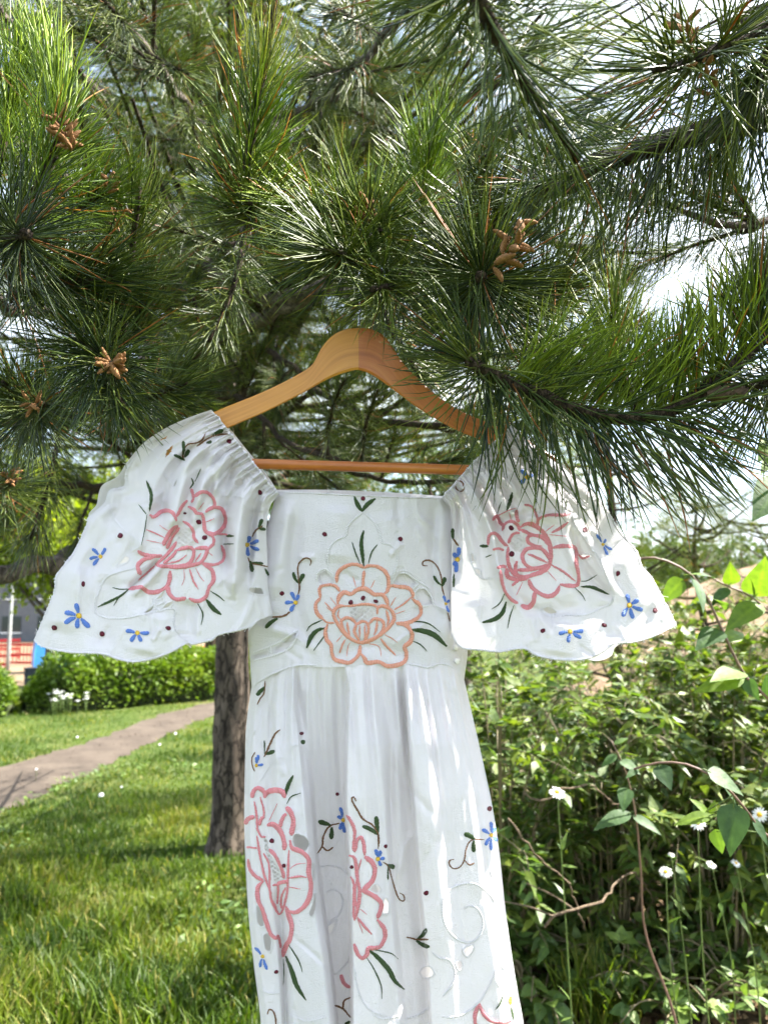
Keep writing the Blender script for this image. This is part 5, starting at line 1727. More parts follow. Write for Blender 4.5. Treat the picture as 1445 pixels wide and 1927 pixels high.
broad_stem('upright_shrub_stem', [W(1215, 1760, 2.5), W(1205, 1640, 2.45), W(1196, 1540, 2.4), W(1182, 1470, 2.4), W(1165, 1425, 2.4), W(1150, 1395, 2.4)], (.004, .002), [
    (1178, 1482, 1172, 1525, 2.4, 2.35, 'h', .4, (-.2, -.8, .4)), (1186, 1530, 1120, 1548, 2.4, 2.35, 'l', .3, (0, -.5, .9)), (1190, 1535, 1245, 1562, 2.4, 2.35, 'l', .35, (0, -.5, .9)),
    (1168, 1430, 1205, 1452, 2.4, 2.35, 'h', .4, (.2, -.6, .7)), (1160, 1420, 1130, 1440, 2.4, 2.38, 'l', .45, (0, -.6, .7)), (1155, 1400, 1180, 1385, 2.4, 2.4, 'l', .6, (0, -.5, .8))],
    'upright stem with grey-green leaves between skirt and drooping stem', 8)
broad_stem('climbing_stem', [W(1560, 1010, 1.5), W(1500, 940, 1.48), W(1470, 870, 1.45), W(1455, 800, 1.45), W(1448, 760, 1.46)], (.003, .002), [
    (1458, 830, 1428, 862, 1.45, 1.42, 'h', .9, (-.3, -.8, .3)), (1462, 850, 1438, 878, 1.45, 1.4, 'l', .85, (-.2, -.8, .3)), (1480, 905, 1420, 965, 1.46, 1.4, 'h', .4, (0, -.6, .6))],
    'stem with bright lobed leaves at the picture edge against the sky', 9)

# ------------------------------------------------------------------ hedge, far yard, far trees
def hedge(name, a, b, H, Dp, label, seed, n):
    rg = np.random.default_rng(seed)
    a, b = np.array(a[:2]), np.array(b[:2])
    t = thing(name, (*((a + b) / 2), 0), label, 'hedge')
    ax = (b - a)
    Ln = np.linalg.norm(ax)
    ax /= Ln
    nn = np.array([-ax[1], ax[0]])
    # woody core
    nu, nv = 60, 16
    u = np.linspace(0, 1, nu)
    th = np.linspace(0, np.pi, nv)
    V = []
    for uu in u:
        e = min(1, 8 * min(uu, 1 - uu) + 0.25)
        for k in th:
            V.append([*(a + ax * Ln * uu + nn * (-math.cos(k)) * Dp * .36 * e), H * .78 * e * math.sin(k) ** .5])
    V = np.array(V)
    V += (vnoise(V, 6, 3)[:, None] - .5) * 0.12
    part('twigs', mesh('twigs', V, [gridfaces(nu, nv)], None, [M['hedge_core']]), t)
    uu = rg.random(n)
    k = np.pi * rg.random(n)
    e = np.minimum(1, 8 * np.minimum(uu, 1 - uu) + .3)
    rr = rg.uniform(0.82, 1.08, n) * (0.88 + 0.3 * vnoise(np.c_[uu * Ln * 2.2, k * 2, np.zeros(n)], 1.3, 5))
    P = np.c_[(a + ax * (uu * Ln)[:, None] + nn * (-np.cos(k) * Dp * .5 * e * rr)[:, None]), H * e * rr * np.sin(k) ** .5]
    P[:, 2] = np.abs(P[:, 2]) + 0.02
    D = np.c_[nn * (-np.cos(k))[:, None] + rg.normal(0, .6, (n, 2)), np.sin(k) * .6 + rg.normal(0, .5, n)]
    lump = vnoise(P, 3.0, 9)
    o = part('foliage', leaf_mesh('foliage', P, D, rg.uniform(.05, .10, n), np.clip(.25 + .6 * lump + rg.normal(0, .15, n), 0, 1), 'leaf_hedge', rg, TPL_QUAD, UP), t)
    o['kind'] = 'stuff'


M['hedge_core'] = simple('hedge_twigs', (0.035, 0.045, 0.015), 0.95, 0.5, 30, bump=.03)
hedge('hedge', G(45, 1341), G(560, 1296), .72, 1.1, 'trimmed green hedge beyond the footpath', 1, 15000)
hedge('hedge', G(-330, 1345), G(22, 1347), .58, .9, 'short bright hedge piece cut by the picture edge', 2, 6000)

rng = np.random.default_rng(90)
uc = thing('cow_parsley', tuple(G(140, 1345)), 'white flowering cow parsley at the foot of the hedge', 'flower')
dv = []
for k in range(26):
    px, py = rng.uniform(85, 165), rng.uniform(1336, 1352)
    b = G(px, py)
    tz = rng.uniform(.18, .34)
    V, F = tube(np.stack([b, b + np.array([rng.uniform(-.03, .03), 0, tz])]), [.004, .003], 5)
    part('stem', mesh('stem', V, F, None, [M['stem_green']]), uc)
    for q in range(9):
        a, r = rng.uniform(0, 6.28), rng.uniform(0, .05)
        c = b + np.array([r * math.cos(a), r * math.sin(a), tz + rng.uniform(0, .01)])
        V, F, _ = disc_dome(c, (0, -.3, 1), rng.uniform(.004, .010))
        dv.append((V, F, 0))
V, F, mi = merge(dv)
part('blossoms', mesh('blossoms', V, F, None, [M['petal']]), uc, kind='stuff')
LD = [(190, 1522, 'dandelion clock standing alone on the lawn', .020), (228, 1506, 'small daisy just beyond the dandelion clock', .010), (68, 1470, 'small daisy at the near edge of the footpath', .011),
      (330, 1398, 'daisy on the far lawn close to the trunk', .014), (145, 1405, 'daisy on the lawn strip across the footpath', .013), (300, 1420, 'daisy between footpath and trunk', .012)]
for i, (px, py, lab, r) in enumerate(LD):
    b = G(px, py)
    t = thing('lawn_flower', tuple(b), lab, 'flower')
    hz = .10
    V, F = tube(np.stack([b, b + np.array([.004, 0, hz * .5]), b + np.array([0, 0, hz])]), .0016, 5)
    part('stem', mesh('stem', V, F, None, [M['stem_green']]), t)
    V, F, _ = disc_dome(b + np.array([0, 0, hz]), (0, -.5, .8), r)
    V2, F2, _ = disc_dome(b + np.array([0, 0, hz]), (0, .5, -.8), r)
    V, F, mi = merge([(V, F, 0), (V2, F2, 0)])
    part('flower_head', mesh('flower_head', V, F, None, [M['petal']]), t)

# --- yard beyond the hedge
M['red_plastic'] = simple('red_plastic', (0.42, 0.022, 0.022), 0.45, 0.15, 8)
M['blue_paint'] = simple('blue_paint', (0.04, 0.22, 0.55), 0.35, 0.12, 5)
M['white_paint'] = simple('white_paint', (0.75, 0.76, 0.76), 0.35, 0.06, 5)
M['dark_paint'] = simple('dark_paint', (0.03, 0.04, 0.055), 0.5, 0.3, 8)
M['tyre'] = simple('tyre_rubber', (0.02, 0.02, 0.02), 0.85, 0.2, 10)
M['glass'] = simple('window_glass', (0.03, 0.04, 0.05), 0.08, 0.1, 3, 0.6)
M['concrete'] = simple('grey_render', (0.12, 0.13, 0.145), 0.9, 0.12, 2, bump=.01)
M['orange'] = simple('orange_plastic', (0.75, 0.25, 0.03), 0.5, 0.12, 8)
M['metal_pole'] = simple('galvanised_pole', (0.30, 0.31, 0.30), 0.6, 0.1, 12, metal=.2)


def barrier(px, py, ang, label, L=2.3, H=1.45):
    b = GF(px, py)
    t = thing('barrier', tuple(b), label, 'barrier', 'red plastic barriers in the yard')
    R = np.array([[math.cos(ang), -math.sin(ang), 0], [math.sin(ang), math.cos(ang), 0], [0, 0, 1]])

    def pb(name, *a):
        V, F = box(*a)
        part(name, mesh(name, V @ R.T + b, F, None, [M['red_plastic']], smooth=False), t)
    for x in (-L / 2, L / 2 - .07):
        pb('post', x, x + .07, -.035, .035, 0.0, H)
        pb('foot', x - .02, x + .09, -.28, .28, 0.005, .09)
    for z in (.12, .62, 1.25):
        pb('rail', -L / 2 + .07, L / 2 - .07, -.02, .02, z, z + .15)
    for k in range(9):
        x = -L / 2 + .2 + k * (L - .45) / 8
        pb('slat', x, x + .05, -.012, .012, .27, .62)
        pb('slat', x, x + .05, -.012, .012, .77, 1.25)


barrier(-22, 1256, .12, 'red barrier panel at the very edge of the picture')
barrier(44, 1253, -.1, 'red barrier panel next to the lime tree trunk')
barrier(8, 1240, .4, 'red barrier panel set slantwise further back', 2.0)


def vehicle(px, py, L, H, Wd, body, label, ang, cat='van'):
    b = GF(px, py)
    t = thing('parked_' + cat, tuple(b), label, cat)
    R = np.array([[math.cos(ang), -math.sin(ang), 0], [math.sin(ang), math.cos(ang), 0], [0, 0, 1]])
    prof = np.array([(-.5, .18), (-.5, .62), (-.47, .97), (-.40, 1.0), (.18, 1.0), (.30, .93), (.40, .60), (.49, .50), (.5, .18)])
    n = len(prof)
    V = np.array([[p[0] * L, s * Wd / 2 * (1 if p[1] < .7 else .88), p[1] * H] for s in (-1, 1) for p in prof])
    i = np.arange(n)
    F = np.stack([i, (i + 1) % n, (i + 1) % n + n, i + n], -1)
    caps = np.array([list(range(n))[::-1], list(range(n, 2 * n))])
    part('body', mesh('body', V @ R.T + b, [F, caps], None, [M[body]], smooth=False), t)
    for nm, x0, x1, z0, z1 in (('window', .17, .34, .60, .88), ('window', -.08, .13, .62, .90)):
        for s in (-1, 1):
            y = s * Wd / 2 * .95
            V = np.array([[x0 * L, y + s * .01, z0 * H], [x1 * L, y + s * .01, z0 * H], [(x1 - .06) * L, y * .95 + s * .012, z1 * H], [x0 * L, y * .95 + s * .012, z1 * H]])
            V = np.vstack([V, V - np.array([0, s * .03, 0])])
            part(nm, mesh(nm, V @ R.T + b, [np.array([[0, 1, 2, 3], [7, 6, 5, 4], [0, 4, 5, 1], [1, 5, 6, 2], [2, 6, 7, 3], [3, 7, 4, 0]])], None, [M['glass']], smooth=False), t)
    V = np.array([[.315 * L, -.40 * Wd, .90 * H], [.315 * L, .40 * Wd, .90 * H], [.415 * L, .43 * Wd, .60 * H], [.415 * L, -.43 * Wd, .60 * H]])
    V = np.vstack([V, V - np.array([.05, 0, .02])])
    part('windscreen', mesh('windscreen', V @ R.T + b, [np.array([[0, 1, 2, 3], [7, 6, 5, 4], [0, 4, 5, 1], [1, 5, 6, 2], [2, 6, 7, 3], [3, 7, 4, 0]])], None, [M['glass']], smooth=False), t)
    for x in (-.3, .31):
        for s in (-1, 1):
            c = np.array([x * L, s * Wd * .46, .17 * H])
            V, F = tube(np.stack([c + [0, -.1, 0], c + [0, .1, 0]]), .17 * H, 16)
            part('wheel', mesh('wheel', V @ R.T + b, F, None, [M['tyre']], smooth=False), t)


vehicle(122, 1264, 3.4, 1.9, 1.7, 'blue_paint', 'small blue van beyond the hedge, just past the lime tree trunk', .5)
vehicle(190, 1252, 4.2, 1.9, 1.8, 'white_paint', 'white van showing just under the sleeve hem', 1.2)
b = GF(362, 1262)
t = thing('excavator_arm', tuple(b), 'orange digger bucket and arm showing between sleeve hem and trunk', 'digger')
V, F = box(-.4, .4, -.3, .3, .0, .5)
V[[4, 5, 6, 7], 0] *= 1.25
part('bucket', mesh('bucket', V + b, F, None, [M['orange']], smooth=False), t)
V, F = tube(np.stack([b + [0, 0, .45], b + [.3, 0, 1.1], b + [1.1, .2, 1.6], b + [2.2, .4, 1.1]]), [.10, .12, .14, .14], 6)
part('arm', mesh('arm', V, F, None, [M['orange']], smooth=False), t)
b = GF(62, 1291)
t = thing('litter_bin', tuple(b), 'dark litter bin beside the lime tree trunk', 'bin')
V, F = box(-.28, .28, -.25, .25, .02, .78)
V[[4, 5, 6, 7], :2] *= 1.12
part('body', mesh('body', V + b, F, None, [M['dark_paint']], smooth=False), t)
V, F = box(-.34, .34, -.31, .31, .79, .86)
part('lid', mesh('lid', V + b, F, None, [M['dark_paint']], smooth=False), t)
b = GF(15, 1262)
t = thing('lamp_post', tuple(b), 'pale lamp post standing behind the red barriers', 'lamp post')
V, F = tube(np.stack([b, b + [0, 0, 1.2], b + [0, 0, 7.2]]), [.12, .10, .07], 10)
part('pole', mesh('pole', V, F, None, [M['metal_pole']]), t)
V, F = box(-.12, .6, -.1, .1, 7.2, 7.32)
part('lamp_head', mesh('lamp_head', V + b, F, None, [M['metal_pole']], smooth=False), t)

bd = thing('grey_building', (-38, 90, -2.2), 'grey rendered building with dark windows behind the yard', 'building')
V, F = box(-62, -14, 84, 96, -2.5, 9.5)
part('wall', mesh('wall', V, F, None, [M['concrete']], smooth=False), bd)
V, F = box(-62.3, -13.7, 83.7, 96.3, 9.5, 9.95)
part('roof', mesh('roof', V, F, None, [M['dark_paint']], smooth=False), bd)
for zz_ in (-1.2, 2.4, 6.0):
    for k in range(12):
        x = -60 + k * 3.8
        V, F = box(x, x + 2.0, 83.9, 84.05, zz_, zz_ + 1.7)
        w_ = part('window', mesh('window', V, F, None, [M['glass']], smooth=False), bd)
        V, F = box(x - .1, x + 2.1, 83.80, 83.995, zz_ - .14, zz_ - .003)
        part('sill', mesh('sill', V, F, None, [M['white_paint']], smooth=False), w_)


def tree(name, X, Y, H, R, zc, n, L, mat, label, seed, tr=.12, rz=None, lean=0.0, trunk_top=None):
    rg = np.random.default_rng(seed)
    z0 = float(zg(Y))
    t = thing(name, (X, Y, z0), label, 'tree')
    rz = rz or R
    tt = trunk_top or zc
    c = resample(cr([(X, Y, z0 - .05), (X + lean * .4, Y, z0 + (tt - z0) * .4), (X + lean, Y, tt), (X + lean * 1.2, Y, tt + rz * .5)], 8), 24)
    V, F = tube(c, np.linspace(tr, tr * .3, 24), 10, .08, rg)
    part('trunk', mesh('trunk', V, F, None, [M['bark']]), t)
    bl, P, D = [], [], []
    ctr = np.array([X + lean, Y, zc])
    for k in range(26):
        d = rg.normal(0, 1, 3)
        d /= np.linalg.norm(d)
        e = ctr + d * np.array([R, R, rz]) * rg.uniform(.55, .95)
        s = c[rg.integers(8, 22)]
        bc = resample(cr([s, (s + e) / 2 + rg.normal(0, .15, 3) * R * .4, e], 6), 12)
        bl.append((*tube(bc, np.linspace(tr * .35, tr * .06, 12), 5), 0))
        m = n // 26
        i = rg.integers(4, 12, m)
        P.append(bc[i] + rg.normal(0, .20, (m, 3)) * R * .75 * rg.random((m, 1)))
        D.append(rg.normal(0, 1, (m, 3)) - np.array([0, 0, .4]))
    V, F, mi = merge(bl)
    part('limbs', mesh('limbs', V, F, None, [M['bark']]), t)
    P, D = np.vstack(P), np.vstack(D)
    rnd = np.clip(.2 + .65 * vnoise(P, 2.2 / R * 1.6, seed) + rg.normal(0, .15, len(P)), 0, 1)
    part('crown', leaf_mesh('crown', P, D, L * rg.uniform(.6, 1.3, len(P)), rnd, mat, rg, TPL_QUAD, UP), t, kind='stuff')


b = GF(92, 1290)
tree('lime_tree', b[0], b[1], 9, 4.6, 5.6, 9000, .30, 'leaf_tree', 'lime green tree rising behind the hedge, next to the red barriers', 3, .22, 3.9, .8, 4.0)
tree('broadleaf_tree', -10.2, 24, 8, 3.7, 4.0, 11000, .20, 'leaf_tree', 'yellow-green tree between the picture edge and the sleeve, above the barriers', 8, .18, 2.7)
tree('broadleaf_tree', -17.5, 31, 9, 5.2, 6.8, 9000, .30, 'leaf_tree', 'tall broadleaf tree at the picture edge above the yard', 5, .28, 4.6)
tree('broadleaf_tree', -2.5, 33, 10, 5.0, 5.0, 9000, .27, 'leaf_far', 'darker broadleaf tree behind the pine trunk', 6, .3, 4.6)
tree('broadleaf_tree', 3.5, 34, 10, 5.5, 6.0, 9000, .30, 'leaf_far', 'broad dark tree far behind the dress', 7, .3, 5.5)
for i, (px, Y, py, R, lab) in enumerate(((1180, 60, 985, 6.0, 'far round tree on the horizon beside the sleeve'), (1290, 66, 1005, 6.5, 'far round tree between the scrubby pine boughs'), (1400, 58, 1000, 6.0, 'far round tree above the earth bank'),
                                         (1510, 62, 990, 6.0, 'far round tree cut by the picture edge'))):
    tz = top_z(py, Y)
    tree('far_tree', at(px, Y), Y, tz, R, tz - 3.5, 4200, .45, 'leaf_far', lab, 60 + i, .3, 3.8)

# earth bank
nu, nv = 60, 24
u, v = np.meshgrid(np.linspace(0, 1, nu), np.linspace(0, 1, nv), indexing='ij')
bxx = 3.5 + u * 22
byy = 13 + v * 9
bzz = 2.6 * np.sin(np.pi * v) ** .8 * np.clip(np.minimum(u, 1 - u) * 5, 0, 1) ** .7
P = np.c_[bxx.ravel(), byy.ravel(), bzz.ravel()]
P[:, 2] += (vnoise(P, .9, 4) - .5) * .5 * np.clip(bzz.ravel(), 0, 1) - .02 + zg(P[:, 1])
M['bank'] = mat_dirt('bank_earth', (0.20, 0.13, 0.08), (0.34, 0.23, 0.15), (0.46, 0.34, 0.24), 1.4, .05)
link('earth_bank', mesh('earth_bank', P, [gridfaces(nu, nv)], None, [M['bank']]), kind='structure')

# ------------------------------------------------------------------ pines
def needle_tpl(curve, r=0.0085, seg=4, sides=3):
    """A needle along +z, 1 long, curving towards +x."""
    z = np.linspace(0, 1, seg + 1)
    x = curve * z ** 2
    zz = z - 0.35 * curve ** 2 * z ** 3
    rr = r * np.array([0.75, 1.0, 1.0, 0.85, 0.12])[:seg + 1] if seg == 4 else r * np.linspace(1, .15, seg + 1)
    a = np.linspace(0, 2 * np.pi, sides, endpoint=False)
    V = np.array([[x[i] + rr[i] * math.cos(k), rr[i] * math.sin(k), zz[i]] for i in range(seg + 1) for k in a])
    i, j = np.meshgrid(np.arange(seg), np.arange(sides if sides > 2 else 1), indexing='ij')
    F = np.stack([i * sides + j, i * sides + (j + 1) % sides, (i + 1) * sides + (j + 1) % sides, (i + 1) * sides + j], -1).reshape(-1, 4)
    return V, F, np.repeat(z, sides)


NT3 = [needle_tpl(c) for c in (-0.15, 0.05, 0.22, 0.42)]
NT1 = [needle_tpl(c, 0.0125, 2, 2) for c in (-0.15, 0.12, 0.35)]


def needles(path, n, ln, a0, a1, rng, r_stem, droop=0.0, u0=0.0, u1=1.0, tone=0.0, tpls=NT3, spread=None, lift=None):
    """Needles round a twig: a0, a1 the angle to the twig at its base and tip; returns V, F, rnd, tp."""
    p = np.asarray(path, float)
    t = np.gradient(p, axis=0)
    t /= np.linalg.norm(t, axis=1)[:, None]
    u = u0 + (u1 - u0) * rng.random(n)
    s = u * (len(p) - 1)
    i = np.minimum(s.astype(int), len(p) - 2)
    f = (s - i)[:, None]
    c = p[i] * (1 - f) + p[i + 1] * f
    tg = t[i] * (1 - f) + t[i + 1] * f
    tg /= np.linalg.norm(tg, axis=1)[:, None]
    rad = rng.normal(0, 1, (n, 3))
    if lift is not None:
        rad = rad + np.asarray(lift) * rng.uniform(0.3, 1.3, (n, 1))
    rad -= tg * (rad * tg).sum(1)[:, None]
    rad /= np.linalg.norm(rad, axis=1)[:, None]
    w = (u - u0) / (u1 - u0 + 1e-9)
    ang = np.radians(a0 + (a1 - a0) * w ** 1.3 + rng.normal(0, 9, n))
    d = tg * np.cos(ang)[:, None] + rad * np.sin(ang)[:, None] + np.array([0, 0, -droop]) * rng.uniform(.3, 1.2, (n, 1))
    d /= np.linalg.norm(d, axis=1)[:, None]
    cv = tg + np.array([0, 0, -1.2 * droop])                      # needles bend along the twig and with their weight
    x = cv - d * (cv * d).sum(1)[:, None] + rng.normal(0, .22, (n, 3))
    x -= d * (x * d).sum(1)[:, None]
    x /= np.linalg.norm(x, axis=1)[:, None]
    y = np.cross(d, x)
    L = ln * rng.uniform(0.72, 1.12, n) * (1 - 0.15 * (w > .9))
    Mx = np.stack([x, y, d], -1) * L[:, None, None]
    loc = c + rad * r_stem * 0.7
    rnd = np.clip(rng.normal(0.42 + tone, 0.25, n), 0, 0.94)
    rnd = np.where(rng.random(n) < 0.026, rng.uniform(.97, 1, n), rnd)
    g = rng.integers(0, len(tpls), n)
    Vs, Fs, R, T, off = [], [], [], [], 0
    for k, (tv, tf, tp) in enumerate(tpls):
        q = np.where(g == k)[0]
        if not len(q):
            continue
        V, F = scatter(tv, tf, Mx[q], loc[q])
        Vs.append(V)
        Fs.append(F + off)
        R.append(np.repeat(rnd[q], len(tv)))
        T.append(np.tile(tp, len(q)))
        off += len(V)
    return np.vstack(Vs), np.vstack(Fs), np.concatenate(R), np.concatenate(T)


def shoot_mesh(name, path, r0, r1, sets, seed):
    """A twig clothed in needles; sets are keyword sets for needles()."""
    rng = np.random.default_rng(seed)
    path = np.asarray(path, float)
    V, F = tube(path, np.linspace(r0, r1, len(path)), 7, .14, rng)
    Vs, Fq, Ft, mq, mt = [V], [F[0]], [F[1]], [np.ones(len(F[0]))], [np.ones(len(F[1]))]
    R, T, off = [np.zeros(len(V))], [np.zeros(len(V))], len(V)
    for kw in sets:
        v, f, r, t = needles(path, rng=rng, r_stem=r0, **kw)
        Vs.append(v)
        Fq.append(f + off)
        mq.append(np.zeros(len(f)))
        R.append(r)
        T.append(t)
        off += len(v)
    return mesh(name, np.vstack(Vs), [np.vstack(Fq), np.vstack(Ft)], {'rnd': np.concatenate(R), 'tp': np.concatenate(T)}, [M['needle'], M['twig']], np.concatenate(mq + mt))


zl = lambda L, k=0.0: np.stack([k * np.linspace(0, 1, 10) ** 2 * L, np.zeros(10), np.linspace(0, L, 10)], -1)
VAR = [shoot_mesh('needle_shoot', zl(.20, .2), .0055, .004, [dict(n=230, ln=0.109, a0=62, a1=24)], 1),
       shoot_mesh('needle_shoot', zl(.26, -.15), .006, .004, [dict(n=280, ln=0.104, a0=70, a1=28, tone=.05)], 2),
       shoot_mesh('needle_shoot', zl(.12, .1), .0055, .0045, [dict(n=190, ln=0.113, a0=75, a1=30)], 3),
       shoot_mesh('needle_shoot', zl(.17, .25), .0055, .004, [dict(n=210, ln=0.100, a0=60, a1=22, tone=-.08)], 4),
       shoot_mesh('needle_shoot', zl(.22, .1), .0055, .004, [dict(n=230, ln=0.117, a0=58, a1=20, tone=.1)], 5)]


def cone_mesh():
    n, m = 12, 9
    V = []
    for i in range(n):
        u = i / (n - 1)
        r = .0036 * math.sin(math.pi * min(.97, .06 + u * .9)) ** .5
        for j in range(m):
            a = 2 * math.pi * (j + .5 * (i % 2)) / m
            k = 1 + .20 * (1 if (i + j) % 2 else -1)
            V.append([r * k * math.cos(a), r * k * math.sin(a), u * .024])
    V = np.array(V)
    V[:, 0] += .25 * V[:, 2] ** 2 / .026
    i, j = np.meshgrid(np.arange(n - 1), np.arange(m), indexing='ij')
    F = np.stack([i * m + j, i * m + (j + 1) % m, (i + 1) * m + (j + 1) % m, (i + 1) * m + j], -1).reshape(-1, 4)
    caps = np.array([list(range(m))[::-1], [(n - 1) * m + k for k in range(m)]])
    return mesh('pollen_cone', V, [F, caps], None, [M['cone']])


M['cone'] = simple('pollen_cone_scales', (0.235, 0.115, 0.045), 0.9, 0.55, 420, bump=.0012)
M['seed_cone'] = simple('seed_cone_scales', (0.10, 0.065, 0.04), 0.8, 0.5, 120, bump=.004)
CONE = cone_mesh()


def place(name, me, parent, p, d, sc, rng, tint=None, roll=None):
    o = link(name, me, parent)
    z = Vector(d).normalized()
    q = z.to_track_quat('Z', 'Y')
    o.matrix_parent_inverse = Matrix.Identity(4)
    o.location = Vector(p)
    o.rotation_mode = 'QUATERNION'
    o.rotation_quaternion = q @ Vector((0, 0, 1)).rotation_difference(Vector((0, 0, 1)))
    from mathutils import Quaternion
    o.rotation_quaternion = q @ Quaternion((0, 0, 1), roll if roll is not None else rng.uniform(0, 6.28))
    o.scale = (sc, sc, sc)
    if tint:
        o.color = (*tint, 1)
    return o


def cones(parent, p, d, n, rng, sc=1.0, length=.035):
    d = np.asarray(d, float) / np.linalg.norm(d)
    n = int(n * 1.7)
    for k in range(n):
        r = rng.normal(0, 1, 3)
        r -= d * (r @ d)
        r /= np.linalg.norm(r)
        place('pollen_cone', CONE, parent, np.asarray(p) + d * length * k / n + r * .003, d * rng.uniform(.1, 1.1) + r, sc * .70 * rng.uniform(.6, 1.2), rng)


def limb(tree_, pts, r0, r1, seed, n=40, name='branch', seg=8):
    rng = np.random.default_rng(seed)
    c = resample(cr(pts, 10), n)
    c[1:-1] += rng.normal(0, r0 * .22, (n - 2, 3))
    V, F = tube(c, np.linspace(r0, r1, n), seg, .13, rng)
    return part(name, mesh(name, V, F, None, [M['limb' if r0 >= .024 else 'twig']]), tree_), c


def dress_branch(br, c, seed, n, u0=.30, out=.9, sc=1.0, twig=.14, updown=.25):
    """Side shoots along a branch, the ones nearest its end pointing on."""
    rng = np.random.default_rng(seed)
    t = np.gradient(c, axis=0)
    t /= np.linalg.norm(t, axis=1)[:, None]
    tv = []
    for k in range(n):
        u = u0 + (1 - u0) * ((k + rng.random()) / n)
        i = min(int(u * (len(c) - 1)), len(c) - 1)
        r = rng.normal(0, 1, 3)
        r[2] += updown
        r -= t[i] * (r @ t[i])
        r /= np.linalg.norm(r)
        d = t[i] * rng.uniform(.35, .9) + r * out
        d /= np.linalg.norm(d)
        ln = twig * rng.uniform(.3, 1.2) * (1.1 - .6 * u)
        e = c[i] + d * ln
        tv.append((*tube(np.stack([c[i], (c[i] + e) / 2 + np.array([0, 0, -.006]), e]), [.0065, .006, .0055], 6), 0))
        g = .75 + .5 * rng.random()
        place('needle_shoot', VAR[rng.integers(0, len(VAR))], br, e - d * .01, d + np.array([0, -.12, .18]), sc * rng.uniform(.85, 1.15), rng, (g, g, g * rng.uniform(.8, 1.1)))
    place('needle_shoot', VAR[rng.integers(0, len(VAR))], br, c[-1], t[-1], sc, rng)
    V, F, mi = merge(tv)
    o = part('side_twigs', mesh('side_twigs', V, F, None, [M['twig']]), br)
    o['kind'] = 'stuff'


def far_needles(name, tips, seed, n=42, ln=0.113, tone=0.0):
    """Needle tufts far from the eye: tips is a list of (point, direction)."""
    rng = np.random.default_rng(seed)
    Vs, Fs, R, T, off = [], [], [], [], 0
    for p, d in tips:
        d = d / np.linalg.norm(d)
        path = np.stack([p + d * k for k in np.linspace(0, .16, 4)])
        v, f, r, t = needles(path, n, ln, 65, 26, rng, .004, tpls=NT1, tone=tone + rng.normal(0, .12))
        Vs.append(v)
        Fs.append(f + off)
        R.append(r)
        T.append(t)
        off += len(v)
    return mesh(name, np.vstack(Vs), [np.vstack(Fs)], {'rnd': np.concatenate(R), 'tp': np.concatenate(T)}, [M['needle']])


# ---- the pine whose trunk stands on the lawn
TB = G(434, 1598)
pine = thing('pine_tree', tuple(TB), 'large pine with a grey-brown trunk on the lawn, the dress hanging in its boughs', 'tree')
n, sg = 150, 40
zt = np.linspace(-.05, 7.5, n)
a = np.linspace(0, 2 * np.pi, sg, endpoint=False)
V = np.zeros((n, sg, 3))
for i, z in enumerate(zt):
    r = .116 + .045 * math.exp(-max(z, 0) / .12) - .009 * z
    V[i] = np.stack([TB[0] - .015 * z + r * np.cos(a), TB[1] + r * np.sin(a) + .01 * z, np.full(sg, z)], -1)
Vf = V.reshape(-1, 3)
nz = vnoise(Vf * np.array([1, 1, .33]), 16, 3) * .6 + vnoise(Vf * np.array([1, 1, .45]), 38, 5) * .4
out = (V - V.mean(1, keepdims=True))
out /= np.linalg.norm(out, axis=2)[..., None]
V = Vf + out.reshape(-1, 3) * ((nz - .5) * .040)[:, None]
i, j = np.meshgrid(np.arange(n - 1), np.arange(sg), indexing='ij')
F = np.stack([i * sg + j, i * sg + (j + 1) % sg, (i + 1) * sg + (j + 1) % sg, (i + 1) * sg + j], -1).reshape(-1, 4)
part('trunk', mesh('trunk', V, [F], None, [M['bark']]), pine)
TX, TY = TB[0], TB[1]


def trunk_at(z):
    return np.array([TX - .015 * z, TY + .01 * z, z])


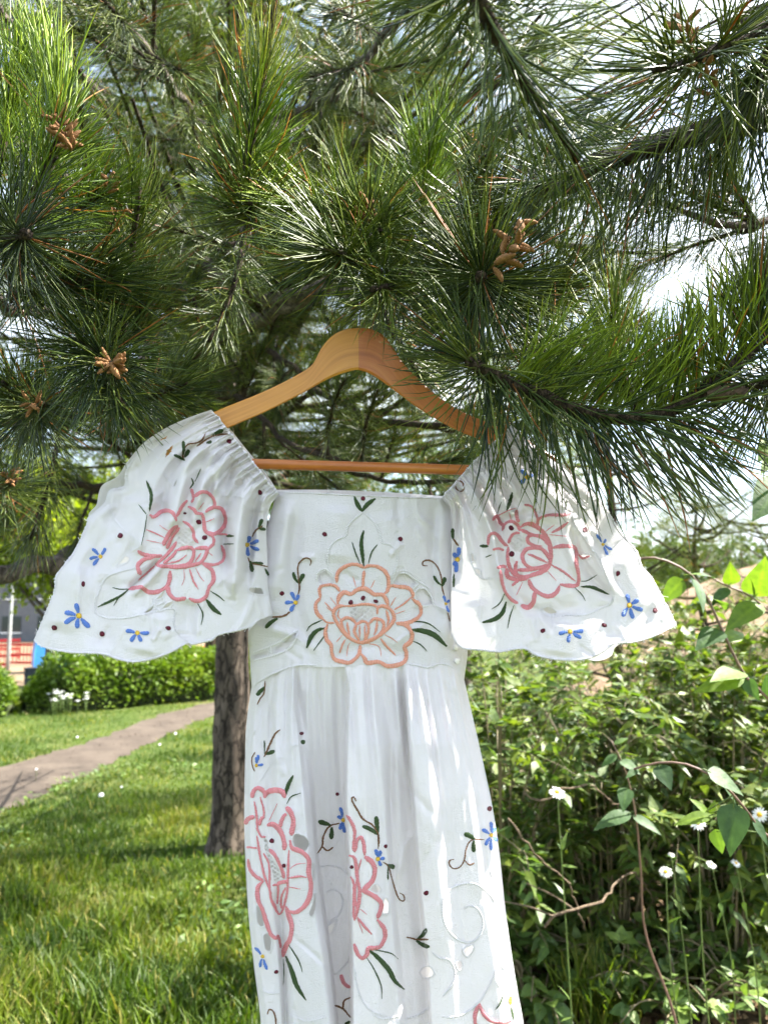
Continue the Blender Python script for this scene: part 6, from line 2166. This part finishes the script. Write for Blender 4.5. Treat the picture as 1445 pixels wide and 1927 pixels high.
BR = [  # height on the trunk, then (px, py, Y) along the branch, r0, r1, shoots, shoot start
    (2.45, [(430, 520, 3.4), (455, 470, 1.9), (468, 415, 1.12)], .028, .009, 8, .30),
    (2.25, [(300, 540, 3.2), (70, 590, 1.7), (-40, 500, 1.15), (0, 452, 1.02)], .028, .009, 8, .30),
    (2.0, [(330, 680, 3.2), (250, 700, 1.9), (203, 700, 1.08)], .024, .008, 8, .30),
    (2.1, [(260, 790, 3.0), (120, 800, 1.9), (60, 780, 1.3)], .022, .008, 9, .35),
    (2.35, [(600, 540, 3.3), (800, 575, 1.9), (902, 556, 1.12)], .026, .009, 8, .30),
    (2.3, [(560, 470, 3.2), (660, 470, 1.9), (694, 445, 1.2)], .024, .009, 8, .30),
    (2.4, [(330, 520, 3.0), (480, 562, 2.3), (650, 536, 1.9), (880, 520, 1.6)], .034, .018, 7, .55),
    (2.0, [(425, 660, 3.4), (500, 600, 2.4), (600, 545, 2.0), (760, 470, 1.7)], .036, .018, 7, .55),
    (2.0, [(470, 690, 3.0), (600, 735, 2.3), (700, 790, 2.0), (850, 800, 1.7)], .018, .008, 9, .50),
    (1.85, [(430, 770, 3.2), (540, 830, 2.3), (640, 866, 2.0), (760, 880, 1.75)], .016, .007, 9, .45),
    (1.7, [(330, 1010, 4.0), (150, 1045, 3.0), (-60, 1090, 2.4)], .045, .030, 1, .85),
    (1.9, [(300, 930, 4.0), (150, 915, 2.8), (0, 905, 2.1), (-60, 900, 1.8)], .020, .009, 6, .45),
    (3.0, [(420, 350, 3.6), (330, 170, 2.2), (250, 60, 1.6)], .028, .009, 14, .30),
    (3.1, [(520, 300, 3.6), (640, 160, 2.3), (760, 30, 1.6)], .028, .009, 14, .30),
    (3.0, [(600, 330, 3.6), (850, 270, 2.4), (1060, 230, 1.9)], .028, .009, 14, .30),
    (2.7, [(640, 470, 3.6), (900, 430, 2.5), (1110, 470, 2.0)], .026, .009, 13, .35),
    (2.4, [(640, 640, 3.6), (900, 670, 2.4), (1080, 640, 1.9)], .024, .009, 12, .35),
    (2.8, [(300, 430, 3.4), (120, 330, 2.0), (20, 250, 1.4)], .026, .009, 14, .30),
    (3.4, [(250, 250, 3.4), (60, 80, 2.2), (-40, -20, 1.7)], .026, .009, 13, .30),
    (1.95, [(500, 850, 3.6), (700, 900, 2.6), (860, 905, 2.1)], .014, .007, 8, .40)]
LIMBS = []
for k, (z0, pts, r0, r1, ns, u0) in enumerate(BR):
    br, c = limb(pine, [trunk_at(z0)] + [W(*q) for q in pts], r0, r1, 100 + k)
    LIMBS.append((br, c))
    dress_branch(br, c, 200 + k, ns, u0)
R5 = np.random.default_rng(55)


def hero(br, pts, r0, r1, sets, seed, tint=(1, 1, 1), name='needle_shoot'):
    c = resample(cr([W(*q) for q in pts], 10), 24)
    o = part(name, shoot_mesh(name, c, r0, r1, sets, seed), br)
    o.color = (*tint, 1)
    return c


# upright shoot left of the middle, with its pale candle
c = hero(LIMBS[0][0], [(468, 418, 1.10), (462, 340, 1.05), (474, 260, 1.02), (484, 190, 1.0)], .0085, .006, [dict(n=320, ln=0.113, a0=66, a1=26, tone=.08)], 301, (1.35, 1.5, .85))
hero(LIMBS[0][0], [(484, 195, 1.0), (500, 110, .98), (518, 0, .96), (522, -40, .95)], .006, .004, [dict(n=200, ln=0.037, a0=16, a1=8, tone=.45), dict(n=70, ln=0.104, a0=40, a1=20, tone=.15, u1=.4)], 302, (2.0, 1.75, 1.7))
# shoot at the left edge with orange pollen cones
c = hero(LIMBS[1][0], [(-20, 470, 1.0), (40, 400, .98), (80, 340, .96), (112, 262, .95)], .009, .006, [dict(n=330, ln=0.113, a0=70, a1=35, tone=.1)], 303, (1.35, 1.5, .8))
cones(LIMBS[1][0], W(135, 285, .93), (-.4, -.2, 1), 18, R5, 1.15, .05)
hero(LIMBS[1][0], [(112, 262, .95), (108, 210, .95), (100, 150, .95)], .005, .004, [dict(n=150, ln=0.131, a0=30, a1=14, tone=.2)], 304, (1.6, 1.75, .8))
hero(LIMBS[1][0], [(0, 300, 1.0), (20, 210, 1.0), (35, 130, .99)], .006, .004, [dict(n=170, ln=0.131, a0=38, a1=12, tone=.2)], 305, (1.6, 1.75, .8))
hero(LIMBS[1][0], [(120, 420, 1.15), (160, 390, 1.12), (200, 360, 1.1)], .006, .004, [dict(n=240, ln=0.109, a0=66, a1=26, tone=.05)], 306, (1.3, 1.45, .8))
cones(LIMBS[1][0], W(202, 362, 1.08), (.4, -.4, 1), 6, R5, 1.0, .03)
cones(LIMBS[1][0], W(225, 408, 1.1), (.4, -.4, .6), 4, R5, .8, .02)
# dark shoots on the left, needles sweeping to the right
hero(LIMBS[2][0], [(150, 640, 1.05), (185, 665, 1.0), (212, 690, .93)], .008, .006, [dict(n=330, ln=0.113, a0=82, a1=48, tone=-.15)], 307)
cones(LIMBS[2][0], W(215, 690, .925), (.1, -1, .1), 10, R5, 1.15, .02)
hero(LIMBS[2][0], [(250, 640, 1.08), (262, 600, 1.06), (268, 560, 1.05)], .005, .004, [dict(n=170, ln=0.087, a0=40, a1=14, tone=.12)], 308)
hero(LIMBS[1][0], [(20, 560, 1.05), (120, 540, 1.0), (210, 520, .98)], .008, .005, [dict(n=360, ln=0.122, a0=60, a1=22, tone=-.1)], 309)
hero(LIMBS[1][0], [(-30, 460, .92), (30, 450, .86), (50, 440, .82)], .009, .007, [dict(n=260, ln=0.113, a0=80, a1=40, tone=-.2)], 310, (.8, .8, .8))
hero(LIMBS[3][0], [(40, 780, 1.3), (70, 768, 1.15), (80, 760, 1.08)], .008, .006, [dict(n=330, ln=0.122, a0=84, a1=46, tone=-.15)], 311)
cones(LIMBS[3][0], W(72, 766, 1.07), (-.2, -1, .2), 6, R5, 1.0, .02)
hero(LIMBS[2][0], [(260, 760, 1.25), (300, 740, 1.15), (350, 720, 1.1)], .006, .004, [dict(n=260, ln=0.113, a0=64, a1=24, tone=-.05)], 312)
hero(LIMBS[11][0], [(-40, 930, 1.5), (10, 915, 1.42), (30, 905, 1.38)], .007, .005, [dict(n=200, ln=0.113, a0=70, a1=40)], 313)
cones(LIMBS[11][0], W(22, 908, 1.37), (.2, -.8, .6), 6, R5, 1.1, .03)
# the round tuft seen end-on right of the hook, its cones
hero(LIMBS[4][0], [(896, 560, 1.10), (902, 540, 1.0), (905, 520, .90)], .010, .008, [dict(n=330, ln=0.131, a0=92, a1=66, tone=-.12), dict(n=160, ln=0.131, a0=86, a1=60, tone=.05, droop=.5)], 314)
cones(LIMBS[4][0], W(925, 500, .875), (.7, -.4, .5), 7, R5, 1.5, .05)
cones(LIMBS[4][0], W(962, 462, .88), (.1, -.2, 1), 4, R5, 1.3, .03)
# the shoot with cones left of it
hero(LIMBS[5][0], [(690, 470, 1.16), (688, 440, 1.1), (690, 420, 1.05)], .008, .006, [dict(n=360, ln=0.122, a0=82, a1=36, tone=.05)], 315, (1.1, 1.15, 1))
cones(LIMBS[5][0], W(690, 425, 1.04), (0, -.5, 1), 7, R5, 1.2, .035)
cones(LIMBS[5][0], W(655, 485, 1.1), (-.3, -.6, .4), 4, R5, 1.0, .02)
hero(LIMBS[5][0], [(640, 400, 1.12), (590, 395, 1.08), (540, 390, 1.04)], .006, .004, [dict(n=200, ln=0.113, a0=55, a1=18, tone=.2)], 316, (1.6, 1.7, 1.0))
hero(LIMBS[5][0], [(790, 420, 1.2), (800, 340, 1.18), (810, 270, 1.15)], .006, .004, [dict(n=280, ln=0.113, a0=60, a1=20, tone=.18)], 317, (1.3, 1.5, .8))
hero(LIMBS[4][0], [(960, 600, 1.15), (1010, 560, 1.12), (1060, 530, 1.1)], .006, .004, [dict(n=260, ln=0.113, a0=60, a1=24, tone=.05)], 318)
# bough that carries the hook
hk, hcv = limb(pine, [LIMBS[4][1][26], W(780, 560, 1.35), W(730, 530, 1.1), W(700, 511, DRESS_Y + .005), W(668, 492, DRESS_Y - .03), W(640, 480, .94)], .010, .0055, 150, 30)
hero(hk, [(668, 492, .97), (640, 478, .94), (600, 470, .92)], .0055, .004, [dict(n=200, ln=0.109, a0=72, a1=24)], 319)
hero(hk, [(740, 535, 1.12), (720, 520, 1.02), (712, 512, .97)], .006, .005, [dict(n=160, ln=0.104, a0=80, a1=46)], 320)
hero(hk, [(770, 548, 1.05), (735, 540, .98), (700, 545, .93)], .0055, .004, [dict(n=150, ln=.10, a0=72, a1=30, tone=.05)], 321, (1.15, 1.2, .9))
# deep crown behind
rng = np.random.default_rng(77)
tips, bl = [], []
for k in range(220):
    z0 = rng.uniform(1.9, 6.6)
    a_ = rng.uniform(0, 2 * np.pi)
    Rr = (3.0 - .28 * max(0, z0 - 3)) * rng.uniform(.55, 1.0)
    s = trunk_at(z0)
    e = s + np.array([Rr * math.cos(a_), Rr * math.sin(a_), rng.uniform(-.25, .55)])
    if e[1] < 3.7:
        continue
    cc = resample(cr([s, (s + e) / 2 + np.array([0, 0, -.10]), e], 6), 14)
    bl.append((*tube(cc, np.linspace(.024, .006, 14), 5), 0))
    for q in range(20):
        i = rng.integers(3, 14)
        d = rng.normal(0, 1, 3) + (e - s) / Rr * 1.0 + np.array([0, 0, .25])
        d /= np.linalg.norm(d)
        tips.append((cc[i] + d * rng.uniform(.05, .32), d))
V, F, mi = merge(bl)
part('limbs', mesh('limbs', V, F, None, [M['twig']]), pine)
part('crown', far_needles('crown', tips, 78, 27, .15), pine, kind='stuff')
tips, bl = [], []
for k in range(104):
    e = W(rng.uniform(-80, 1060), rng.uniform(-160, 830), rng.uniform(2.0, 3.6)) if k < 84 else W(rng.uniform(900, 1500), rng.uniform(-160, 180), rng.uniform(2.4, 3.6))
    s = trunk_at(min(6.5, max(1.9, e[2] + rng.uniform(-.1, .3))))
    cc = resample(cr([s, (s + e) / 2 + np.array([0, 0, -.08]), e], 6), 14)
    bl.append((*tube(cc, np.linspace(.018, .006, 14), 5), 0))
    for q in range(13):
        i = rng.integers(6, 14)
        d = rng.normal(0, 1, 3) + (e - s) / np.linalg.norm(e - s) + np.array([0, 0, .25])
        d /= np.linalg.norm(d)
        tips.append((cc[i] + d * rng.uniform(.04, .2), d))
V, F, mi = merge(bl)
part('inner_limbs', mesh('inner_limbs', V, F, None, [M['twig']]), pine)
part('inner_crown', far_needles('inner_crown', tips, 81, 48, .125, -.12), pine, kind='stuff')

# ---- the pine reaching in from outside the picture
P2 = np.array([2.5, 0.25, 0])
pine2 = thing('pine_tree', tuple(P2), 'near pine whose bare-barked boughs reach in over the sleeve from the picture edge', 'tree')
c = np.array([[P2[0], P2[1], z] for z in np.linspace(-.05, 6, 40)])
V, F = tube(c, np.linspace(.16, .06, 40), 16, .08, np.random.default_rng(8))
part('trunk', mesh('trunk', V, F, None, [M['bark']]), pine2)
top2 = lambda z: np.array([P2[0], P2[1], z])
# heavy bough across the upper corner
bE, cE = limb(pine2, [top2(2.25), W(1700, 140, 1.0), W(1500, 185, .86), W(1380, 225, .86), W(1250, 270, .90), W(1130, 310, .96), W(1050, 335, 1.02), W(985, 400, 1.08)], .036, .012, 160, 60)
o = part('needle_shoot', shoot_mesh('needle_shoot', resample(cr([W(1480, 195, .85), W(1380, 228, .86), W(1250, 272, .90), W(1130, 312, .96), W(1050, 338, 1.02)], 10), 30), .010, .008,
                                    [dict(n=230, ln=0.148, a0=84, a1=70, droop=.75, tone=-.05, lift=(0, 0, -1.2)), dict(n=110, ln=0.113, a0=66, a1=50, tone=.05)], 330), bE)
hero(bE, [(1050, 335, 1.02), (1000, 360, 1.04), (930, 420, 1.05), (900, 470, 1.06)], .008, .005, [dict(n=300, ln=0.122, a0=75, a1=30, tone=.02)], 331)
# near shoot hanging from above, out of focus
bD, cD = limb(pine2, [top2(2.9), W(1600, -420, .75), W(1200, -260, .62), W(960, -120, .56), W(905, -20, .56)], .014, .008, 161, 40)
hero(bD, [(890, -40, .55), (910, 20, .56), (950, 95, .60), (1010, 195, .66), (1085, 300, .74)], .0065, .005, [dict(n=300, ln=0.105, a0=78, a1=52, tone=.0)], 332)
hero(bD, [(905, -20, .56), (860, -40, .58), (800, -50, .62)], .005, .004, [dict(n=160, ln=0.113, a0=70, a1=30)], 333)
# thin shoots in the corner with brown tips
bG, cG = limb(pine2, [top2(2.6), W(1650, -60, .9), W(1480, 20, .8), W(1370, 80, .76), W(1290, 120, .74)], .011, .006, 162, 40)
hero(bG, [(1400, 60, .78), (1340, 95, .75), (1290, 120, .74), (1230, 130, .72)], .0055, .004, [dict(n=240, ln=0.122, a0=80, a1=36, tone=.1)], 334, (1.2, 1.15, .9))
hero(bG, [(1460, 20, .8), (1440, 110, .8), (1420, 180, .8)], .005, .004, [dict(n=220, ln=0.122, a0=70, a1=30, tone=.05)], 335)
cones(bG, W(1300, 105, .735), (-.3, -.3, .8), 8, R5, .9, .04)
cones(bG, W(1340, 175, .75), (-.3, -.3, .3), 6, R5, .8, .04)
# bough over the sleeve: needles stand up from it and hang over the cloth
ptsF = [(1480, 590, .90), (1420, 655, .90), (1350, 720, .90), (1280, 765, .89), (1200, 788, .88), (1100, 775, .88), (1000, 738, .88), (930, 705, .89), (880, 680, .90)]
bF, cF = limb(pine2, [top2(1.55), W(1800, 420, 1.1), W(1600, 500, .95)] + [W(*q) for q in ptsF], .017, .0065, 163, 60)
cFF = resample(cr([W(*q) for q in ptsF], 10), 40)[::-1].copy()
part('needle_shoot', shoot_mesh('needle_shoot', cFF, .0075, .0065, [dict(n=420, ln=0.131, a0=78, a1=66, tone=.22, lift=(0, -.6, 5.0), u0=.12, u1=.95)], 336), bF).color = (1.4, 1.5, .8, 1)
part('needle_shoot', shoot_mesh('needle_shoot', cFF, .0075, .0065, [dict(n=190, ln=0.148, a0=70, a1=62, droop=.7, tone=-.08, u0=.05, u1=.62, lift=(0, -1.0, -2.0)), dict(n=90, ln=0.148, a0=55, a1=50, droop=.35, tone=-.05, u0=.3, u1=.9, lift=(0, -.5, -1.5))], 337), bF)
part('needle_shoot', shoot_mesh('needle_shoot', cFF, .0075, .0065, [dict(n=120, ln=0.113, a0=75, a1=60, tone=-.02, droop=.1, u0=0, u1=.35)], 338), bF)
hero(bF, [(915, 698, .90), (880, 678, .90), (850, 655, .91)], .006, .004, [dict(n=150, ln=.11, a0=75, a1=25, tone=.02)], 350)
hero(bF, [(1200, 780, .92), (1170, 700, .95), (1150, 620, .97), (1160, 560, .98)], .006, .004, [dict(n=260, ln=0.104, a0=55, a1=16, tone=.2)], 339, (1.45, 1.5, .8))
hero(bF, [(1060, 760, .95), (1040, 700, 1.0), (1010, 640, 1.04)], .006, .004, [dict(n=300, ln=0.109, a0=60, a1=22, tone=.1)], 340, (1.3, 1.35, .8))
hero(bF, [(1420, 655, .90), (1425, 600, .90), (1432, 540, .90)], .006, .004, [dict(n=190, ln=0.113, a0=42, a1=14, tone=0)], 341)
hero(bF, [(1480, 700, .95), (1440, 720, .92), (1390, 735, .9)], .006, .004, [dict(n=170, ln=0.131, a0=60, a1=40, tone=-.05, droop=.2)], 342)
for (px, py, sc) in ((1350, 742, 1.0), (1385, 740, .85)):
    q = W(px, py, .885)
    V, F = [], []
    nn_, mm_ = 8, 9
    for i in range(nn_):
        u = i / (nn_ - 1)
        r = .011 * sc * math.sin(math.pi * min(.98, .12 + u * .8)) ** .7
        for j in range(mm_):
            a_ = 2 * math.pi * (j + .5 * (i % 2)) / mm_
            k = 1 + .22 * (1 if (i + j) % 2 else -1)
            V.append(q + np.array([.004 * math.sin(3 * u) + (u - .5) * .03 * sc, r * k * math.cos(a_), r * k * math.sin(a_)]))
    i, j = np.meshgrid(np.arange(nn_ - 1), np.arange(mm_), indexing='ij')
    F = np.stack([i * mm_ + j, i * mm_ + (j + 1) % mm_, (i + 1) * mm_ + (j + 1) % mm_, (i + 1) * mm_ + j], -1).reshape(-1, 4)
    part('seed_cone', mesh('seed_cone', np.array(V), [F, np.array([list(range(mm_)), list(range((nn_ - 1) * mm_, nn_ * mm_))])], None, [M['seed_cone']]), bF)
# farther shoots of the same pine by the edge
bH, cH = limb(pine2, [top2(2.3), W(1700, 330, 1.6), W(1500, 400, 1.4), W(1380, 430, 1.3), W(1290, 400, 1.25)], .012, .006, 164, 40)
dress_branch(bH, cH, 260, 6, .55, sc=.9)
hero(bH, [(1420, 420, 1.32), (1380, 350, 1.3), (1350, 290, 1.3)], .006, .004, [dict(n=220, ln=0.113, a0=66, a1=26)], 343)
# its crown, above and outside the picture: the shade the dress hangs in
rng = np.random.default_rng(79)
tips, bl = [], []
for k in range(38):
    z0 = rng.uniform(2.5, 5.4)
    a_ = rng.uniform(0, 2 * np.pi) if k % 3 == 0 else rng.uniform(.25 * np.pi, .95 * np.pi)
    Rr = rng.uniform(.9, 2.3) * (1.15 - .1 * z0)
    s = top2(z0)
    e = s + np.array([Rr * math.cos(a_), Rr * math.sin(a_), rng.uniform(-.1, .5)])
    cc = resample(cr([s, (s + e) / 2 + np.array([0, 0, -.06]), e], 6), 14)
    bl.append((*tube(cc, np.linspace(.02, .006, 14), 5), 0))
    for q in range(14):
        i = rng.integers(3, 14)
        d = rng.normal(0, 1, 3) + (e - s) / Rr + np.array([0, 0, .25])
        d /= np.linalg.norm(d)
        tips.append((cc[i] + d * rng.uniform(.05, .25), d))
V, F, mi = merge(bl)
part('limbs', mesh('limbs', V, F, None, [M['twig']]), pine2)
part('crown', far_needles('crown', tips, 80, 40, .14), pine2, kind='stuff')

# ---- scrubby pines farther off on the open side
def scrub_pine(px, Y, H, nb, R, label, seed, zlo=.5, nt=11, ln=.12, tr=.06, tuft=.16):
    rng = np.random.default_rng(seed)
    X = at(px, Y)
    zb = float(zg(Y))
    t = thing('scrub_pine' if H < 9 else 'tall_pine', (X, Y, zb), label, 'tree')
    c = resample(cr([(X, Y, zb - .03), (X + .05, Y, H * .4), (X - .05, Y, H * .75), (X, Y, H)], 6), 24)
    V, F = tube(c, np.linspace(tr, .012, 24), 8, .1, rng)
    part('trunk', mesh('trunk', V, F, None, [M['twig']]), t)
    tips, bl = [], []
    for k in range(nb):
        z0 = zlo + (H - zlo) * rng.random()
        s = np.array([X, Y, z0])
        a_ = rng.uniform(0, 6.28)
        Rr = R * rng.uniform(.45, 1) * (1.1 - .7 * z0 / H)
        e = s + np.array([Rr * math.cos(a_), Rr * math.sin(a_), rng.uniform(0, .35)])
        cc = resample(cr([s, (s + e) / 2 + np.array([0, 0, -.05]), e], 6), 12)
        bl.append((*tube(cc, np.linspace(.016, .005, 12), 5), 0))
        for q in range(nt):
            i = rng.integers(3, 12)
            d = rng.normal(0, 1, 3) + (e - s) / Rr + np.array([0, 0, .4])
            d /= np.linalg.norm(d)
            tips.append((cc[i] + d * rng.uniform(.03, tuft), d))
    V, F, mi = merge(bl)
    part('limbs', mesh('limbs', V, F, None, [M['twig']]), t, kind='stuff')
    part('crown', far_needles('crown', tips, seed + 1, 30, ln), t, kind='stuff')


scrub_pine(1320, 7.5, 2.5, 60, 1.5, 'scrubby pine with dark bare limbs behind the outer sleeve corner', 500, .5)
scrub_pine(1480, 7.0, 3.0, 40, 1.3, 'scrubby pine at the picture edge beside the climbing stem', 510, .6)
scrub_pine(1150, 7.0, 5.0, 70, 1.3, 'pine whose top stands out against the sky', 520, .4)
scrub_pine(1040, 9.5, 4.5, 60, 1.9, 'pine standing behind the sleeve with the drooping needles', 530, .5)
scrub_pine(400, 37, 29.0, 90, 10.0, 'tall dense pine standing behind the first one', 540, 6.0, 18, .85, .35, 1.4)
scrub_pine(-160, 39, 28.0, 70, 9.0, 'tall dense pine behind the needles at the picture edge', 550, 7.0, 18, .85, .35, 1.4)
